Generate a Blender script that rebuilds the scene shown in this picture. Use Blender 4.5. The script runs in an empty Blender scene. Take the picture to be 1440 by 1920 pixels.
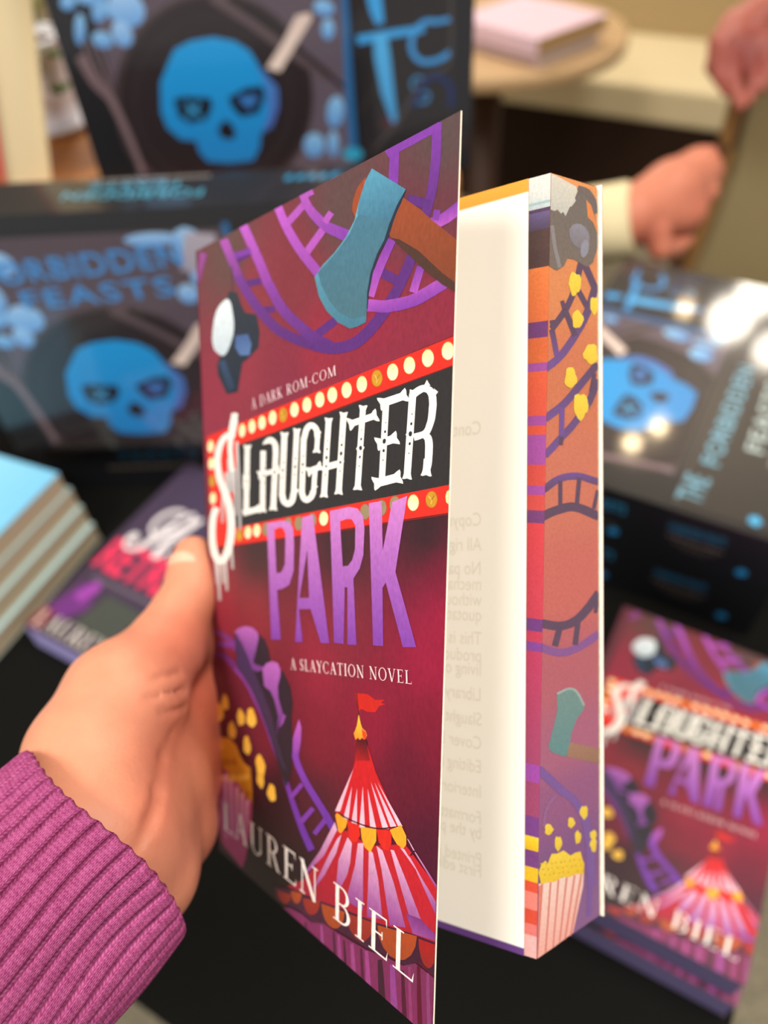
import bpy, math, random
import numpy as np
from mathutils import Vector, Matrix
from mathutils.geometry import tessellate_polygon
# ---------------------------------------------------------------- camera, world, lights
S = bpy.context.scene
COL = S.collection
MM = 0.001
cam_d = bpy.data.cameras.new('camera')
cam = bpy.data.objects.new('camera', cam_d); COL.objects.link(cam)
cam_d.sensor_fit = 'VERTICAL'; cam_d.sensor_height = 24.0; cam_d.lens = 24.0 * 1442 / 1920
cam_d.clip_start = 0.01; cam_d.clip_end = 50
DN = Vector((.05, .68, .73)).normalized()            # straight down, in the camera's right / down / forward axes
EX = (Vector((1, 0, 0)) - DN * DN.x).normalized(); EY = -DN.cross(EX)
ROWS = (EX, EY, -DN)
cam.matrix_world = Matrix([[r.x, -r.y, -r.z, 0] for r in ROWS] + [[0, 0, 0, 1]])
cam.matrix_world = Matrix.Translation((0, 0, 0.510)) @ cam.matrix_world
cam_d.dof.use_dof = True; cam_d.dof.focus_distance = 0.180; cam_d.dof.aperture_fstop = cam_d.lens / 4.0
S.camera = cam
S.view_settings.view_transform = 'Standard'; S.view_settings.look = 'None'
S.view_settings.exposure = 0.0; S.view_settings.gamma = 1.0; S.view_settings.use_curve_mapping = False
W = bpy.data.worlds.new('room_light'); S.world = W; W.use_nodes = True
W.node_tree.nodes['Background'].inputs[0].default_value = (1.0, 0.95, 0.89, 1)
W.node_tree.nodes['Background'].inputs[1].default_value = 0.45
def area(name, loc, target, size, power, col):
    l = bpy.data.lights.new(name, 'AREA'); l.shape = 'DISK'; l.size = size; l.energy = power; l.color = col
    o = bpy.data.objects.new(name, l); COL.objects.link(o); o.location = loc
    o.rotation_euler = (Vector(target) - Vector(loc)).to_track_quat('-Z', 'Y').to_euler()
    return o
area('ceiling_light_main', (0.50, 0.10, 1.87), (0.0, 0.3, 0.2), 0.9, 43, (1.0, 0.93, 0.85))
area('fill_light_left', (-0.85, -0.5, 1.80), (-0.05, 0.25, 0.25), 0.7, 38, (1.0, 0.94, 0.87))  # added fill from behind the camera, no fixture of the room
area('fill_light_lounge', (-0.30, 2.85, 1.88), (0.6, 2.6, -0.2), 0.9, 66, (1.0, 0.91, 0.79))  # added fill that brightens the sofa and side table, no fixture of its own
# ---------------------------------------------------------------- helpers
def lin(c):
    return tuple(((v / 255) / 12.92 if v / 255 <= .04045 else ((v / 255 + .055) / 1.055) ** 2.4) for v in c)
def tag(o, label=None, cat=None, group=None, kind=None):
    if label: o['label'] = label
    if cat: o['category'] = cat
    if group: o['group'] = group
    if kind: o['kind'] = kind
    return o
def empty(name, matrix=None, loc=None, parent=None):
    o = bpy.data.objects.new(name, None); COL.objects.link(o); o.empty_display_size = 0.02
    if matrix is not None: o.matrix_world = matrix
    if loc is not None: o.location = loc
    if parent: o.parent = parent
    return o
MATS = {}
def mat(name, rgb=None, rough=.6, spec=.4, coat=0, coat_rough=.08, sss=0, noise=0, nscale=300, bump=0, bscale=600, sheen=0, metal=0, stretch=(1, 1, 1)):
    if name in MATS: return MATS[name]
    m = bpy.data.materials.new(name); m.use_nodes = True; MATS[name] = m
    nt = m.node_tree; b = nt.nodes['Principled BSDF']
    tc = nt.nodes.new('ShaderNodeTexCoord'); mp = nt.nodes.new('ShaderNodeMapping'); mp.inputs['Scale'].default_value = stretch
    nt.links.new(tc.outputs['Object'], mp.inputs[0])
    if rgb is None:
        a = nt.nodes.new('ShaderNodeAttribute'); a.attribute_name = 'Col'; src = a.outputs['Color']
    else:
        a = nt.nodes.new('ShaderNodeRGB'); a.outputs[0].default_value = (*lin(rgb), 1); src = a.outputs[0]
    if noise:
        n = nt.nodes.new('ShaderNodeTexNoise'); n.inputs['Scale'].default_value = nscale; n.inputs['Detail'].default_value = 4
        nt.links.new(mp.outputs[0], n.inputs['Vector'])
        r = nt.nodes.new('ShaderNodeMapRange'); r.inputs[1].default_value = .3; r.inputs[2].default_value = .7
        r.inputs[3].default_value = 1 - noise; r.inputs[4].default_value = 1 + noise
        nt.links.new(n.outputs['Fac'], r.inputs[0])
        x = nt.nodes.new('ShaderNodeVectorMath'); x.operation = 'SCALE'
        nt.links.new(src, x.inputs[0]); nt.links.new(r.outputs[0], x.inputs['Scale']); src = x.outputs[0]
    nt.links.new(src, b.inputs['Base Color'])
    b.inputs['Roughness'].default_value = rough; b.inputs['Specular IOR Level'].default_value = spec
    b.inputs['Coat Weight'].default_value = coat; b.inputs['Coat Roughness'].default_value = coat_rough
    b.inputs['Metallic'].default_value = metal
    if sheen: b.inputs['Sheen Weight'].default_value = sheen
    if sss:
        b.inputs['Subsurface Weight'].default_value = sss; b.inputs['Subsurface Radius'].default_value = (1, .35, .2); b.inputs['Subsurface Scale'].default_value = .004
    if bump:
        n2 = nt.nodes.new('ShaderNodeTexNoise'); n2.inputs['Scale'].default_value = bscale; n2.inputs['Detail'].default_value = 3
        nt.links.new(mp.outputs[0], n2.inputs['Vector'])
        bp = nt.nodes.new('ShaderNodeBump'); bp.inputs['Strength'].default_value = bump; bp.inputs['Distance'].default_value = .0005
        nt.links.new(n2.outputs['Fac'], bp.inputs['Height']); nt.links.new(bp.outputs[0], b.inputs['Normal'])
    return m
def emat(name, rgb, strength):
    m = bpy.data.materials.new(name); m.use_nodes = True; nt = m.node_tree
    e = nt.nodes.new('ShaderNodeEmission'); e.inputs[0].default_value = (*lin(rgb), 1); e.inputs[1].default_value = strength
    nt.links.new(e.outputs[0], nt.nodes['Material Output'].inputs[0]); return m
class MB:
    """collects faces with a colour per vertex (millimetres in, metres out)"""
    def __init__(s): s.v = []; s.c = []; s.f = []; s.sm = []
    def face(s, pts, cols, smooth=False):
        i = len(s.v); s.v += [tuple(p) for p in pts]
        s.c += [cols] * len(pts) if not isinstance(cols, list) else cols
        s.f.append(tuple(range(i, i + len(pts)))); s.sm.append(smooth)
    def mesh(s, V, F, col, smooth=True):
        i = len(s.v); s.v += [tuple(p) for p in V]
        s.c += [col] * len(V) if not isinstance(col, list) else col
        for f in F: s.f.append(tuple(k + i for k in f)); s.sm.append(smooth)
    def box(s, x0, x1, y0, y1, z0, z1, col=(200, 200, 200), T=None):
        V = [(x, y, z) for z in (z0, z1) for y in (y0, y1) for x in (x0, x1)]
        if T: V = [T(v) for v in V]
        s.mesh(V, [(0, 2, 3, 1), (4, 5, 7, 6), (0, 1, 5, 4), (2, 6, 7, 3), (0, 4, 6, 2), (1, 3, 7, 5)], col, False)
    def tube(s, pts, rad, n=12, col=(200, 200, 200), cap=True):
        pts = [Vector(p) for p in pts]; V = []; F = []
        up = Vector((0, 0, 1))
        for i, p in enumerate(pts):
            d = (pts[min(i + 1, len(pts) - 1)] - pts[max(i - 1, 0)]).normalized()
            a = d.cross(up if abs(d.z) < .95 else Vector((1, 0, 0))).normalized(); b = d.cross(a)
            r = rad[i] if hasattr(rad, '__len__') else rad
            V += [p + (a * math.cos(2 * math.pi * k / n) + b * math.sin(2 * math.pi * k / n)) * r for k in range(n)]
        for i in range(len(pts) - 1):
            for k in range(n): F.append((i * n + k, i * n + (k + 1) % n, (i + 1) * n + (k + 1) % n, (i + 1) * n + k))
        if cap: F += [tuple(range(n))[::-1], tuple(range((len(pts) - 1) * n, len(pts) * n))]
        s.mesh(V, F, col)
    def lathe(s, prof, n=32, col=(200, 200, 200), c=(0, 0, 0)):
        V = [(c[0] + r * math.cos(2 * math.pi * k / n), c[1] + r * math.sin(2 * math.pi * k / n), c[2] + z) for r, z in prof for k in range(n)]
        F = [(i * n + k, i * n + (k + 1) % n, (i + 1) * n + (k + 1) % n, (i + 1) * n + k) for i in range(len(prof) - 1) for k in range(n)]
        s.mesh(V, F, col)
    def build(s, name, m, parent=None, bevel=0, subs=0, matrix=None):
        me = bpy.data.meshes.new(name)
        me.from_pydata([(x * MM, y * MM, z * MM) for x, y, z in s.v], [], s.f)
        a = me.color_attributes.new('Col', 'FLOAT_COLOR', 'POINT')
        a.data.foreach_set('color', np.array([(*lin(c), 1) for c in s.c], np.float32).ravel())
        me.polygons.foreach_set('use_smooth', s.sm); me.materials.append(m); me.update()
        o = bpy.data.objects.new(name, me); COL.objects.link(o)
        if parent: o.parent = parent
        if matrix is not None: o.matrix_world = matrix
        if bevel:
            w = o.modifiers.new('bevel', 'BEVEL'); w.width = bevel * MM; w.segments = 3
        if subs:
            w = o.modifiers.new('subd', 'SUBSURF'); w.levels = w.render_levels = subs
        return o
def decode(rows):
    return [(tuple(r[:3]), None if r[3] < 0 else tuple(r[3:6]), [(r[i], r[i + 1]) for i in range(6, len(r), 2)]) for r in rows]
def mix(a, b, t): return tuple(x + (y - x) * t for x, y in zip(a, b))
def decals(mb, polys, fn, nrm, base=.03, step=.008, fine=0):
    """prints flat shapes on a surface: fn maps print millimetres to the surface, each shape sits a hair above those it overlaps"""
    done = []; top = 0
    for c, c2, pts in polys:
        xs = [p[0] for p in pts]; ys = [p[1] for p in pts]; bb = (min(xs), max(xs), min(ys), max(ys))
        L = 1 + max([l for b, l in done if b[0] < bb[1] and b[1] > bb[0] and b[2] < bb[3] and b[3] > bb[2]], default=0)
        done.append((bb, L)); top = max(top, L); off = base + step * L
        h = max(bb[3] - bb[2], 1e-6)
        tint = lambda p: mix(c2, c, (p[1] - bb[2]) / h) if c2 else c
        if fine and max(bb[1] - bb[0], bb[3] - bb[2]) > fine:      # follow a bent sheet: cut into small triangles
            tris = [tuple(pts[k] for k in t) for t in tessellate_polygon([[Vector((*p, 0)) for p in pts]])]
            while tris:
                t = tris.pop(); e = [math.dist(t[k], t[(k + 1) % 3]) for k in range(3)]; m = max(e)
                if m > fine:
                    k = e.index(m); q = tuple((t[k][i] + t[(k + 1) % 3][i]) / 2 for i in (0, 1))
                    tris += [(t[k], q, t[(k + 2) % 3]), (q, t[(k + 1) % 3], t[(k + 2) % 3])]
                else: mb.face([Vector(fn(*p)) + nrm * off for p in t], [tint(p) for p in t])
        else: mb.face([Vector(fn(*p)) + nrm * off for p in pts], [tint(p) for p in pts])
    return base + step * (top + 1)
TXT = {}
def glyphs(body, thin=0.0, space=1.0):
    key = (body, thin, space)
    if key not in TXT:
        c = bpy.data.curves.new('lettering', 'FONT'); c.body = body; c.offset = thin; c.space_character = space; c.resolution_u = 4
        o = bpy.data.objects.new('lettering', c); COL.objects.link(o)
        me = o.evaluated_get(bpy.context.evaluated_depsgraph_get()).to_mesh()
        TXT[key] = ([tuple(v.co) for v in me.vertices], [tuple(p.vertices) for p in me.polygons])
        bpy.data.objects.remove(o); bpy.data.curves.remove(c)
    return TXT[key]
def letters(mb, body, fn, nrm, off, x0, y0, x1, y1, cap, col, thin=0.0, space=1.0, flip=False, shear=0, end_cap=None, slim=None):
    """sets a line of words between two points of the print, stretched to that length"""
    V, F = roman_line(body, slim) if slim is not None else glyphs(body, thin, space)
    xa = min(v[0] for v in V); xb = max(v[0] for v in V); H = max(v[1] for v in V) or 1
    d = Vector((x1 - x0, y1 - y0)); L = d.length; d /= L; u = Vector((-d.y, d.x))
    P = []
    for x, y, z in V:
        t = (x - xa) / (xb - xa)
        if flip: t = 1 - t
        k = cap if end_cap is None else cap + (end_cap - cap) * t
        p = Vector((x0, y0)) + d * (t * L + shear * y) + u * (y / H * k)
        P.append(Vector(fn(p.x, p.y)) + nrm * off)
    mb.mesh(P, F, col, False)
# ---- slim roman capitals for the cover lines: strokes on a unit cap height
def roman():
    TK, TN, SF = .125, .045, .035
    def bar(x0, y0, x1, y1, w): 
        d = Vector((x1 - x0, y1 - y0)).normalized(); n = Vector((-d.y, d.x)) * (w / 2)
        return [(x0 + n.x, y0 + n.y), (x1 + n.x, y1 + n.y), (x1 - n.x, y1 - n.y), (x0 - n.x, y0 - n.y)]
    def foot(x, y, w=.30): return [(x - w / 2, y), (x + w / 2, y), (x + w / 2, y + SF), (x - w / 2, y + SF)] if y < .5 else [(x - w / 2, y - SF), (x + w / 2, y - SF), (x + w / 2, y), (x - w / 2, y)]
    def stem(x, w=TK): return [bar(x, 0, x, 1, w), foot(x, 0), foot(x, 1)]
    def arc(cx, cy, rx, ry, a0, a1, w0, w1, n=14):
        o, i_ = [], []
        for k in range(n + 1):
            a = math.radians(a0 + (a1 - a0) * k / n); w = w1 + (w0 - w1) * abs(math.sin(a)) ** 1.2
            o.append((cx + (rx + w / 2) * math.cos(a), cy + (ry + w / 2) * math.sin(a))); i_.append((cx + (rx - w / 2) * math.cos(a), cy + (ry - w / 2) * math.sin(a)))
        return [[o[k], o[k + 1], i_[k + 1], i_[k]] for k in range(n)]
    G = {}
    G['I'] = (.34, stem(.17))
    G['L'] = (.62, stem(.17) + [bar(.17, .022, .58, .022, TN), [(.56, 0), (.60, 0), (.62, .24), (.58, .1)]])
    G['E'] = (.64, stem(.17) + [bar(.17, .022, .58, .022, TN), bar(.17, .978, .56, .978, TN), bar(.17, .52, .44, .52, TN), bar(.44, .42, .44, .62, .03), [(.56, 0), (.60, 0), (.62, .24), (.58, .1)], [(.54, 1), (.58, 1), (.585, .78), (.555, .88)]])
    G['T'] = (.70, stem(.35)[:2] + [bar(.04, .978, .66, .978, TN), [(.03, 1), (.06, 1), (.055, .88), (.02, .76)], [(.64, 1), (.67, 1), (.68, .76), (.645, .88)]])
    G['D'] = (.80, stem(.17) + arc(.30, .5, .40, .478, -90, 90, TN, TK) + [bar(.17, .022, .31, .022, TN), bar(.17, .978, .31, .978, TN)])
    G['O'] = (.86, arc(.43, .5, .35, .49, 0, 360, TN, TK, 26))
    G['C'] = (.78, arc(.43, .5, .36, .49, 48, 312, TN, TK, 22) + [[(.66, .72), (.70, .72), (.70, .98), (.67, .9)], bar(.66, .14, .71, .22, .05)])
    G['S'] = (.56, arc(.27, .745, .17, .235, 20, 215, TN, TK * .9, 14) + [bar(.11, .62, .42, .37, TK)] + arc(.27, .255, .18, .235, 35, -160, TN, TK * .9, 14) + [[(.42, .8), (.45, .98), (.47, .98), (.47, .76)], [(.06, .02), (.08, .02), (.11, .24), (.06, .26)]])
    G['A'] = (.76, [bar(.36, 1, .64, 0, TK), bar(.37, 1, .10, 0, TN), bar(.20, .36, .53, .36, TN), foot(.10, 0, .22), foot(.64, 0, .28)])
    G['V'] = (.74, [bar(.11, 1, .38, 0, TK), bar(.64, 1, .39, 0, TN), foot(.11, 1, .28), foot(.64, 1, .22)])
    G['Y'] = (.72, [bar(.10, 1, .37, .46, TK), bar(.63, 1, .38, .46, TN), bar(.37, 0, .37, .48, TK), foot(.37, 0), foot(.10, 1, .26), foot(.63, 1, .22)])
    G['N'] = (.82, [bar(.14, 0, .14, 1, TN), bar(.12, 1, .66, 0, TK), bar(.68, 0, .68, 1, TN), foot(.14, 0, .24), foot(.12, 1, .2), foot(.68, 1, .24)])
    G['M'] = (1.0, [bar(.12, 0, .15, 1, TN), bar(.16, 1, .48, .02, TK), bar(.80, 1, .49, .02, TN), bar(.84, 0, .82, 1, TK), foot(.12, 0, .22), foot(.84, 0, .28), foot(.13, 1, .18), foot(.85, 1, .2)])
    G['U'] = (.80, [bar(.17, .28, .17, 1, TK), bar(.64, .28, .64, 1, TN), foot(.17, 1, .28), foot(.64, 1, .24)] + arc(.405, .28, .235, .26, 180, 360, TN, .09, 14))
    P_ = arc(.32, .745, .22, .232, -90, 90, TN, TK * .92, 12) + [bar(.17, .513, .33, .513, TN), bar(.17, .978, .33, .978, TN)]
    G['R'] = (.74, stem(.17) + P_ + [bar(.36, .51, .62, 0, TK), foot(.65, 0, .18)])
    G['B'] = (.68, stem(.17) + P_ + arc(.33, .268, .25, .245, -90, 90, TN, TK * .95, 12) + [bar(.17, .022, .34, .022, TN)])
    G['K'] = (.78, stem(.17) + [bar(.22, .42, .60, 1, TN), bar(.32, .56, .64, 0, TK), foot(.60, 1, .24), foot(.66, 0, .24)])
    G['-'] = (.36, [bar(.05, .4, .30, .4, .06)]); G[' '] = (.34, [])
    return G
ROMAN = roman()
def roman_line(body, space=.1):
    V, F, x = [], [], 0
    for ch in body:
        w, P = ROMAN[ch]
        for p in P:
            F.append(tuple(range(len(V), len(V) + len(p)))); V += [(x + q[0], q[1], 0) for q in p]
        x += w + space
    return V, F
# ---- smooth solid modelling: union of tapered capsules, turned into one continuous skin
def solid(prims, cuts=(), vox=1.5, pad=8, k=6.0):
    P = np.array([[*a, ra] for a, ra, b, rb, *r in prims] + [[*b, rb] for a, ra, b, rb, *r in prims], float)
    lo = (P[:, :3] - P[:, 3:]).min(0) - pad; hi = (P[:, :3] + P[:, 3:]).max(0) + pad
    n = np.ceil((hi - lo) / vox).astype(int) + 1
    ax = [lo[i] + vox * np.arange(n[i]) for i in range(3)]
    D = np.full(n, 50.0)
    def cap(a, ra, b, rb, sl):
        X, Y, Z = np.meshgrid(*[ax[i][sl[i]] for i in range(3)], indexing='ij')
        a = np.array(a, float); b = np.array(b, float); ab = b - a; L2 = max(ab @ ab, 1e-9)
        t = np.clip(((X - a[0]) * ab[0] + (Y - a[1]) * ab[1] + (Z - a[2]) * ab[2]) / L2, 0, 1)
        return np.sqrt((X - a[0] - t * ab[0]) ** 2 + (Y - a[1] - t * ab[1]) ** 2 + (Z - a[2] - t * ab[2]) ** 2) - (ra + (rb - ra) * t)
    def region(a, ra, b, rb, m):
        r = max(ra, rb) + m
        return tuple(slice(max(0, int((min(a[i], b[i]) - r - lo[i]) / vox)), min(n[i], int((max(a[i], b[i]) + r - lo[i]) / vox) + 2)) for i in range(3))
    for a, ra, b, rb, *r in prims:
        kk = r[0] if r else k
        sl = region(a, ra, b, rb, 14); d = cap(a, ra, b, rb, sl); e = D[sl]
        h = np.clip(.5 + .5 * (e - d) / kk, 0, 1); D[sl] = e * (1 - h) + d * h - kk * h * (1 - h)
    for a, ra, b, rb, kk in cuts:
        sl = region(a, ra, b, rb, 14); d = -cap(a, ra, b, rb, sl); e = D[sl]
        h = np.clip(.5 - .5 * (e - d) / kk, 0, 1); D[sl] = e * (1 - h) + d * h + kk * h * (1 - h)
    # surface nets
    s = D < 0
    C = [(i, j, l) for i in (0, 1) for j in (0, 1) for l in (0, 1)]
    m = n - 1
    cnt = np.zeros(m, int)
    for i, j, l in C: cnt += s[i:i + m[0], j:j + m[1], l:l + m[2]]
    act = (cnt > 0) & (cnt < 8); idx = -np.ones(m, int); idx[act] = np.arange(act.sum())
    ii, jj, ll = np.nonzero(act); acc = np.zeros((len(ii), 3)); num = np.zeros(len(ii))
    for a in C:
        for q in range(3):
            if a[q]: continue
            b = list(a); b[q] = 1
            da = D[ii + a[0], jj + a[1], ll + a[2]]; db = D[ii + b[0], jj + b[1], ll + b[2]]
            x = (da < 0) != (db < 0); t = np.where(x, da / np.where(x, da - db, 1), 0)
            p = np.array(a, float)[None, :].repeat(len(ii), 0); p[:, q] += t
            acc += p * x[:, None]; num += x
    V = lo + vox * (np.c_[ii, jj, ll] + acc / num[:, None])
    F = []
    for q in range(3):
        u, w = (q + 1) % 3, (q + 2) % 3
        sa = [slice(0, -1) if t == q else slice(1, -1) for t in range(3)]; sb = list(sa); sb[q] = slice(1, None)
        A = s[tuple(sa)]; B = s[tuple(sb)]; e = np.nonzero(A != B)
        g = [e[t] + (0 if t == q else 1) for t in range(3)]
        def at(du, dw):
            h = [g[0].copy(), g[1].copy(), g[2].copy()]; h[u] = h[u] - du; h[w] = h[w] - dw
            return idx[h[0], h[1], h[2]]
        quad = np.c_[at(1, 1), at(0, 1), at(0, 0), at(1, 0)]
        fl = ~A[e]; quad[fl] = quad[fl][:, ::-1]
        F += [tuple(map(int, r)) for r in quad if min(r) >= 0]
    # two passes of light smoothing
    E = np.array([(f[i], f[(i + 1) % 4]) for f in F for i in range(4)])
    for _ in range(2):
        sm = np.zeros_like(V); c = np.zeros(len(V)); np.add.at(sm, E[:, 0], V[E[:, 1]]); np.add.at(c, E[:, 0], 1)
        V = V * .5 + .5 * sm / np.maximum(c, 1)[:, None]
    return V, F
def chain(pts, rad, k=4.0): return [(pts[i], rad[i], pts[i + 1], rad[i + 1], k) for i in range(len(pts) - 1)]
E2 = Vector((.875, -.485, 0)).normalized(); F2 = Vector((.485, .875, 0)).normalized()     # the display table's own axes
def frame(origin, x, z, y=None):
    x = Vector(x); z = Vector(z); y = z.cross(x)
    return Matrix.Translation(Vector(origin) * MM) @ Matrix((x, y, z)).transposed().to_4x4()
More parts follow.
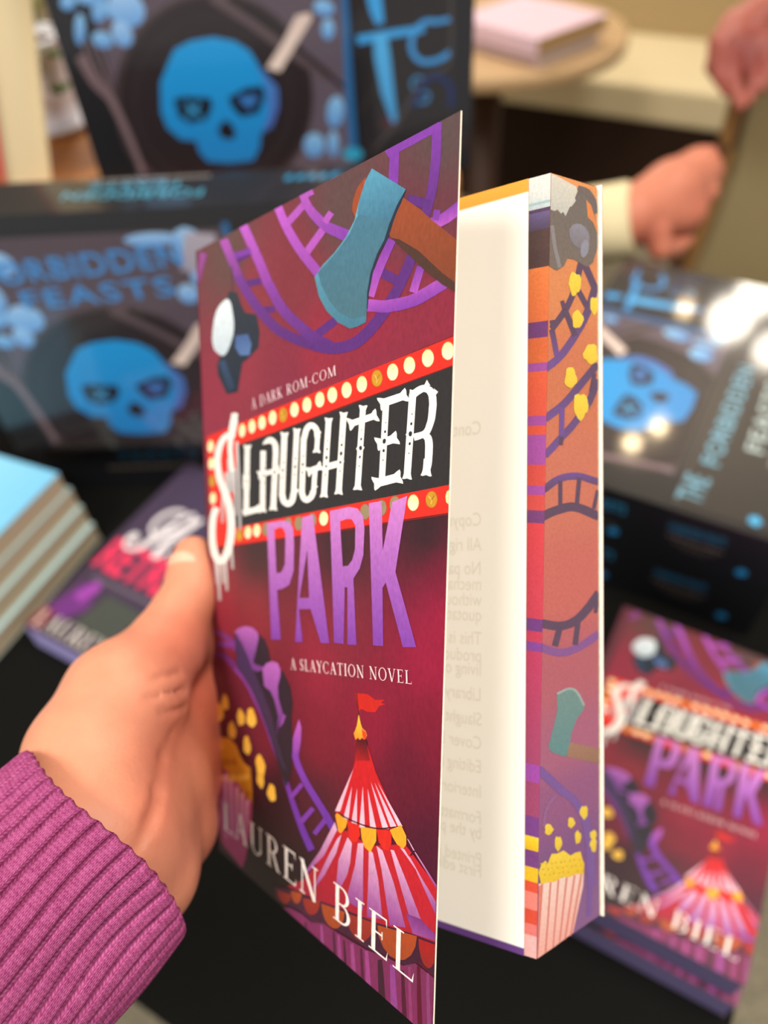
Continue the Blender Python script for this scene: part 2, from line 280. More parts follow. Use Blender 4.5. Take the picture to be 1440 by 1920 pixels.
COVER_ART = [
[88,44,118,-1,0,0, 18.9,193,31.2,193.5,29.1,195.6,16.8,195.1],
[88,44,118,-1,0,0, 25.1,184.8,35,183.8,34.4,185.8,24.3,186.9],
[88,44,118,-1,0,0, 33.4,175.5,43,174.5,42.5,176.4,33,177.5],
[88,44,118,-1,0,0, 66.5,163.4,76.5,165.9,74,168,63.9,165.6],
[170,84,176,120,60,140, 7.2,202.2,8.5,200.4,9.8,198.7,11.1,197,12.4,195.2,13.8,193.4,15.2,191.5,16.7,189.6,18.1,187.7,23.5,187.7,22.1,189.5,20.7,191.4,19.3,193.2,18,195,16.7,196.8,15.4,198.5,14.2,200.2,12.9,201.9],
[112,56,140,84,42,112, 16.9,189,18.3,187.4,19.8,185.9,21.3,184.3,23.2,182.6,25.5,180.6,28,178.5,30.6,176.4,33.2,174.5,35.6,172.8,37.9,171.3,40.4,169.8,43.1,168.3,46.3,166.9,49.6,165.6,52.9,164.4,55.9,163.3,58.8,162.4,61.5,161.6,64,160.9,66.5,160.2,67.9,162.7,65.5,163.4,63,164.1,60.6,164.8,58,165.6,55.2,166.6,52.2,167.7,49.3,168.9,46.6,170,44.4,171.2,42.2,172.5,40.2,173.9,37.9,175.5,35.5,177.3,33,179.2,30.6,181.2,28.4,183.1,26.7,184.7,25.2,186.2,23.8,187.7,22.3,189.2],
[186,92,198,140,66,160, 21.2,203,23,200.7,25.1,198,27.2,195.4,29.2,192.8,31.1,190.2,33,187.7,34.8,185.1,36.7,182.5,42.1,182.5,40.3,185,38.4,187.6,36.6,190.2,34.6,192.7,32.6,195.3,30.5,197.9,28.4,200.6,26.4,203],
[134,64,158,84,42,116, 36.2,183.3,38.3,181,40.4,178.7,42.5,176.4,44.9,174.2,47.4,172.3,50.1,170.5,52.7,169,55,167.6,57.2,166.2,59.3,165,61.4,163.8,63.6,162.8,65.8,161.8,67.9,160.9,69.8,160.2,71.7,159.4,74.2,161.8,72.3,162.6,70.4,163.3,68.6,164,66.8,164.8,65,165.7,63.1,166.7,61.1,167.8,59,169.1,56.6,170.5,54.2,171.9,51.9,173.5,49.7,175.1,47.6,176.9,45.6,179.1,43.6,181.3,41.4,183.6],
[88,44,118,-1,0,0, 64.6,160.6,67.1,160,69.5,159.4,72.2,158.8,75,158.4,77.8,158.2,80.5,158.1,83.3,158.2,86,158.5,88.4,159.1,90.7,160,92.8,160.9,94.7,161.9,96.6,163,98.4,164.2,100.1,165.5,101.6,166.7,102.8,167.9,103.9,169.1,104.9,170.2,105.8,171.3,106.7,172.4,107.5,173.5,108.3,174.6,109.1,175.8,109.9,177.1,110.7,178.4,111.4,179.8,112.2,181.1,109,182.6,108.1,181.3,107.3,180,106.5,178.7,105.6,177.4,104.8,176.3,104,175.2,103.1,174.1,102.2,173,101.2,171.9,100.2,170.9,99.1,169.8,97.8,168.7,96.3,167.6,94.7,166.4,92.9,165.2,91,164.2,89.2,163.3,87.2,162.4,85.3,161.8,83.3,161.3,81.4,161.1,79.2,161,76.9,161.2,74.7,161.4,72.7,161.7,70.6,162.2,68.2,162.8,65.8,163.4],
[122,58,158,-1,0,0, 17.8,194.6,28.8,193.9,27.8,195.7,16.7,196.5],
[170,84,180,-1,0,0, 52.4,196.6,61.1,199.3,58.4,201.2,49.5,198.6],
[170,84,180,-1,0,0, 61.8,186.1,71.4,190.8,68.5,192.6,58.6,187.9],
[186,92,198,140,66,160, 43.2,203,44,201.9,45.1,200.3,46.3,198.6,47.6,196.8,49.1,195,50.7,193.2,52.4,191.4,54,189.7,55.6,188.2,57.1,186.8,58.6,185.5,60.2,184.1,61.9,182.7,63.6,181.2,65.4,179.8,67.1,178.4,71,179.3,69.3,180.7,67.6,182.1,65.9,183.5,64.2,184.9,62.6,186.2,61.2,187.5,59.7,188.7,58.3,190.1,56.7,191.7,55.1,193.4,53.5,195.1,52.1,196.8,50.8,198.4,49.6,200,48.5,201.7,47.6,203],
[170,84,180,122,58,158, 57.1,203,57.6,202.2,58.2,201,59.1,199.7,60.4,198.2,62.1,196.5,64.2,194.7,66.3,193,68.4,191.6,70.3,190.3,72.2,189.4,73.8,188.6,75.3,187.9,76.8,187.1,78.4,186.3,79.9,185.6,81.4,184.9,83.5,187.2,82,187.9,80.5,188.6,79,189.3,77.4,190,75.8,190.7,74.3,191.4,72.9,192,71.5,192.8,69.7,194.1,67.7,195.6,65.7,197.1,64.1,198.5,63,199.7,62.2,200.7,61.5,201.9,60.7,203],
[170,84,180,-1,0,0, 57,203,57.9,201.7,64.8,201.4,63.7,203],
[170,84,180,-1,0,0, 71.2,192.1,74.4,193.8,71.9,195.4,68.6,193.7],
[122,58,158,122,58,158, 95.8,203,97.3,200.9,99.7,200.9,101.9,201,104.2,201,106.5,201,109,201.1,111.5,201.1,113.9,201.1,116.3,201.1,115.1,203],
[122,58,158,-1,0,0, 97.7,202.6,97.4,194.1,101.1,192.9,101.4,201.4],
[122,58,158,88,44,118, 115,203,112.8,203,112.8,201.9,112.9,200,112.9,198.2,112.8,196.4,112.7,194.5,112.4,192.7,112.1,190.9,111.7,189.3,111.2,187.8,110.6,186.5,109.9,185.1,109.3,183.7,112.4,182.3,113.1,183.7,113.7,185.1,114.3,186.5,114.9,188,115.3,189.7,115.6,191.5,115.9,193.3,116.1,195.2,116.2,197,116.2,198.9,116.1,200.8,116.1,202.6],
[88,44,118,-1,0,0, 104.4,188.4,112.7,184.9,113.4,186.7,105.2,190.3],
[122,58,158,170,84,180, 114.4,180.1,115.6,180.1,116.8,180.1,118.1,180.2,119.4,180.3,120.7,180.6,122,180.9,122,180.9,122,184.1,122,184.1,120.8,183.8,119.6,183.5,118.4,183.2,117.3,183,116.2,182.9,115.1,182.9,113.9,182.9,112.7,182.9],
[122,58,158,-1,0,0, 115.9,181.6,116.5,183.7,114.3,184.5,113.8,182.4],
[88,44,118,-1,0,0, 93.7,174.4,101,170.7,102.7,172.3,95.4,176.1],
[170,84,180,122,58,158, 88.5,166.9,91,166.4,93.4,165.9,95.9,165.3,98.5,164.9,101.1,164.7,103.7,164.5,106.2,164.5,108.6,164.5,110.8,164.7,112.9,165.1,114.7,165.4,116.3,165.7,117.6,166,118.7,166.2,119.7,166.5,120.7,166.7,118.4,169.4,117.4,169.2,116.4,168.9,115.3,168.7,114,168.5,112.4,168.2,110.6,167.9,108.8,167.6,106.9,167.4,104.8,167.4,102.6,167.5,100.2,167.7,98,167.9,95.8,168.2,93.7,168.7,91.3,169.3,88.8,169.8],
[122,58,158,170,84,180, 92.4,169.5,93.1,170.7,93.8,171.9,94.5,173.2,95.4,174.5,96.6,176,98,177.6,99.4,179.2,100.8,180.8,97.8,182.3,96.3,180.7,94.8,179.1,93.4,177.5,92.1,175.9,91.1,174.5,90.4,173.2,89.7,172,89,170.7],
[122,58,158,170,84,180, 109.1,167.2,111.6,172.4,108.8,173.5,106.2,168.3],
[122,58,158,-1,0,0, 122,176,122,176,122,175.9],
[150,72,150,130,60,120, -8.1,201.9,-10.9,195.2,-10.9,192.4,-9.8,192.1,-2.7,200.4],
[80,56,70,-1,0,0, 14.7,192.9,15.1,184.7,16.2,184.5,15.8,192.7],
[150,72,42,-1,0,0, 88.4,199.2,85,197.8,83,195.3,82.5,192.6,84.1,190.6,88.1,193.9],
[148,72,44,118,62,40, 103,190.3,109.1,186.1,114.5,181.7,122,176.1,122,165,117.7,167.5,111,172.3,104.5,177.6,98.9,182.1,97.3,184.3,99.9,187.2],
[74,50,42,-1,0,0, 98.9,182.1,104.5,177.6,111,172.3,117.7,167.5,122,165,122,167,117.6,170,109.4,176.6,102.2,180.9],
[38,46,62,-1,0,0, 104.2,191.6,102.8,189.4,100.6,187,97.6,182,94.4,179.4,91.8,175.4,90.3,170.9,89.7,166.8,88.7,169.8,90.9,178.6,96.2,186.4,102.6,192.1],
[104,172,194,66,116,138, 90.8,200.4,104.2,191.7,102.1,190,99.7,187.9,98.1,185.4,96.3,182.3,93.4,179.6,90.8,175.7,89.6,171.5,89.3,164.6,89.2,164.2,85.5,163.7,82,163.8,76.6,166.2,71,170.1,67.2,174.5,65,179.9,69,182.2,74.6,184.1,79.9,186.7,83.7,190,85.8,194.5,88.2,198.2],
[68,116,140,70,108,122, 90.5,195.1,101.6,189.8,98.1,185.4,96.3,182.3,93.4,179.6,90.8,175.7,89.6,171.5,89.4,165.7,82.8,166,77,168.7,72.1,172.6,68.3,177.3,66.7,180.8,70.9,182.2,76.4,184.4,81.6,187.2,84.1,189.9],
[84,150,178,64,112,138, 90.8,200.4,104.2,191.7,102.1,190,99.7,187.9,98.4,186.2,84.9,191.1,85.8,194.5,88.2,198.2],
[50,56,64,34,42,56, 12.6,185.8,18.7,184.4,20.8,180.9,23.7,177.6,31.3,175.7,33.2,170.4,32.2,166.1,26.3,164,21.2,162.9,19,158,17.4,154.6,9.3,154.6,2.8,161.5,2.3,164.6,5.5,167.3,14.5,171.4,15.6,178.2,11,183.1],
[66,92,140,90,120,170, 16.6,171.7,25.3,171,27.8,167.8,26.3,164.6,19.7,165.4,16.4,168.2],
[52,74,104,40,56,78, 3.8,165.1,8.3,165.7,15.7,156,10.6,155.3],
[226,238,242,190,205,215, 15.7,173.8,15,172.1,13.9,170.6,12.6,169.3,11.2,168.1,9.6,167.2,7.8,166.8,6.1,167,4.6,167.6,3.2,168.2,1.8,168.9,0.4,169.9,-0.5,171.4,-0.8,173.2,-0.4,175,0.2,176.8,1,178.4,2,180,3.3,181.4,4.9,182.3,6.5,182.9,8.2,183.4,9.9,183.7,11.6,183.7,13.1,183,14.2,181.7,14.8,180.2,15.2,178.7,15.6,177.2,15.9,175.6],
[112,30,34,-1,0,0, -9,142.1,18.5,144.8,71.2,150.1,122,155.9,122,117.3,71.4,112.1,11.8,106.5,-8,104],
[226,46,34,-1,0,0, -8.3,142.3,18.6,145,71.1,150.3,122,155.6,122,149.5,16.7,137.9,9.1,112.1,122,123.8,122,117.8,71.4,112.6,11.1,107,-6.4,106],
[46,44,45,-1,0,0, 17.6,138.4,71.2,143.4,122,149.3,122,123.8,71.4,118.6,11,112.5],
[236,150,80,-1,0,0, 22.6,142.4,22.3,141.6,21.6,140.9,20.7,140.5,19.7,140.4,18.8,140.7,18,141.2,17.6,142,17.5,142.8,17.9,143.6,18.6,144.2,19.5,144.6,20.5,144.7,21.4,144.5,22.1,143.9,22.6,143.2],
[250,226,160,252,240,200, 22.4,142.4,22.1,141.6,21.5,141.1,20.7,140.7,19.8,140.6,18.9,140.8,18.2,141.3,17.8,142,17.7,142.8,18,143.5,18.7,144.1,19.5,144.5,20.4,144.6,21.3,144.3,22,143.8,22.4,143.1],
[236,150,80,-1,0,0, 29.7,143.1,29.3,142.3,28.7,141.7,27.8,141.3,26.8,141.2,25.8,141.4,25,142,24.6,142.7,24.5,143.6,24.9,144.4,25.5,145,26.4,145.4,27.4,145.5,28.4,145.2,29.1,144.7,29.6,143.9],
[250,226,160,252,240,200, 29.5,143.1,29.2,142.4,28.6,141.8,27.7,141.4,26.8,141.3,25.9,141.6,25.2,142.1,24.8,142.8,24.7,143.6,25,144.3,25.6,144.9,26.5,145.2,27.4,145.3,28.3,145.1,29,144.6,29.4,143.9],
[236,150,80,-1,0,0, 36.5,143.7,36.2,142.9,35.5,142.3,34.6,141.9,33.6,141.8,32.6,142.1,31.8,142.6,31.4,143.4,31.3,144.2,31.6,145,32.3,145.7,33.2,146.1,34.2,146.1,35.2,145.8,36,145.3,36.4,144.6],
[250,226,160,252,240,200, 36.3,143.8,36,143,35.4,142.4,34.5,142.1,33.6,142,32.7,142.2,32,142.7,31.6,143.4,31.5,144.2,31.8,144.9,32.4,145.5,33.3,145.9,34.2,145.9,35.1,145.7,35.8,145.2,36.2,144.5],
[236,150,80,-1,0,0, 43.3,144.6,43,143.8,42.4,143.2,41.5,142.8,40.5,142.7,39.5,143,38.7,143.5,38.2,144.3,38.2,145.1,38.5,145.9,39.1,146.6,40.1,146.9,41.1,147,42,146.7,42.8,146.2,43.3,145.4],
[250,226,160,252,240,200, 43.1,144.6,42.9,143.9,42.3,143.3,41.4,142.9,40.5,142.9,39.6,143.1,38.9,143.6,38.4,144.3,38.4,145.1,38.7,145.8,39.3,146.4,40.1,146.8,41,146.8,41.9,146.6,42.6,146.1,43.1,145.4],
[160,100,30,-1,0,0, 49.8,144.9,49.5,144.1,48.8,143.5,47.9,143.1,46.9,143,45.9,143.3,45.1,143.8,44.7,144.6,44.6,145.4,44.9,146.2,45.5,146.9,46.5,147.2,47.5,147.3,48.4,147,49.2,146.5,49.7,145.7],
[196,142,40,-1,0,0, 49.6,144.9,49.3,144.2,48.7,143.6,47.9,143.2,46.9,143.2,46,143.4,45.3,143.9,44.9,144.6,44.8,145.4,45.1,146.2,45.7,146.7,46.5,147.1,47.4,147.1,48.3,146.9,49,146.4,49.5,145.7],
[222,182,90,-1,0,0, 45.8,146,46.1,145.7,46.5,145.5,46.8,145.2,46.9,145,47,144.7,46.9,144.5,46.8,144.3,46.7,144,47.2,143.9,47.3,144.2,47.4,144.4,47.5,144.7,47.5,145,47.2,145.3,46.9,145.6,46.6,145.8,46.2,146.1],
[150,100,20,-1,0,0, 47.4,144.9,48.6,146,48.2,146.1,47,145],
[236,150,80,-1,0,0, 56.4,145.8,56.2,145,55.5,144.3,54.6,144,53.6,143.9,52.7,144.2,51.9,144.7,51.4,145.5,51.3,146.3,51.6,147.1,52.2,147.8,53.1,148.1,54.1,148.2,55.1,147.9,55.9,147.3,56.3,146.6],
[250,226,160,252,240,200, 56.2,145.8,56,145.1,55.4,144.5,54.6,144.1,53.7,144.1,52.8,144.3,52,144.8,51.6,145.5,51.5,146.3,51.8,147.1,52.4,147.6,53.2,148,54.1,148,55,147.8,55.7,147.2,56.2,146.6],
[236,150,80,-1,0,0, 63.4,146.4,63.1,145.7,62.5,145,61.7,144.7,60.7,144.6,59.7,144.9,58.9,145.4,58.4,146.2,58.3,147,58.6,147.8,59.2,148.5,60.1,148.8,61.1,148.9,62.1,148.6,62.8,148,63.3,147.3],
[250,226,160,252,240,200, 63.2,146.5,63,145.7,62.4,145.2,61.6,144.8,60.7,144.8,59.8,145,59,145.5,58.6,146.2,58.5,147,58.8,147.8,59.4,148.3,60.2,148.7,61.1,148.7,62,148.4,62.7,147.9,63.1,147.2],
[236,150,80,-1,0,0, 70.2,147.2,70,146.4,69.4,145.8,68.5,145.4,67.5,145.4,66.6,145.6,65.8,146.2,65.3,146.9,65.2,147.8,65.5,148.6,66.1,149.2,67,149.6,67.9,149.6,68.9,149.3,69.6,148.8,70.1,148],
[250,226,160,252,240,200, 70,147.2,69.8,146.5,69.2,145.9,68.5,145.6,67.5,145.5,66.7,145.8,65.9,146.3,65.5,147,65.4,147.8,65.6,148.5,66.2,149.1,67,149.4,67.9,149.4,68.8,149.2,69.5,148.7,69.9,148],
[236,150,80,-1,0,0, 76.5,147.8,76.3,147,75.7,146.3,74.8,146,73.8,145.9,72.9,146.2,72.1,146.8,71.6,147.5,71.5,148.4,71.8,149.2,72.4,149.8,73.2,150.1,74.2,150.2,75.2,149.9,75.9,149.3,76.4,148.6],
[250,226,160,252,240,200, 76.3,147.8,76.1,147.1,75.5,146.5,74.8,146.2,73.9,146.1,73,146.4,72.3,146.9,71.8,147.6,71.7,148.4,71.9,149.1,72.5,149.7,73.3,150,74.2,150,75.1,149.8,75.8,149.2,76.2,148.5],
[236,150,80,-1,0,0, 83.3,148.3,83,147.5,82.5,146.9,81.6,146.6,80.7,146.5,79.7,146.8,79,147.4,78.5,148.1,78.4,149,78.6,149.7,79.2,150.3,80,150.7,81,150.7,81.9,150.4,82.7,149.9,83.2,149.1],
[250,226,160,252,240,200, 83.1,148.3,82.9,147.6,82.3,147.1,81.6,146.7,80.7,146.7,79.8,146.9,79.1,147.5,78.7,148.2,78.5,148.9,78.8,149.7,79.3,150.2,80.1,150.5,81,150.6,81.8,150.3,82.5,149.8,83,149.1],
[236,150,80,-1,0,0, 90.1,149,89.9,148.2,89.3,147.6,88.5,147.3,87.6,147.2,86.7,147.5,85.9,148.1,85.4,148.8,85.3,149.7,85.5,150.4,86.1,151,86.9,151.4,87.8,151.4,88.8,151.1,89.5,150.5,90,149.8],
[250,226,160,252,240,200, 89.9,149,89.7,148.3,89.2,147.7,88.4,147.4,87.6,147.4,86.7,147.6,86,148.2,85.6,148.9,85.5,149.6,85.7,150.3,86.2,150.9,87,151.2,87.8,151.2,88.7,151,89.4,150.4,89.8,149.8],
[160,100,30,-1,0,0, 96.5,149.7,96.3,148.9,95.8,148.3,95,148,94.1,147.9,93.2,148.2,92.4,148.8,91.9,149.5,91.8,150.4,92,151.1,92.6,151.7,93.4,152.1,94.3,152.1,95.2,151.8,95.9,151.2,96.4,150.5],
[196,142,40,-1,0,0, 96.4,149.7,96.2,149,95.7,148.4,94.9,148.1,94.1,148.1,93.2,148.4,92.5,148.9,92.1,149.6,92,150.3,92.2,151.1,92.7,151.6,93.5,151.9,94.3,151.9,95.1,151.7,95.8,151.1,96.2,150.4],
[222,182,90,-1,0,0, 92.9,150.9,93.2,150.6,93.5,150.3,93.8,150,94,149.8,94,149.6,94,149.4,93.8,149.2,93.8,148.9,94.2,148.8,94.3,149.1,94.4,149.3,94.5,149.5,94.4,149.8,94.2,150.1,93.9,150.4,93.6,150.7,93.3,151],
[150,100,20,-1,0,0, 94.3,149.8,95.4,150.8,95.1,150.9,94.1,149.9],
[236,150,80,-1,0,0, 102.8,150.3,102.6,149.6,102,149,101.3,148.7,100.4,148.7,99.5,148.9,98.8,149.5,98.3,150.2,98.2,151.1,98.4,151.8,98.9,152.4,99.7,152.7,100.6,152.8,101.5,152.5,102.2,151.9,102.7,151.2],
[250,226,160,252,240,200, 102.6,150.4,102.4,149.7,101.9,149.1,101.2,148.8,100.4,148.8,99.6,149.1,98.9,149.6,98.5,150.3,98.3,151,98.5,151.7,99,152.3,99.8,152.6,100.6,152.6,101.4,152.3,102.1,151.8,102.5,151.1],
[236,150,80,-1,0,0, 109.1,151.1,108.9,150.3,108.4,149.8,107.7,149.4,106.8,149.4,105.9,149.7,105.2,150.2,104.7,151,104.6,151.8,104.8,152.6,105.3,153.2,106.1,153.5,107,153.5,107.8,153.2,108.5,152.6,109,151.9],
[250,226,160,252,240,200, 109,151.1,108.8,150.4,108.3,149.9,107.6,149.6,106.8,149.6,106,149.8,105.3,150.3,104.9,151,104.8,151.8,105,152.5,105.4,153,106.2,153.3,107,153.3,107.8,153.1,108.4,152.5,108.8,151.8],
[236,150,80,-1,0,0, 115.7,151.8,115.5,151,115,150.5,114.3,150.1,113.4,150.1,112.6,150.4,111.9,151,111.4,151.7,111.3,152.5,111.5,153.3,112,153.8,112.7,154.2,113.6,154.2,114.4,153.9,115.1,153.3,115.5,152.6],
[250,226,160,252,240,200, 115.5,151.8,115.3,151.1,114.9,150.6,114.2,150.3,113.4,150.3,112.7,150.5,112,151.1,111.6,151.7,111.5,152.5,111.6,153.2,112.1,153.7,112.8,154,113.6,154,114.3,153.7,115,153.2,115.4,152.5],
[236,150,80,-1,0,0, 122,151.4,121.7,151.1,121,150.8,120.2,150.8,119.4,151.1,118.7,151.6,118.2,152.4,118.1,153.2,118.3,153.9,118.8,154.5,119.5,154.8,120.3,154.8,121.1,154.5,121.8,153.9,122,153.6],
[250,226,160,252,240,200, 122,151.7,121.6,151.2,121,150.9,120.2,150.9,119.5,151.2,118.8,151.7,118.4,152.4,118.3,153.1,118.5,153.8,118.9,154.3,119.6,154.6,120.3,154.6,121.1,154.3,121.7,153.8,122,153.3],
[236,150,80,-1,0,0, -2.2,138.9,-2.6,138.1,-3.3,137.5,-4.3,137.1,-5.4,137.1,-6.5,137.3,-7.3,137.8,-7.8,138.5,-7.8,139.3,-7.4,140,-6.7,140.6,-5.7,141,-4.5,141.1,-3.5,140.8,-2.7,140.3,-2.2,139.7],
[250,226,160,252,240,200, -2.4,138.9,-2.8,138.2,-3.4,137.6,-4.4,137.3,-5.4,137.2,-6.4,137.4,-7.1,137.9,-7.6,138.5,-7.6,139.3,-7.2,140,-6.5,140.5,-5.6,140.9,-4.6,140.9,-3.6,140.7,-2.9,140.2,-2.4,139.6],
[236,150,80,-1,0,0, -2,133.2,-2.4,132.5,-3.2,131.8,-4.2,131.5,-5.3,131.4,-6.4,131.6,-7.2,132.1,-7.7,132.8,-7.7,133.6,-7.3,134.3,-6.5,134.9,-5.5,135.3,-4.4,135.4,-3.4,135.2,-2.5,134.7,-2.1,134],
[250,226,160,252,240,200, -2.2,133.2,-2.6,132.5,-3.3,132,-4.2,131.6,-5.3,131.5,-6.2,131.7,-7,132.2,-7.5,132.8,-7.5,133.5,-7.1,134.2,-6.4,134.8,-5.5,135.2,-4.4,135.3,-3.5,135.1,-2.7,134.6,-2.3,134],
[160,100,30,-1,0,0, -1.9,127.6,-2.3,126.8,-3,126.2,-4,125.8,-5.2,125.7,-6.2,125.9,-7.1,126.3,-7.5,127,-7.6,127.8,-7.2,128.6,-6.4,129.2,-5.4,129.6,-4.3,129.7,-3.2,129.5,-2.4,129.1,-1.9,128.4],
[196,142,40,-1,0,0, -2.1,127.6,-2.5,126.9,-3.1,126.3,-4.1,125.9,-5.1,125.8,-6.1,126,-6.9,126.4,-7.3,127.1,-7.4,127.8,-7,128.5,-6.3,129.1,-5.3,129.5,-4.3,129.6,-3.3,129.4,-2.6,128.9,-2.1,128.3],
[222,182,90,-1,0,0, -6.2,128.4,-5.9,128.2,-5.5,128,-5.2,127.7,-5,127.5,-5,127.3,-5.1,127.1,-5.2,126.8,-5.4,126.6,-4.8,126.5,-4.7,126.8,-4.5,127,-4.4,127.3,-4.4,127.5,-4.7,127.8,-5,128.1,-5.4,128.3,-5.7,128.5],
[150,100,20,-1,0,0, -4.5,127.5,-3.1,128.6,-3.5,128.7,-4.9,127.5],
[236,150,80,-1,0,0, -1.7,121.9,-2.1,121.1,-2.9,120.5,-3.9,120.1,-5,119.9,-6.1,120.1,-7,120.6,-7.4,121.3,-7.5,122.1,-7.1,122.9,-6.3,123.5,-5.2,123.9,-4.1,124,-3.1,123.8,-2.2,123.4,-1.8,122.7],
[250,226,160,252,240,200, -1.9,121.9,-2.3,121.2,-3,120.6,-4,120.2,-5,120.1,-6,120.3,-6.8,120.7,-7.2,121.3,-7.2,122.1,-6.9,122.8,-6.2,123.4,-5.2,123.8,-4.2,123.9,-3.2,123.7,-2.4,123.3,-2,122.7],
[160,100,30,-1,0,0, 18.8,110.4,18.4,109.6,17.8,108.9,16.8,108.4,15.7,108.3,14.7,108.4,13.9,108.9,13.4,109.6,13.3,110.4,13.7,111.2,14.4,111.9,15.4,112.3,16.5,112.5,17.5,112.3,18.3,111.8,18.7,111.2],
[196,142,40,-1,0,0, 18.6,110.4,18.3,109.6,17.6,109,16.7,108.6,15.7,108.4,14.8,108.6,14.1,109,13.6,109.6,13.6,110.4,13.9,111.1,14.6,111.8,15.5,112.2,16.4,112.3,17.4,112.2,18.1,111.7,18.5,111.1],
[222,182,90,-1,0,0, 14.6,111.1,15,110.8,15.3,110.6,15.6,110.4,15.8,110.2,15.8,109.9,15.8,109.7,15.6,109.5,15.5,109.2,16.1,109.2,16.2,109.4,16.3,109.7,16.4,109.9,16.4,110.2,16.1,110.5,15.8,110.7,15.5,111,15.1,111.2],
[150,100,20,-1,0,0, 16.3,110.2,17.6,111.3,17.2,111.4,15.9,110.2],
[236,150,80,-1,0,0, 25.4,111.3,25,110.5,24.3,109.8,23.4,109.4,22.3,109.2,21.3,109.4,20.5,109.8,20,110.5,20,111.3,20.3,112.1,21,112.8,22,113.2,23,113.4,24,113.2,24.8,112.8,25.3,112.1],
[250,226,160,252,240,200, 25.2,111.3,24.9,110.6,24.2,109.9,23.3,109.5,22.4,109.4,21.4,109.5,20.7,109.9,20.2,110.6,20.2,111.3,20.5,112,21.1,112.7,22,113.1,23,113.2,23.9,113.1,24.7,112.7,25.1,112],
[236,150,80,-1,0,0, 31.8,112,31.4,111.2,30.8,110.6,29.8,110.1,28.8,110,27.8,110.1,27,110.5,26.5,111.2,26.4,112,26.8,112.8,27.5,113.5,28.4,113.9,29.4,114.1,30.4,113.9,31.2,113.5,31.7,112.8],
[250,226,160,252,240,200, 31.6,112,31.3,111.3,30.6,110.7,29.8,110.2,28.8,110.1,27.9,110.2,27.1,110.7,26.7,111.3,26.6,112,26.9,112.8,27.6,113.4,28.5,113.8,29.4,113.9,30.3,113.8,31.1,113.4,31.5,112.8],
[140,100,70,-1,0,0, 38,112.5,37.7,111.8,37,111.1,36.1,110.6,35.1,110.5,34.1,110.6,33.3,111.1,32.8,111.8,32.8,112.6,33.1,113.3,33.8,114,34.7,114.5,35.7,114.6,36.7,114.4,37.5,114,37.9,113.3],
[150,132,100,-1,0,0, 37.8,112.5,37.5,111.8,36.9,111.2,36.1,110.8,35.1,110.6,34.2,110.8,33.5,111.2,33,111.8,33,112.5,33.2,113.3,33.9,113.9,34.7,114.3,35.7,114.5,36.6,114.3,37.3,113.9,37.7,113.3],
[140,100,70,-1,0,0, 52.2,114.2,51.9,113.4,51.3,112.7,50.4,112.3,49.4,112.1,48.5,112.3,47.7,112.8,47.2,113.4,47.1,114.2,47.4,115,48.1,115.7,48.9,116.1,49.9,116.2,50.9,116,51.6,115.6,52.1,114.9],
[150,132,100,-1,0,0, 52,114.2,51.8,113.5,51.2,112.8,50.4,112.4,49.5,112.3,48.6,112.4,47.8,112.8,47.4,113.5,47.3,114.2,47.6,114.9,48.2,115.5,49,115.9,49.9,116.1,50.8,115.9,51.5,115.5,51.9,114.9],
[140,100,70,-1,0,0, 58.5,114.5,58.2,113.8,57.6,113.1,56.8,112.7,55.8,112.5,54.8,112.7,54.1,113.1,53.6,113.8,53.5,114.6,53.8,115.3,54.4,116,55.3,116.4,56.2,116.6,57.2,116.4,57.9,116,58.4,115.3],
[150,132,100,-1,0,0, 58.3,114.5,58.1,113.8,57.5,113.2,56.7,112.8,55.8,112.7,54.9,112.8,54.2,113.2,53.8,113.8,53.7,114.6,53.9,115.3,54.5,115.9,55.3,116.3,56.2,116.4,57.1,116.3,57.8,115.8,58.2,115.2],
[140,100,70,-1,0,0, 66.1,115.4,65.8,114.6,65.3,114,64.4,113.6,63.5,113.4,62.5,113.6,61.8,114,61.3,114.7,61.2,115.5,61.5,116.2,62.1,116.9,62.9,117.3,63.9,117.5,64.8,117.3,65.5,116.8,66,116.2],
[150,132,100,-1,0,0, 65.9,115.4,65.7,114.7,65.1,114.1,64.4,113.7,63.5,113.6,62.6,113.7,61.9,114.1,61.5,114.7,61.4,115.5,61.6,116.2,62.2,116.8,63,117.2,63.9,117.3,64.7,117.1,65.4,116.7,65.8,116.1],
[236,150,80,-1,0,0, 72.3,116,72,115.2,71.5,114.6,70.6,114.2,69.7,114,68.8,114.2,68,114.6,67.5,115.3,67.4,116,67.7,116.8,68.3,117.5,69.1,117.9,70.1,118,71,117.8,71.7,117.4,72.2,116.7],
[250,226,160,252,240,200, 72.1,116,71.9,115.3,71.3,114.7,70.6,114.3,69.7,114.2,68.8,114.3,68.2,114.7,67.7,115.3,67.6,116,67.8,116.8,68.4,117.4,69.2,117.8,70,117.9,70.9,117.7,71.6,117.3,72,116.7],
[140,100,70,-1,0,0, 92.2,117.8,91.9,117.1,91.4,116.5,90.6,116,89.8,115.9,88.9,116.1,88.2,116.5,87.7,117.2,87.6,117.9,87.8,118.7,88.3,119.3,89.1,119.7,90,119.8,90.9,119.7,91.6,119.2,92,118.6],
[150,132,100,-1,0,0, 92,117.8,91.8,117.1,91.3,116.5,90.6,116.2,89.8,116,89,116.2,88.3,116.6,87.8,117.2,87.7,117.9,88,118.6,88.5,119.2,89.2,119.6,90,119.7,90.8,119.5,91.5,119.1,91.9,118.5],
[140,100,70,-1,0,0, 99.2,118.8,99,118,98.5,117.4,97.7,117,96.8,116.9,96,117,95.2,117.5,94.8,118.1,94.7,118.9,94.9,119.6,95.4,120.3,96.2,120.7,97,120.8,97.9,120.6,98.6,120.2,99,119.5],
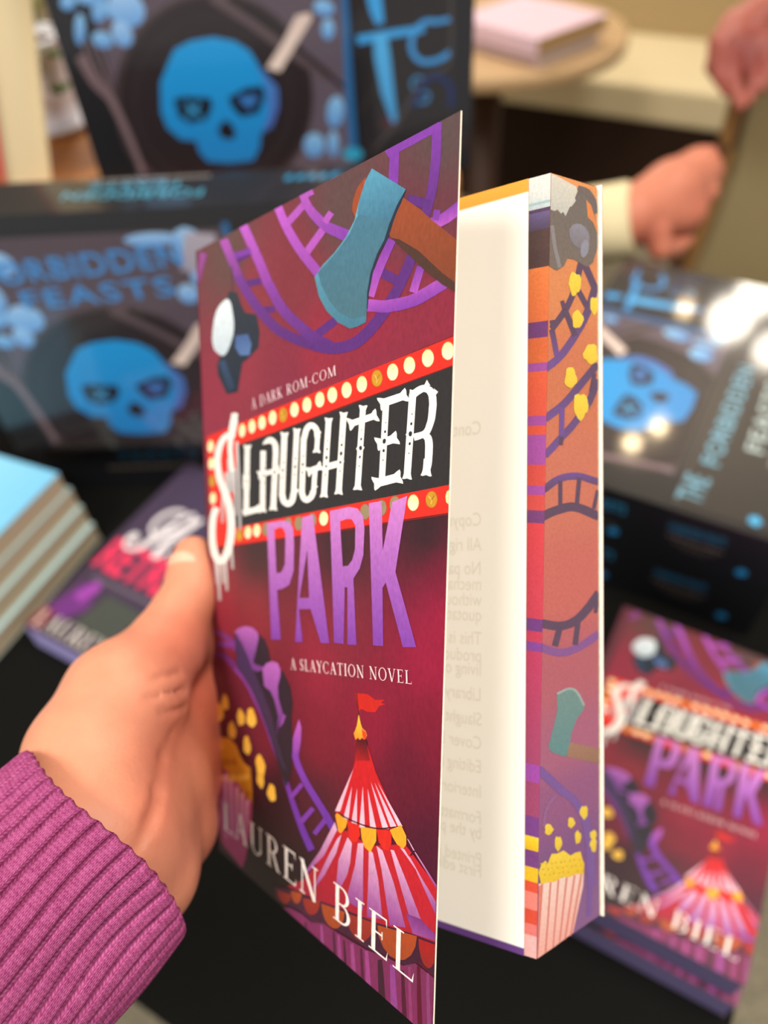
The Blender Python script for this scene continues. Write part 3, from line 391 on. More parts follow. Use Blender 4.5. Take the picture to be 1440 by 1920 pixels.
[150,132,100,-1,0,0, 99,118.8,98.8,118.1,98.3,117.5,97.6,117.1,96.8,117,96,117.2,95.4,117.6,95,118.2,94.8,118.9,95,119.6,95.5,120.2,96.2,120.5,97,120.6,97.8,120.5,98.5,120.1,98.9,119.5],
[140,100,70,-1,0,0, 104.6,119.7,104.4,118.9,103.9,118.3,103.2,117.9,102.3,117.8,101.5,118,100.8,118.4,100.3,119,100.2,119.8,100.4,120.5,100.9,121.2,101.7,121.6,102.5,121.7,103.4,121.5,104,121,104.5,120.4],
[150,132,100,-1,0,0, 104.5,119.7,104.3,119,103.8,118.4,103.1,118,102.3,117.9,101.5,118.1,100.9,118.5,100.5,119.1,100.4,119.8,100.5,120.5,101,121.1,101.7,121.4,102.5,121.5,103.3,121.4,103.9,121,104.3,120.4],
[236,150,80,-1,0,0, 111.7,119.9,111.5,119.2,111,118.6,110.2,118.2,109.4,118.1,108.6,118.2,107.9,118.7,107.4,119.3,107.3,120.1,107.5,120.8,108,121.5,108.7,121.8,109.6,122,110.4,121.8,111.1,121.3,111.5,120.7],
[250,226,160,252,240,200, 111.5,119.9,111.3,119.3,110.9,118.7,110.2,118.3,109.4,118.2,108.7,118.4,108,118.8,107.6,119.4,107.5,120.1,107.7,120.8,108.1,121.3,108.8,121.7,109.6,121.8,110.3,121.6,111,121.2,111.4,120.6],
[160,100,30,-1,0,0, 118.2,120.6,118,119.9,117.6,119.3,116.9,118.9,116,118.8,115.2,119,114.5,119.4,114.1,120,114,120.8,114.2,121.5,114.7,122.1,115.4,122.5,116.2,122.6,117,122.5,117.7,122,118.1,121.4],
[196,142,40,-1,0,0, 118.1,120.6,117.9,120,117.5,119.4,116.8,119,116,118.9,115.3,119.1,114.7,119.5,114.3,120.1,114.1,120.8,114.3,121.5,114.8,122,115.4,122.4,116.2,122.5,116.9,122.3,117.5,121.9,117.9,121.3],
[222,182,90,-1,0,0, 114.9,121.4,115.2,121.1,115.5,120.9,115.8,120.7,115.9,120.5,116,120.3,115.9,120.1,115.8,119.9,115.8,119.7,116.2,119.6,116.2,119.8,116.3,120,116.4,120.3,116.3,120.6,116.1,120.8,115.9,121.1,115.5,121.3,115.3,121.5],
[150,100,20,-1,0,0, 116.2,120.5,117.2,121.5,116.9,121.6,116,120.6],
[250,226,160,-1,0,0, 122,122.7,121.3,122.4,120.9,121.3,121.2,120.1,122,119.6],
[206,204,202,168,164,164, 8.3,134.4,8.5,123.7,10.7,123.7,10.4,134.4],
[206,204,202,168,164,164, 10.4,130.6,10.2,123.6,12.3,123.6,12.5,130.5],
[206,204,202,168,164,164, 12.4,131.1,12.8,116.4,14.9,116.4,14.5,131.1],
[206,204,202,168,164,164, 15,139.4,15.7,126.1,15.8,112,17.9,112.1,17.7,126,17,139.4],
[206,204,202,168,164,164, 5.8,130.1,7.4,121.7,9.5,121.8,8,130.1],
[206,204,202,168,164,164, 2.8,123.1,1.7,114,3.9,114,5,123.1],
[206,204,202,168,164,164, 8.2,107.7,9,99.2,11.2,99.3,10.4,107.8],
[206,204,202,168,164,164, -3.7,101.3,-3,88,-0.6,88.3,-1.4,101.5],
[206,204,202,168,164,164, -5.6,101.9,-4.5,93.3,-2.1,93.5,-3.2,102.1],
[206,204,202,168,164,164, -0.3,100.8,0.7,93.9,3,94.2,2,101],
[206,204,202,168,164,164, 3.1,102.3,3.6,91.8,5.9,92.1,5.3,102.4],
[240,238,230,-1,0,0, 12.7,148.1,12.4,147.5,12.1,147.1,11.7,146.6,11.3,146.1,11.1,145.5,10.8,144.9,10.5,144.3,10.2,143.7,10,143.1,9.8,142.5,9.6,141.9,9.4,141.1,9.2,140.3,9.1,139.4,9,138.5,8.9,137.6,8.9,136.8,9,136,9.2,135.2,9.3,134.3,9.6,133.4,9.9,132.3,10.2,131.2,10.5,130.2,13.8,130.3,13.6,131.3,13.3,132.4,13.1,133.4,12.9,134.3,12.8,135.2,12.7,135.9,12.6,136.7,12.6,137.4,12.8,138.2,13.1,139.1,13.3,139.9,13.7,140.7,14.1,141.3,14.5,141.8,15,142.3,15.5,142.9,15.9,143.5,16.2,144.1,16.6,144.7,16.9,145.3,17,145.9,16.9,146.5,16.9,147,16.9,147.6],
[240,238,230,-1,0,0, 15.2,142.5,14.2,142.6,13,142.7,11.5,142.8,9.8,142.8,8.2,142.6,6.5,142.3,4.9,141.9,3.3,141.3,2,140.5,0.9,139.6,-0.1,138.7,-0.9,137.7,-1.6,136.6,-2.1,135.5,-2.4,134.4,-2.5,133.2,-2.4,132,-2.1,130.8,-1.7,129.6,-1.1,128.4,-0.4,127.3,0.5,126.2,1.3,125.3,2.1,124.3,2.9,123.4,3.7,122.5,4.4,121.7,5,120.8,5.5,119.9,5.9,119,6.3,118.1,6.6,117.1,6.8,116,7,114.9,7.1,113.7,7,112.5,6.7,111.2,6.2,109.8,5.7,108.5,5,107.2,4.2,106,3.2,104.9,2.2,103.9,1.3,103.2,0.7,102.8,0.5,102.7,0.5,102.7,0.6,102.7,0.4,102.7,0.1,102.8,-0.3,103,-0.9,103.3,-1.5,103.9,-2.1,104.8,-2.6,105.8,-3,106.8,-3.3,108,-3.4,109.2,-3.4,110.4,-3.3,111.6,-3.1,112.7,-2.8,113.8,-2.4,114.8,-2,115.7,-1.4,116.5,-0.8,117.1,-0.1,117.8,0.7,118.5,-4.4,119.3,-5.2,118.6,-6,117.9,-6.8,117,-7.5,116.1,-8.1,115.1,-8.5,114,-8.9,112.8,-9.1,111.6,-9.3,110.3,-9.4,109,-9.3,107.6,-9.1,106.3,-8.7,105.2,-8.2,104,-7.5,103,-6.6,102.1,-5.5,101.3,-4.1,100.8,-2.3,100.4,-0.5,100.3,1.5,100.4,3.5,100.8,5.3,101.4,6.6,102.2,7.8,103.2,9,104.3,10.1,105.6,11,106.9,11.7,108.2,12.3,109.7,12.8,111.2,13,112.5,13.1,113.9,13,115.1,12.8,116.3,12.5,117.5,12.2,118.5,11.7,119.5,11.2,120.5,10.6,121.4,9.9,122.4,9.2,123.3,8.4,124.1,7.6,125,6.7,126,5.8,126.9,5,127.8,4.4,128.8,3.8,129.9,3.3,131,3,132.1,2.9,133.1,2.9,134.1,3.1,135.1,3.5,136.1,4,137,4.6,137.8,5.4,138.7,6.3,139.4,7.2,140,8.1,140.4,9.1,140.7,10.2,140.9,11.2,141,11.8,141,12.6,141,13.6,140.9,14.8,140.8],
[240,238,230,-1,0,0, 17.4,147.4,17.2,147.2,16.4,146.9,15.3,146.9,14.2,147,13.1,147.2,12.3,147.5,12.1,147.9,12.4,148.2,13.2,148.4,14.2,148.4,15.4,148.3,16.5,148.1,17.2,147.8],
[240,238,230,-1,0,0, 25.3,136.6,26,137.3,26.5,137.8,25.5,137.9,23.6,137.8,21.7,138.1,20.7,138.1,21.1,137.6,21.6,136.8,19.6,116.9,23.5,116.9],
[240,238,230,-1,0,0, 18.7,118.1,19.7,116.3,29.1,117.4,31.1,117.4,32.5,117.3,32.4,117.8,31.3,118.6,31.4,119.5,31,120,29.8,119.6,28.2,119.1],
[240,238,230,-1,0,0, 24.8,128.9,20,129.1,19.7,124.8,24.5,124.7],
[240,238,230,-1,0,0, 36.2,134.8,36.6,135.5,37,136.2,37.5,136.8,37.9,137.2,38.4,137.4,38.9,137.7,39.3,137.8,39.2,137.8,39.1,137.8,39.5,137.6,39.9,137.3,40.3,137,40.5,136.6,40.6,136.1,40.6,135.4,40.7,134.8,44.4,134.7,44.3,135.3,44.2,136,44.1,136.7,43.7,137.4,43,138,42.1,138.6,41,139.1,39.4,139.4,37.8,139.4,36.5,139.1,35.5,138.7,34.6,138.2,33.9,137.5,33.4,136.8,32.9,136.1,32.5,135.4],
[240,238,230,-1,0,0, 36.2,135.6,32.6,135.8,31.5,118.8,31.1,118.1,30.6,117.5,31.6,117.5,33.3,117.7,35.1,117.5,36,117.5,35.6,118.1,35.2,118.8],
[240,238,230,-1,0,0, 44.3,135.2,40.8,135.4,38.7,119.5,38.1,118.7,37.6,118.2,38.5,118.1,40.4,118.3,42.2,118,43.1,118.1,42.8,118.6,42.4,119.4],
[240,238,230,-1,0,0, 32.8,129.5,31.1,129.8,29.9,129.9,30,129.4,31,128.6,31,127.7,31.4,127.2,32.4,127.5,33.6,128.1,42.9,128.9,44.4,128.6,45.6,128.5,45.5,129,44.5,129.8,44.5,130.7,44.1,131.1,43.2,130.8,42.1,130.3],
[240,238,230,-1,0,0, 44.3,122.4,44.5,122,44.8,121.4,45,120.9,45.6,120.3,46.4,119.8,47.3,119.5,48.4,119.2,49.7,119.1,51,119.2,52.1,119.5,53,119.9,53.7,120.4,54.2,121,54.5,121.5,54.7,122.1,54.9,122.6,51.3,123,51.1,122.5,50.9,121.9,50.7,121.5,50.5,121.2,50.2,121,49.9,120.9,49.6,120.8,49.6,120.8,49.7,120.8,49.5,120.9,49.1,121,48.9,121.2,48.7,121.4,48.5,121.8,48.3,122.3,48.1,122.8],
[240,238,230,-1,0,0, 49.7,138.7,50.1,139.4,50.6,139.9,49.8,140.1,48,140,46.3,140.4,45.4,140.4,45.8,139.8,46.1,139,44.2,122.4,48,122.3],
[240,238,230,-1,0,0, 56.7,139.4,57.1,140.1,57.5,140.5,56.7,140.7,55.2,140.6,53.8,141,53,141,53.3,140.4,53.5,139.7,51.5,122.6,54.8,122.5],
[240,238,230,-1,0,0, 44.2,122.3,46.4,123.5,46.3,121.5],
[240,238,230,-1,0,0, 56.4,123.7,54.2,124.5,54.2,122.5],
[240,238,230,-1,0,0, 60.7,137.2,61.1,137.9,61.5,138.7,61.9,139.4,62.3,139.8,62.7,140.1,63.1,140.2,63.3,140.3,63.3,140.3,63.4,140.3,63.7,140.1,64.2,139.8,64.5,139.5,64.7,139.2,64.8,138.7,64.9,138.1,65,137.6,68.1,137.5,68,138.1,67.9,138.7,67.8,139.3,67.4,139.9,66.8,140.5,66,141,65,141.5,63.8,141.8,62.4,141.9,61.2,141.7,60.2,141.3,59.4,140.8,58.8,140.1,58.3,139.3,57.9,138.5,57.5,137.8],
[240,238,230,-1,0,0, 60.7,137.9,57.5,138.1,56.3,122.5,59.6,122.4],
[240,238,230,-1,0,0, 67.9,137.9,65.3,138.2,64.9,134.7,64.3,134.2,63.9,133.7,64.6,133.6,66.1,133.7,67.5,133.4,68.3,133.4,68,133.9,67.5,134.5],
[240,238,230,-1,0,0, 56.4,122.8,56.6,122.4,56.9,122,57.2,121.5,57.7,121,58.3,120.7,59.1,120.4,60.1,120.2,61.3,120.2,62.3,120.4,63.1,120.7,63.9,121,64.6,121.4,65.1,121.9,65.5,122.3,65.7,122.8,66,123.2,62.9,123.7,62.6,123.3,62.4,122.9,62.1,122.5,61.9,122.3,61.6,122.2,61.1,122,60.8,121.8,60.6,121.8,60.7,121.8,60.7,121.8,60.6,121.9,60.5,121.9,60.3,122.1,60.1,122.4,59.9,122.8,59.6,123.2],
[240,238,230,-1,0,0, 63.1,122.7,65.8,122.6,66.7,129,64,129.2],
[240,238,230,-1,0,0, 62.5,129.7,60.9,129.9,59.7,129.9,60,129.4,61.2,128.6,61.5,127.7,62,127.2,62.8,127.6,63.7,128.2,67.5,128.9,69,128.8,70.1,128.7,69.8,129.2,68.7,130,68.4,130.9,67.9,131.3,67.2,131,66.3,130.3],
[240,238,230,-1,0,0, 57.5,137.7,59.5,138.8,59.4,136.9],
[240,238,230,-1,0,0, 68.6,138.9,66.5,139.9,67,137.2],
[240,238,230,-1,0,0, 67,124.6,64.3,125.3,63.8,122.9],
[240,238,230,-1,0,0, 73.7,140.9,74.1,141.6,74.5,142.1,73.8,142.2,72.4,142.2,71,142.5,70.2,142.6,70.5,142,70.8,141.3,68.6,123,68.2,122.3,67.8,121.7,68.6,121.6,70,121.8,71.5,121.5,72.2,121.6,71.9,122.1,71.7,122.8],
[240,238,230,-1,0,0, 80.9,141.8,81.2,142.5,81.6,143,80.9,143.1,79.5,143,78.2,143.4,77.5,143.4,77.8,142.9,78,142.2,76,123.6,75.6,122.9,75.2,122.4,75.9,122.3,77.4,122.5,78.7,122.2,79.5,122.2,79.2,122.8,79,123.5],
[240,238,230,-1,0,0, 70.6,130.4,71.5,128.7,79.1,129.5,78.2,131.2],
[240,238,230,-1,0,0, 69.2,129.6,71.2,130.5,71,128.7],
[240,238,230,-1,0,0, 80.2,130.7,78.5,131.7,78.2,129.5],
[240,238,230,-1,0,0, 89.6,142.8,90,143.4,90.4,143.8,89.7,144,88.4,143.9,87.1,144.3,86.4,144.3,86.7,143.8,87,143.1,85.1,124.5,84.6,123.9,84.2,123.4,85,123.3,86.4,123.4,87.7,123.2,88.5,123.2,88.2,123.7,87.8,124.4],
[240,238,230,-1,0,0, 83.6,140.9,82,141.4,80.8,141.6,81,141,82.1,139.9,82.4,138.7,82.8,138.2,83.7,138.6,84.6,139.3,93,140.2,94.5,139.7,95.6,139.6,95.4,140.1,94.3,141.2,94.1,142.3,93.7,142.8,92.9,142.5,92,141.8],
[240,238,230,-1,0,0, 85.5,133.6,86.7,134.6,88.2,134.5,89.3,133.7,88.2,132.6,86.5,132.6],
[240,238,230,-1,0,0, 99.4,144,96.8,144.3,95.6,125.3,98.2,125.2],
[240,238,230,-1,0,0, 97.2,144.9,95.6,145.2,94.3,145.3,94.5,144.8,95.7,143.7,95.9,142.5,96.3,142,97.2,142.4,98.4,143,104.7,143.7,106.2,143.3,107.3,143.2,107.2,143.8,106.1,144.8,105.9,145.9,105.4,146.5,104.6,146.1,103.6,145.5],
[240,238,230,-1,0,0, 96.4,135.4,94.7,135.7,93.4,135.9,93.6,135.3,94.7,134.2,94.9,133,95.4,132.5,96.3,132.9,97.5,133.5,101.2,134,102.8,133.8,103.9,133.6,103.8,134.2,102.7,135.2,102.6,136.3,102.2,136.9,101.3,136.5,100.1,135.9],
[240,238,230,-1,0,0, 95.5,126,93.8,126.2,92.5,126.4,92.6,125.8,93.7,124.7,93.7,123.5,94.1,123,95.2,123.4,96.5,124,102.7,124.8,104.3,124.6,105.5,124.4,105.4,125,104.4,126.1,104.4,127.2,104,127.8,103,127.4,101.8,126.8],
[240,238,230,-1,0,0, 108.8,143.7,109.8,144,110.7,144.4,111.5,144.6,112.1,144.8,112.5,144.8,112.8,144.7,113.2,144.6,113.4,144.5,113.6,144.3,113.9,144,114.1,143.7,114.2,143.3,114.3,142.8,114.4,142.2,114.4,141.6,114.3,140.9,114.3,140.2,114.2,139.5,114.1,138.8,113.9,138.1,113.6,137.5,113.3,136.9,113,136.5,112.6,136.2,112,136,111,135.9,109.9,135.8,108.7,135.7,109.5,134.1,110.6,134.2,111.8,134.4,113.1,134.6,114.2,135,115,135.5,115.5,136.2,115.9,136.9,116.2,137.5,116.5,138.2,116.7,139,116.8,139.8,116.9,140.5,117,141.2,117,141.9,116.9,142.6,116.8,143.3,116.5,143.9,116.2,144.5,115.7,145.1,115,145.6,114.2,145.9,113.3,146.2,112.3,146.4,111.2,146.4,110.1,146.2,109.1,145.9,108.1,145.6,107.1,145.3],
[240,238,230,-1,0,0, 112,134.9,112.5,134.6,112.8,134.3,113.1,134.1,113.2,133.9,113.3,133.4,113.4,132.8,113.4,132.2,113.4,131.5,113.4,130.9,113.4,130.2,113.3,129.6,113.2,129.1,113.1,128.6,113,128.2,112.8,127.8,112.7,127.4,115.3,126.9,115.5,127.3,115.6,127.7,115.8,128.2,115.9,128.7,116,129.3,116,130,116.1,130.7,116.1,131.3,116.1,132,116.1,132.7,116,133.4,115.8,134.1,115.4,134.8,114.9,135.2,114.5,135.5,114.1,135.8],
[240,238,230,-1,0,0, 115.7,129.6,113,129.9,112.8,127.5,112.4,126.7,112,126.2,112.7,126,114,126.2,115.3,125.8,116,125.9,115.7,126.5,115.5,127.2],
[240,238,230,-1,0,0, 109.7,144.3,109.4,145,109.7,145.5,109.2,145.7,108.4,145.6,107.6,145.9,107.2,145.9,107.3,145.3,107,144.7,105.7,126.8,105.4,126.1,105,125.6,105.7,125.5,107,125.6,108.2,125.3,108.9,125.3,108.6,125.9,108.4,126.7],
[240,238,230,-1,0,0, 112.5,146.3,113.4,147.4,114,146.7,114.7,145.9],
[240,238,230,-1,0,0, 115.9,145.2,117.4,144.3,116.3,143.4],
[240,238,230,-1,0,0, 106,135.7,107.4,136.7,107.5,134.7],
[46,44,45,-1,0,0, 72,136.4,72,136.3,71.8,136.3,71.7,136.3,71.6,136.4,71.6,136.5,71.7,136.6,71.8,136.7,72,136.6,72,136.6],
[46,44,45,-1,0,0, 72,134.2,71.9,134,71.7,133.9,71.4,134,71.3,134.1,71.2,134.3,71.4,134.5,71.6,134.6,71.9,134.5,72,134.4],
[46,44,45,-1,0,0, 71.9,132,71.7,131.7,71.4,131.6,71,131.6,70.8,131.8,70.7,132.1,70.9,132.4,71.3,132.5,71.6,132.5,71.9,132.3],
[46,44,45,-1,0,0, 71.6,129.7,71.5,129.5,71.2,129.4,70.9,129.5,70.7,129.6,70.7,129.8,70.8,130,71.1,130.1,71.4,130.1,71.6,129.9],
[46,44,45,-1,0,0, 71.1,127.5,71,127.4,70.9,127.3,70.7,127.4,70.6,127.5,70.6,127.6,70.7,127.7,70.8,127.8,71,127.8,71.1,127.7],
[46,44,45,-1,0,0, 79.1,137.1,79,137,78.9,137,78.8,137,78.7,137.1,78.7,137.2,78.7,137.3,78.9,137.3,79,137.3,79.1,137.2],
[46,44,45,-1,0,0, 79.2,134.9,79,134.7,78.8,134.6,78.5,134.6,78.3,134.8,78.3,135,78.5,135.2,78.7,135.3,79,135.3,79.1,135.1],
[46,44,45,-1,0,0, 79.1,132.7,78.9,132.4,78.5,132.2,78.2,132.3,77.9,132.5,77.8,132.8,78,133.1,78.4,133.3,78.8,133.2,79.1,133],
[46,44,45,-1,0,0, 78.7,130.4,78.5,130.2,78.3,130.1,78,130.2,77.8,130.3,77.8,130.6,77.9,130.8,78.2,130.9,78.5,130.8,78.7,130.7],
[46,44,45,-1,0,0, 78.2,128.3,78.2,128.1,78,128.1,77.8,128.1,77.7,128.2,77.7,128.3,77.8,128.4,78,128.5,78.1,128.5,78.2,128.4],
[46,44,45,-1,0,0, 88.1,138.1,88,138,87.9,137.9,87.8,138,87.7,138.1,87.7,138.2,87.8,138.2,87.9,138.3,88,138.3,88.1,138.2],
[46,44,45,-1,0,0, 88.1,135.8,88,135.6,87.8,135.5,87.5,135.6,87.3,135.7,87.3,135.9,87.5,136.1,87.7,136.2,87.9,136.2,88.1,136],
[46,44,45,-1,0,0, 88.2,133.6,88,133.2,87.6,133.1,87.2,133.2,86.9,133.4,86.8,133.8,87,134.1,87.4,134.2,87.8,134.2,88.1,133.9],
[46,44,45,-1,0,0, 87.7,131.4,87.5,131.2,87.3,131.1,87,131.1,86.8,131.3,86.8,131.5,87,131.7,87.2,131.8,87.5,131.8,87.7,131.6],
[46,44,45,-1,0,0, 87.2,129.2,87.2,129.1,87,129,86.9,129.1,86.8,129.1,86.8,129.3,86.8,129.4,87,129.4,87.1,129.4,87.2,129.3],
[46,44,45,-1,0,0, 98.3,139.1,98.2,139,98.1,138.9,98,139,98,139,97.9,139.1,98,139.2,98.1,139.3,98.2,139.2,98.3,139.2],
[46,44,45,-1,0,0, 98.3,136.9,98.2,136.7,98,136.6,97.7,136.7,97.5,136.8,97.5,137,97.6,137.2,97.9,137.3,98.1,137.3,98.3,137.1],
[46,44,45,-1,0,0, 98.3,134.6,98.1,134.3,97.7,134.1,97.3,134.2,97,134.4,97,134.8,97.2,135.2,97.6,135.3,98,135.3,98.3,135],
[46,44,45,-1,0,0, 97.9,132.4,97.8,132.2,97.5,132.1,97.2,132.2,97,132.3,97,132.6,97.2,132.8,97.4,132.9,97.7,132.8,97.9,132.7],
[46,44,45,-1,0,0, 97.5,130.2,97.4,130.1,97.3,130.1,97.1,130.1,97,130.2,97,130.3,97.1,130.4,97.2,130.5,97.3,130.4,97.5,130.3],
[46,44,45,-1,0,0, 108.5,140.2,108.5,140.1,108.3,140,108.2,140.1,108.2,140.1,108.1,140.3,108.2,140.4,108.3,140.4,108.4,140.4,108.5,140.3],
[46,44,45,-1,0,0, 108.5,138,108.4,137.8,108.2,137.7,107.9,137.7,107.8,137.9,107.7,138.1,107.9,138.3,108.1,138.4,108.3,138.4,108.5,138.2],
[46,44,45,-1,0,0, 108.5,135.7,108.3,135.3,108,135.2,107.6,135.2,107.3,135.5,107.2,135.9,107.4,136.2,107.8,136.4,108.2,136.3,108.5,136.1],
[46,44,45,-1,0,0, 108.1,133.5,108,133.3,107.8,133.2,107.5,133.2,107.3,133.4,107.3,133.6,107.5,133.8,107.7,133.9,107.9,133.9,108.1,133.7],
[46,44,45,-1,0,0, 107.7,131.3,107.7,131.2,107.5,131.2,107.4,131.2,107.3,131.3,107.3,131.4,107.4,131.5,107.5,131.5,107.6,131.5,107.7,131.4],
[90,86,84,-1,0,0, 23,129.3,22.9,129.1,22.6,129,22.4,129,22.2,129.1,22.2,129.3,22.3,129.5,22.6,129.6,22.8,129.6,23,129.4],
[90,86,84,-1,0,0, 22.9,126.9,22.7,126.7,22.4,126.5,22,126.5,21.8,126.7,21.8,127,21.9,127.2,22.3,127.3,22.6,127.3,22.8,127.1],
[90,86,84,-1,0,0, 22.5,125.3,22.4,125.1,22.1,125,21.9,125,21.7,125.2,21.7,125.4,21.8,125.5,22.1,125.6,22.3,125.6,22.5,125.5],
[90,86,84,-1,0,0, 35,128.3,34.8,128.1,34.5,127.9,34.1,128,33.9,128.1,33.8,128.4,34,128.6,34.3,128.8,34.7,128.8,34.9,128.6],
[90,86,84,-1,0,0, 35.2,130.4,35.1,130.2,34.9,130.1,34.7,130.1,34.5,130.2,34.5,130.4,34.6,130.6,34.8,130.7,35.1,130.7,35.2,130.6],
[90,86,84,-1,0,0, 35.4,132.1,35.3,132,35.2,132,35.1,132,35,132.1,35,132.2,35,132.3,35.2,132.3,35.3,132.3,35.4,132.2],
[90,86,84,-1,0,0, 34.9,126.1,34.8,126,34.5,125.9,34.3,125.9,34.2,126,34.2,126.2,34.3,126.3,34.5,126.4,34.7,126.4,34.8,126.3],
[90,86,84,-1,0,0, 42.2,129.1,42,128.8,41.7,128.7,41.3,128.7,41,128.9,41,129.2,41.2,129.5,41.5,129.6,41.9,129.6,42.1,129.4],
[90,86,84,-1,0,0, 42.5,131.1,42.4,131,42.2,130.9,42,130.9,41.8,131,41.8,131.2,41.9,131.4,42.1,131.4,42.3,131.4,42.5,131.3],
[90,86,84,-1,0,0, 42.7,132.7,42.7,132.6,42.5,132.6,42.4,132.6,42.3,132.6,42.3,132.7,42.4,132.8,42.5,132.9,42.6,132.9,42.7,132.8],
[90,86,84,-1,0,0, 41.5,127,41.4,126.8,41.2,126.8,41,126.8,40.9,126.9,40.8,127,40.9,127.2,41.1,127.3,41.3,127.2,41.5,127.1],
[90,86,84,-1,0,0, 47.9,133.6,47.9,133.5,47.8,133.5,47.7,133.5,47.6,133.6,47.6,133.6,47.7,133.7,47.8,133.8,47.9,133.7,47.9,133.7],
[90,86,84,-1,0,0, 47.8,131.6,47.7,131.4,47.4,131.3,47.2,131.4,47,131.5,47,131.7,47.1,131.9,47.3,132,47.6,132,47.8,131.8],
[90,86,84,-1,0,0, 47.4,129.5,47.3,129.2,46.9,129.1,46.6,129.1,46.3,129.3,46.3,129.6,46.5,129.9,46.8,130,47.1,130,47.4,129.8],
[90,86,84,-1,0,0, 46.9,127.3,46.8,127.1,46.6,127,46.4,127,46.2,127.2,46.2,127.3,46.3,127.5,46.5,127.6,46.8,127.6,46.9,127.5],
[90,86,84,-1,0,0, 46.4,125.2,46.3,125.1,46.2,125,46,125,46,125.1,46,125.2,46,125.3,46.1,125.3,46.3,125.3,46.4,125.3],
[90,86,84,-1,0,0, 54.9,134.7,54.9,134.6,54.8,134.6,54.7,134.6,54.6,134.6,54.6,134.7,54.7,134.8,54.8,134.8,54.9,134.8,54.9,134.8],
[90,86,84,-1,0,0, 54.8,132.5,54.7,132.3,54.5,132.2,54.2,132.2,54.1,132.4,54,132.6,54.1,132.8,54.4,132.9,54.6,132.8,54.8,132.7],
[90,86,84,-1,0,0, 54.6,130.2,54.5,129.9,54.1,129.8,53.8,129.8,53.5,130,53.5,130.3,53.6,130.6,54,130.7,54.3,130.7,54.6,130.5],
[90,86,84,-1,0,0, 54.2,128.1,54.1,127.9,53.8,127.8,53.6,127.8,53.4,127.9,53.4,128.1,53.5,128.3,53.7,128.4,54,128.4,54.1,128.2],
[90,86,84,-1,0,0, 53.7,125.8,53.7,125.8,53.5,125.7,53.4,125.7,53.3,125.8,53.3,125.9,53.4,126,53.5,126,53.6,126,53.7,126],
[90,86,84,-1,0,0, 59.2,135,59.2,134.9,59.1,134.9,59,134.9,59,134.9,59,135,59,135.1,59.1,135.1,59.2,135.1,59.2,135.1],
[90,86,84,-1,0,0, 59.2,132.9,59.1,132.8,58.9,132.7,58.7,132.7,58.6,132.8,58.5,133,58.6,133.2,58.8,133.3,59,133.2,59.2,133.1],
[90,86,84,-1,0,0, 59.1,130.7,59,130.4,58.6,130.2,58.3,130.3,58,130.5,58,130.8,58.2,131.1,58.5,131.2,58.8,131.2,59.1,131],
[90,86,84,-1,0,0, 58.8,128.5,58.6,128.3,58.4,128.2,58.2,128.2,58,128.4,58,128.6,58.1,128.8,58.3,128.9,58.6,128.8,58.7,128.7],
[90,86,84,-1,0,0, 58.3,126.3,58.3,126.2,58.2,126.2,58,126.2,58,126.2,58,126.3,58,126.4,58.1,126.5,58.2,126.5,58.3,126.4],
[202,128,200,124,64,164, 36.2,114.3,46.2,115.2,50.5,114.9,52.7,113.2,53.3,108.7,52.9,101.1,50.2,97,45.8,95.5,42.3,94.9,44.4,80.6,38,79.8,36.2,114.3,41,112.5,42.1,99.8,45.2,100.2,47.6,102.7,48.1,111.6,46.5,113.1,44.2,113.3,41,112.5],
[202,128,200,124,64,164, 58.1,116.2,64,117,73.1,83,68.5,82.6,62.8,91.2,56,90.5,58.1,81.5,53.6,81,58.1,116.2,61,107.5,56.3,93.7,61.9,94.2,61,107.5],
[202,128,200,124,64,164, 73.1,118,82.5,119.1,86.5,118.7,89,116.8,89.7,113.8,89.4,107.2,87.8,103.7,84.9,101,86.7,84.3,82.4,83.9,82.1,98.6,80.8,98.5,80.5,83.8,75.6,83.5,73.1,118,78.2,115.4,79.7,103.8,82.3,104.1,84.3,105.7,85.5,108.4,85.6,114.4,83.8,116,81.3,116,78.2,115.4],
[202,128,200,124,64,164, 91.5,120,97,120.5,97.8,108.6,101.3,120.2,107.2,121.6,103.2,103.8,112,87.1,106.8,86.4,99.3,101,98,99.6,98.7,85.6,94.3,85.2],
[112,50,112,120,58,140, -8.4,76.7,-6.6,76.5,-4.9,76.4,-3.2,76.2,-1.4,76,0.7,75.7,2.9,75.4,5,75,6.5,74.7,7.3,74.3,7.9,73.8,8.4,73.2,9,72.6,13.7,73.9,13,74.5,12.3,75,11.3,75.7,9.9,76.3,7.8,76.7,5.5,77.1,3,77.4,0.8,77.6,-1.2,77.8,-3.1,77.9,-4.9,78,-6.7,78.1],
[104,44,110,-1,0,0, -7.9,68.7,-6,68.8,-4.2,68.9,-2.8,68.9,-1.3,68.9,0.3,68.6,2.2,68.3,4,67.8,5.8,67.3,7.4,66.8,9,66.2,10.6,65.6,12.2,65,16.1,66.8,14.6,67.3,13,67.9,11.3,68.5,9.5,69.1,7.6,69.6,5.5,70.1,3.4,70.5,1.2,70.8,-1.1,70.8,-3.2,70.7,-5.1,70.6,-6.9,70.5],
[130,62,150,104,44,110, -5.6,72.2,10.3,73.5,11,75.5,-4.8,74.3],
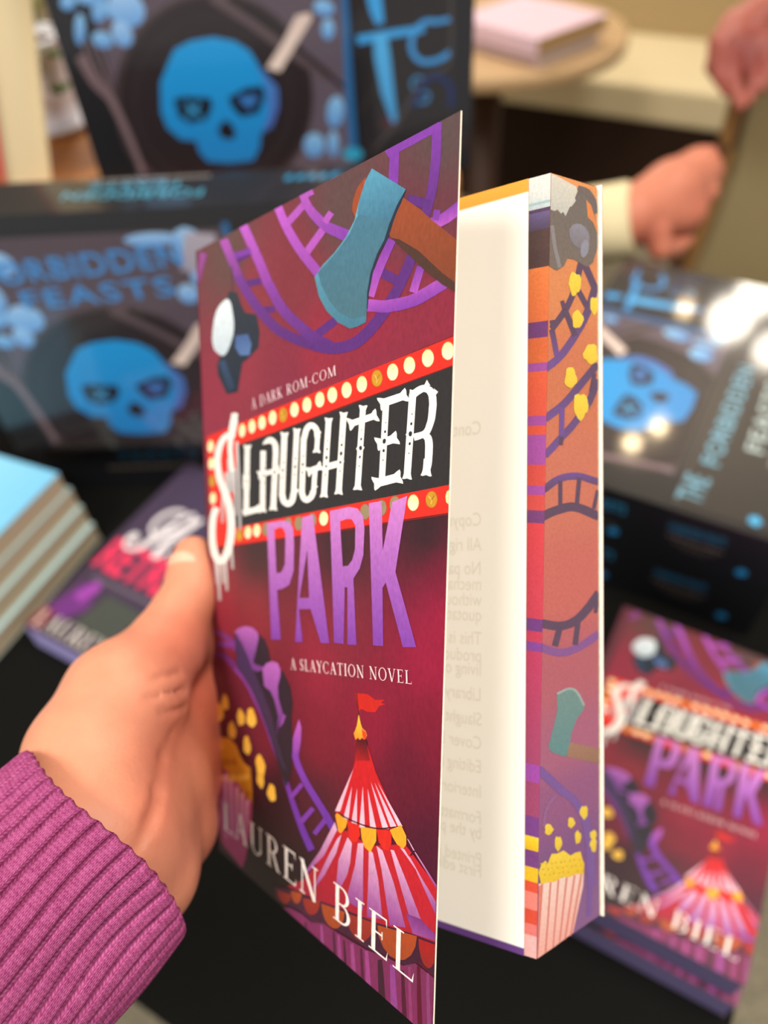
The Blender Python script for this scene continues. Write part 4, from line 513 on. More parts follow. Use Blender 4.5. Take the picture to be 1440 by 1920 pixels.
[124,58,140,104,52,160, 8.1,66.7,10.4,65.8,12.8,65,15.1,64.2,17.1,63.3,19,62.3,20.8,61.2,22.4,60,24.1,58.9,25.8,57.7,27.5,56.5,29.1,55.3,30.8,53.9,32.6,52.2,34.4,50.3,36.2,48.4,37.8,46.7,39.4,45.2,40.8,43.8,42.1,42.5,43.2,41.3,44.2,40.3,44.9,39.3,45.6,38.4,46.5,37.3,47.4,36.1,48.5,34.7,49.6,33.3,50.8,31.9,52.1,30.5,53.5,29,54.9,27.6,56.3,26.4,57.6,25.3,58.8,24.4,60,23.5,61.2,22.6,65.1,24.7,63.8,25.6,62.6,26.4,61.3,27.2,60,28.2,58.6,29.4,57.1,30.7,55.6,32,54.1,33.4,52.8,34.7,51.6,36,50.4,37.3,49.3,38.5,48.4,39.5,47.7,40.4,46.9,41.3,45.9,42.4,44.8,43.6,43.4,44.9,42,46.2,40.5,47.7,38.9,49.4,37.1,51.3,35.3,53.2,33.6,54.9,32,56.3,30.4,57.6,28.8,58.8,27.2,60,25.6,61.2,24,62.4,22.4,63.6,20.6,64.7,18.6,65.7,16.5,66.6,14.3,67.5,12.2,68.4],
[44,38,50,40,36,46, 10.1,78.6,28.9,80.4,33.2,79.4,35.9,76.7,37.2,73.5,41.3,72.9,46.6,70.7,50.4,67.5,51.9,63.1,50.9,58.6,51.4,51.1,50.6,42.7,47.1,37.5,42.5,42,37.1,48.9,30.8,55.3,25,60.5,18.9,64.7,11.4,67.4],
[70,50,92,52,44,64, 10.1,78.3,16.5,76.8,21.7,73,25.3,68.2,31.1,63.1,36.7,57.7,40.7,50.9,44.7,45.5,48,42.1,44.6,42.5,37.8,48.8,30.1,56.5,22,62.6,11.4,68.1,11.8,74],
[176,100,184,104,62,130, 9.9,78.8,13.5,80.5,19.1,81.8,24.5,81.9,28.2,80.9,29,79.2,27.2,75.9,26,73.5,24.3,71.1,21.8,73.9,18,76.6,14.2,78.4],
[150,80,160,110,62,140, 11.7,78.6,13.1,77.8,14.4,77,15.8,76.2,17,75.4,18.2,74.5,19.3,73.6,20.4,72.7,21.4,71.8,22.1,71,22.8,70.1,23.4,69.3,24.1,68.4,26.6,69.1,25.9,69.9,25.2,70.8,24.5,71.6,23.6,72.5,22.6,73.3,21.4,74.2,20.2,75.1,19,76,17.6,76.8,16.2,77.6,14.8,78.4,13.4,79.2],
[176,100,184,96,52,128, 31.4,70,34.3,72.1,38.6,73.4,42.3,73.3,44,71.8,43.9,69.7,42.1,66.5,42.4,62.9,45,59.2,42.2,54.5,40.7,50.9,42.2,57.5,39.6,61.9,36.9,64.1,32.6,64.9],
[140,72,160,-1,0,0, 45,58.9,47.3,58.5,45.6,56.1,42.8,54],
[120,66,140,-1,0,0, 25.4,70.7,32.1,70.7,31.4,69.7,26.9,68.4],
[184,96,188,126,62,166, 55.8,59.3,57.2,57,56.8,52.9,55.2,48.5,53.9,45.9,51.4,47,51.8,52.7,53.7,56],
[130,66,176,96,50,150, 51.1,48.2,51.6,47.4,52,46.6,52.5,45.7,53.3,44.8,54.4,43.9,55.7,42.9,57,41.9,58.4,41.1,59.7,40.3,61.1,39.6,62.5,38.9,63.9,38.2,65.3,37.5,66.8,36.8,68.2,36.1,69.6,35.3,71,34.5,72.3,33.7,73.7,32.9,75.1,32,76.6,31.2,78.1,30.5,79.6,29.7,81,29,84.5,31.3,83,32,81.6,32.7,80.1,33.4,78.6,34.1,77.2,34.9,75.8,35.7,74.5,36.5,73,37.3,71.5,38,70.1,38.7,68.6,39.4,67.2,40.1,65.8,40.8,64.4,41.4,63.1,42.1,61.9,42.8,60.5,43.6,59.2,44.6,58,45.5,57,46.4,56.3,47.1,55.8,47.9,55.4,48.7,54.9,49.5],
[124,60,164,-1,0,0, 51,34.7,58.7,40.9,56.6,41.2,48.8,35],
[120,60,162,-1,0,0, 57.5,29.2,65.5,35.9,63.2,36.1,55.1,29.5],
[116,58,160,-1,0,0, 66.1,28.8,72.5,34.6,70.2,34.8,63.8,28.9],
[226,172,56,236,190,80, -1.9,50.8,-1.7,49.2,-3.1,48,-4.7,47.2,-6.4,46,-8.3,46.6,-9.4,47.8,-10.3,48.9,-9.8,50.4,-9.4,52,-7.7,53.2,-5.7,52.8,-4,52.8,-2.3,52.2],
[226,172,56,236,190,80, 3,54.8,3.4,53.6,2.7,52.5,1.1,52.1,-0.2,51.6,-1.8,51.6,-2.8,52.4,-3.6,53.4,-3,54.6,-2.2,55.6,-1.4,56.8,0.3,56.9,1.6,56.5,2.7,55.9],
[226,172,56,236,190,80, 16.9,52.4,16.7,51.1,16.1,49.9,14.6,49.5,13.4,49,11.7,48.7,10.9,49.9,10.4,50.9,10.5,52.1,11.3,53.1,12.2,54.3,13.8,54.4,14.9,53.8,16.2,53.4],
[226,172,56,236,190,80, 25.8,54,26.2,52.5,24.9,51.4,23.6,50.5,22,50.2,20.5,50.4,18.7,50.8,18.5,52.3,19.1,53.6,19.4,55.1,20.8,56,22.5,56.4,24.1,56.1,24.8,54.9],
[226,172,56,236,190,80, 9.2,46.6,9,45.3,8.2,44.1,6.9,43.1,5.3,43.2,3.6,43,2,43.5,2,45,2.1,46.2,2.9,47.4,4.2,48.2,5.8,49.1,7.2,48.4,8,47.5],
[226,172,56,236,190,80, 21.2,44.2,21.4,42.8,20.4,41.7,19.4,40.7,18.1,40.6,16.8,40.8,15.3,41.1,15.3,42.7,15.5,44,15.8,45.3,16.9,46.1,18.2,46.7,19.6,46.3,20.2,45.1],
[226,172,56,236,190,80, 32.4,40,31.7,38.2,31.1,36.7,30.1,35.2,28.6,35,26.9,34.9,25.9,36.4,25.6,38.1,24.8,39.8,25.6,41.5,27,42.4,28.5,43,29.9,42.2,31.3,41.5],
[226,172,56,236,190,80, 31.1,35.6,31.2,34.5,30.5,33.5,29.8,32.4,28.4,32.2,27.4,32.8,26.1,33,25.5,33.9,25.7,35.1,26.2,36.2,27.5,36.7,28.6,37.2,30.1,37.5,30.8,36.5],
[226,172,56,236,190,80, 39.2,33.6,39.7,32.5,39.2,31.2,37.7,30.6,36.4,30.1,35.1,30.3,34,30.9,33,31.7,33.6,33.1,34.5,34.1,35.2,35.3,36.7,35.6,38.1,35.5,39.1,34.8],
[150,28,36,130,30,60, -10.9,31,-9.9,35.5,-0.4,35.2,14.9,25.5,15.6,10.8,-9.3,3.2,-10.9,8.3],
[214,150,44,206,140,30, -10.4,35.8,-4.5,41.5,3,42.7,9.1,41.7,12.3,38.7,15.6,37.2,20.5,36.7,21.2,33.6,21.8,29.9,21.5,24.6,14.9,26.5,8.1,28.4,0.9,29.4,-3.6,31,-6.2,33.9],
[190,86,134,150,44,96, -5.9,27,-0.7,31.4,2.8,29.8,8.2,29.1,12.5,28.2,16.6,26.6,21.6,25.6,20.2,17.1,14.4,4.7,11,0.9,2.3,2.2,-5.8,3.2,-9.4,12],
[238,184,70,-1,0,0, -4.1,39.2,-4.8,38.4,-6.1,37.9,-7.1,38.2,-7,39,-5.9,39.7,-4.7,39.8],
[186,116,26,-1,0,0, 1.1,34.8,0.5,34,-0.8,33.5,-1.8,33.8,-1.7,34.6,-0.6,35.3,0.7,35.4],
[238,184,70,-1,0,0, 6.3,30.6,5.7,29.8,4.5,29.3,3.5,29.5,3.6,30.3,4.6,31,5.8,31.1],
[186,116,26,-1,0,0, 11.4,26.5,10.8,25.6,9.6,25.1,8.7,25.4,8.7,26.1,9.7,26.9,10.9,27],
[238,184,70,-1,0,0, 17.1,33.5,16.5,32.6,15.3,32.2,14.4,32.4,14.5,33.2,15.4,33.9,16.6,34],
[186,116,26,-1,0,0, -3.3,33.5,-3.9,32.6,-5.2,32.2,-6.3,32.4,-6.2,33.2,-5.1,34,-3.8,34.1],
[238,184,70,-1,0,0, 2,29.2,1.4,28.4,0.1,27.9,-0.9,28.1,-0.8,28.9,0.3,29.7,1.5,29.8],
[186,116,26,-1,0,0, 8.1,36.4,7.5,35.5,6.3,35.1,5.3,35.3,5.4,36.1,6.4,36.8,7.6,36.9],
[238,184,70,-1,0,0, 13.1,32.2,12.5,31.4,11.3,30.9,10.4,31.1,10.4,31.9,11.4,32.6,12.6,32.7],
[186,116,26,-1,0,0, 18,28.1,17.4,27.3,16.3,26.8,15.4,27.1,15.4,27.8,16.4,28.5,17.5,28.6],
[238,184,70,-1,0,0, -2.4,27.8,-3,26.9,-4.4,26.4,-5.4,26.7,-5.3,27.5,-4.2,28.2,-2.9,28.4],
[186,116,26,-1,0,0, 3.9,35.1,3.3,34.2,2,33.8,1,34,1.1,34.8,2.2,35.5,3.4,35.6],
[238,184,70,-1,0,0, 9,30.9,8.4,30,7.2,29.6,6.2,29.8,6.3,30.6,7.3,31.3,8.5,31.4],
[186,116,26,-1,0,0, 14,26.8,13.4,25.9,12.2,25.4,11.3,25.7,11.4,26.4,12.4,27.2,13.5,27.3],
[238,184,70,-1,0,0, 19.6,33.7,19,32.9,17.9,32.5,17,32.7,17,33.4,18,34.1,19.1,34.2],
[186,116,26,-1,0,0, -0.4,33.8,-1.1,32.9,-2.4,32.4,-3.4,32.7,-3.3,33.5,-2.2,34.2,-0.9,34.3],
[238,184,70,-1,0,0, 4.8,29.5,4.2,28.7,2.9,28.2,1.9,28.4,2,29.2,3.1,29.9,4.3,30.1],
[186,116,26,-1,0,0, 9.9,25.4,9.3,24.5,8.1,24,7.1,24.3,7.2,25,8.2,25.8,9.4,25.9],
[238,184,70,-1,0,0, 15.7,32.4,15.1,31.6,13.9,31.1,13,31.4,13.1,32.1,14,32.9,15.2,33],
[186,116,26,-1,0,0, 20.5,28.4,19.9,27.6,18.8,27.1,17.9,27.3,17.9,28.1,18.9,28.8,20,28.9],
[238,184,70,-1,0,0, 0.5,28.1,-0.2,27.3,-1.5,26.8,-2.5,27,-2.4,27.8,-1.3,28.6,0,28.7],
[186,116,26,-1,0,0, 6.6,35.3,6,34.5,4.8,34,3.8,34.3,3.9,35,4.9,35.8,6.1,35.9],
[238,184,70,-1,0,0, 11.7,31.1,11.1,30.3,9.8,29.8,8.9,30.1,9,30.8,10,31.6,11.2,31.7],
[186,116,26,-1,0,0, 16.6,27,16,26.2,14.8,25.8,13.9,26,14,26.7,14.9,27.4,16.1,27.6],
[238,184,70,-1,0,0, -2.9,38.3,-3.5,37.5,-4.9,37,-5.9,37.3,-5.8,38.1,-4.7,38.8,-3.4,38.9],
[186,116,26,-1,0,0, 2.4,34,1.7,33.2,0.5,32.7,-0.5,32.9,-0.5,33.7,0.6,34.5,1.9,34.6],
[238,184,70,-1,0,0, 7.5,29.8,6.9,28.9,5.7,28.5,4.7,28.7,4.8,29.5,5.8,30.2,7,30.3],
[186,116,26,-1,0,0, 12.6,25.7,12,24.8,10.8,24.4,9.8,24.6,9.9,25.4,10.9,26.1,12.1,26.2],
[238,184,70,-1,0,0, 18.2,32.7,17.6,31.9,16.5,31.4,15.6,31.6,15.6,32.4,16.6,33.1,17.7,33.2],
[186,116,26,-1,0,0, -2,32.7,-2.7,31.8,-4,31.3,-5,31.6,-4.9,32.4,-3.8,33.1,-2.5,33.2],
[238,184,70,-1,0,0, 3.3,28.4,2.6,27.6,1.4,27.1,0.4,27.3,0.4,28.1,1.5,28.8,2.8,29],
[186,116,26,-1,0,0, 9.3,35.5,8.7,34.7,7.5,34.2,6.5,34.5,6.6,35.3,7.6,36,8.8,36.1],
[238,184,70,-1,0,0, 14.2,31.4,13.7,30.6,12.5,30.1,11.6,30.3,11.6,31.1,12.6,31.8,13.8,31.9],
[186,116,26,-1,0,0, 19.1,27.3,18.6,26.5,17.4,26.1,16.5,26.3,16.5,27,17.5,27.7,18.6,27.9],
[236,176,208,190,96,146, -3.6,28.9,-3.9,6.6,-2.1,7.1,-0.1,29.8],
[236,176,208,190,96,146, 1.5,28.1,2,8.3,3.8,8.9,4.8,29],
[236,176,208,190,96,146, 6.9,27.1,6.8,9.8,8.4,10.3,10.1,27.9],
[236,176,208,190,96,146, 11.7,26.3,10.9,11,12.5,11.5,14.8,27.1],
[236,176,208,190,96,146, 15.9,25.1,14.1,12,15.7,12.4,18.9,25.9],
[196,40,34,-1,0,0, 86.3,72,92,72.7,95.7,71.9,99.7,72.7,98,71.7,99.8,71.6,97.3,70.7,95.8,68.9,92.2,68.3,89.2,68.5,87.8,67.4],
[90,30,30,-1,0,0, 86.7,72,87.8,66.6,88.3,66.7,87.2,72.2],
[250,208,70,240,140,40, 88.1,66.8,89.1,64.6,89.8,63.7,91.5,63.2,92.1,62.3,91.1,61,89.6,61.3,88.9,60.3,87.9,60.9,86.7,60,85.8,61.5,86.6,62.6,87.3,63.9],
[224,70,40,-1,0,0, 89.6,63.5,91.5,63,91.9,62.2,91.1,61,90,61.7],
[70,24,32,150,30,34, 87.3,60.2,92.1,61.3,94.1,55.9,86.1,53.9],
[200,36,40,196,34,44, 87.5,59.7,91.9,60.7,94,57.8,96.6,54,101.7,49.3,108,44.1,99,40.3,88.7,38.1,77,38,83,46.5,86.7,54.4],
[70,24,34,176,34,38, 87.7,60.3,91.9,61.2,93.8,56.4,86.5,54.6],
[232,176,200,236,196,214, 86,52.5,79.4,39.4,76.7,38.7],
[232,176,200,236,196,214, 85.4,47.7,83.8,38.5,80.9,37.6],
[232,176,200,236,196,214, 87.9,47.8,88,38.6,85.2,37.8],
[232,176,200,236,196,214, 90.6,49.1,91.9,38.9,89.2,38.1],
[232,176,200,236,196,214, 92.9,49.1,97.2,40.2,94.4,39.3],
[232,176,200,236,196,214, 94.3,51.2,102.7,41.9,100,41.1],
[232,176,200,236,196,214, 95.9,51.6,106.2,43.3,103.5,42.5],
[232,176,200,236,196,214, 97.3,52,108.4,44.4,106.6,43.8],
[196,36,44,150,30,52, 77.3,33.6,83.2,35.4,94.1,34.9,109.5,40.5,111.8,39.6,116.6,37.4,122,34.9,122,20.8,114.8,20.4,101.8,17.1,83.6,13.7,70,11.3,47.2,7.6,58.5,13.6,66,20.4,72.5,27.8],
[226,178,206,140,66,140, 76.7,35.8,77.9,34,70.7,24.7,60.4,16,58,14.8,68.5,25.3],
[226,178,206,140,66,140, 78.2,31.8,80.3,33.5,77.5,27.6,71.1,19.4,62.7,11.1,73.4,25.6],
[226,178,206,140,66,140, 83.5,33.8,85.7,32.9,84.9,27.5,83.4,23.7,77,15.1,78.8,26.1],
[226,178,206,140,66,140, 88.7,33.9,91.4,34.8,91.3,28.4,91.6,17.5,82.9,16.7,87.4,27.7],
[226,178,206,140,66,140, 93.9,34.3,95.8,33.7,98.5,27.9,100.7,19,93.4,16.6,93.9,27.5],
[226,178,206,140,66,140, 97.4,36.1,100.1,35.8,105.2,29.8,110.6,21,104,18.8,99.7,31.4],
[226,178,206,140,66,140, 103.6,37.2,105.1,37.5,110.7,31.8,118.8,23,113.6,21.6,105.5,34],
[226,178,206,140,66,140, 107.4,39.1,109.4,39.2,116.3,35,122,31.5,122,28.6,111.9,38],
[226,178,206,140,66,140, 110.3,42.1,111,42,113.8,40.1,122,35.4,122,34.6,113,40.1],
[120,52,120,150,76,150, 110.5,24.4,116.3,25.4,122,24.3,122,22.8,113.6,20.8],
[64,22,34,-1,0,0, 77.8,38.4,79.5,38.4,81.3,38.4,83,38.5,84.8,38.5,86.8,38.7,88.8,38.9,90.7,39.1,92.6,39.3,94.3,39.6,96,39.9,97.6,40.3,99.4,40.8,101.4,41.5,103.5,42.4,105.7,43.2,107.7,44,107.6,44.3,105.6,43.5,103.5,42.7,101.4,41.9,99.4,41.2,97.7,40.7,96.1,40.3,94.5,40,92.8,39.8,91,39.5,89,39.3,87,39.1,85.1,39,83.3,38.9,81.6,38.9,79.9,38.9,78.2,38.9],
[244,160,40,-1,0,0, 77,37.7,78,38.6,83.4,38.1,82.5,36.1,80,33.7,78.7,33.9],
[214,44,36,-1,0,0, 83.2,37.9,89.2,38.8,89.8,36.4,88.1,34,85.7,33.3,84.1,34.3],
[248,166,44,-1,0,0, 89.9,38.5,97.2,40.2,97.3,37.3,94.6,33.5,92,34,90.5,35.7],
[212,44,36,-1,0,0, 97.3,40.1,103.9,42,104,38.9,102.8,36.7,100.7,36.3,98.4,37.4],
[246,166,44,-1,0,0, 103.2,41.9,107.9,44.5,110,42.6,110.1,40.6,108.9,39.2,106.3,39.4,104.5,40.5],
[70,22,36,-1,0,0, 112.1,38.5,113.8,40.2,113.2,40.3,111.6,38.6],
[60,26,46,70,30,54, 37.5,4.2,54.8,9,63.4,9.8,70,11.5,83.6,14.4,98,17,111.7,20.3,122,22.4,122,14.6,116.8,15.8,112,12.5,102.6,11,93.6,8.6,85,8.1,73.6,6.1,63.4,3.3,54.8,3.5,39.2,0.6],
[150,52,40,140,40,36, 40.2,4,49.8,6,49.5,4.6,48.4,3.3,46.9,2.2,45,1.5,43.2,1.4,41.6,1.8,40.6,2.8],
[168,72,34,156,70,36, 49.9,7.2,57.2,9.1,56.9,7.8,56.1,6.5,55,5.4,53.5,4.7,52.1,4.6,50.9,5,50.1,5.9],
[150,52,40,140,40,36, 58,8,68.6,11.3,68.2,9.5,67.1,7.7,65.4,6.2,63.4,5.2,61.4,4.8,59.6,5.3,58.4,6.4],
[168,72,34,156,70,36, 69.3,10.8,82.3,13.5,81.9,11.3,80.5,9.2,78.5,7.5,76.1,6.5,73.5,6.4,71.3,7.2,69.9,8.7],
[150,52,40,140,40,36, 83.3,13.6,96.6,16.4,96.2,14.1,94.8,11.9,92.8,10.2,90.3,9.1,87.7,9,85.4,9.8,83.8,11.4],
[168,72,34,156,70,36, 98.5,16.6,115.2,20.9,114.7,18.2,113.1,15.5,110.6,13.3,107.5,11.8,104.2,11.4,101.3,12.2,99.3,14],
[168,30,32,140,40,36, 115.8,20.6,122,21.9,122,17.9,121.9,17.7,120.9,16.2,119.6,15.4,118.2,15.6,117,16.6,116.2,18.4],
[116,46,84,122,40,88, 44,0,49.8,2,57.2,3,63.4,3.1,70.1,5.5,76.4,6.2,85,7.1,93.6,8.2,102.7,10.4,110,11.6,114.9,14.4,122,14.3,122,13.2,122,0],
[70,26,52,-1,0,0, 59.1,1.6,59.3,0.6,59.4,0,60.6,0,60.4,1,60,2],
[150,70,130,-1,0,0, 68.8,4.4,69,2.9,69.2,0.8,69.3,0,71,0,70.7,1.5,70.3,3.5,69.9,4.9],
[76,26,56,-1,0,0, 75.9,5.6,76,4,76.3,1.7,76.5,0,78.1,0,77.7,2.4,77.3,4.5,76.9,6.1],
[146,64,124,-1,0,0, 78.5,5.7,78.7,4.2,78.9,2,79.2,0,81,0,80.5,2.8,80.1,4.8,79.7,6.2],
[66,24,46,-1,0,0, 81.7,5.7,81.9,4.2,82.1,2.1,82.4,0,83.7,0,83.3,2.6,82.9,4.7,82.5,6.1],
[150,66,126,-1,0,0, 85.5,6.3,85.7,4.7,85.9,2.6,86.2,0,88.5,0,87.9,3.5,87.4,5.6,87,7],
[80,26,54,-1,0,0, 90.4,7.2,90.6,5.5,90.8,3.2,91.2,0,92.8,0,92.2,3.8,91.8,6,91.4,7.6],
[152,66,130,-1,0,0, 92.8,7.6,93,5.7,93.2,3.3,93.5,0,96,0,95.9,0.4,95.2,4.3,94.8,6.6,94.4,8.3],
[60,26,44,-1,0,0, 99,8.1,99,6.1,99.2,3.6,99.5,0,102.8,0,102.6,0.9,101.9,4.9,101.4,7.2,100.9,9],
[140,64,136,-1,0,0, 104.4,9.3,104.6,6.9,104.8,3.9,105.1,0,108.1,0,108,0.8,107.3,5.2,106.8,8,106.3,10.2],
[76,22,46,-1,0,0, 109.2,10.1,109.4,7.6,109.6,4.6,110.1,0.1,110.1,0,112.1,0,111.9,1.1,111.2,5.5,110.8,8.3,110.4,10.6],
[140,56,104,-1,0,0, 112.1,12.3,112.3,8.8,112.6,4.8,113.1,0,114.5,0,113.8,5.4,113.3,9.3,113,12.7],
[88,18,42,-1,0,0, 115.5,14.1,115.7,10,116,5.4,116.5,0,118.5,0,118.5,0.4,117.7,6.3,117.2,10.8,116.8,14.7],
[136,62,112,-1,0,0, 119.2,14.1,119.4,10.1,119.8,5.6,120.3,0,121.9,0,121.8,0.5,121.1,6.3,120.6,10.7,120.2,14.6],
]
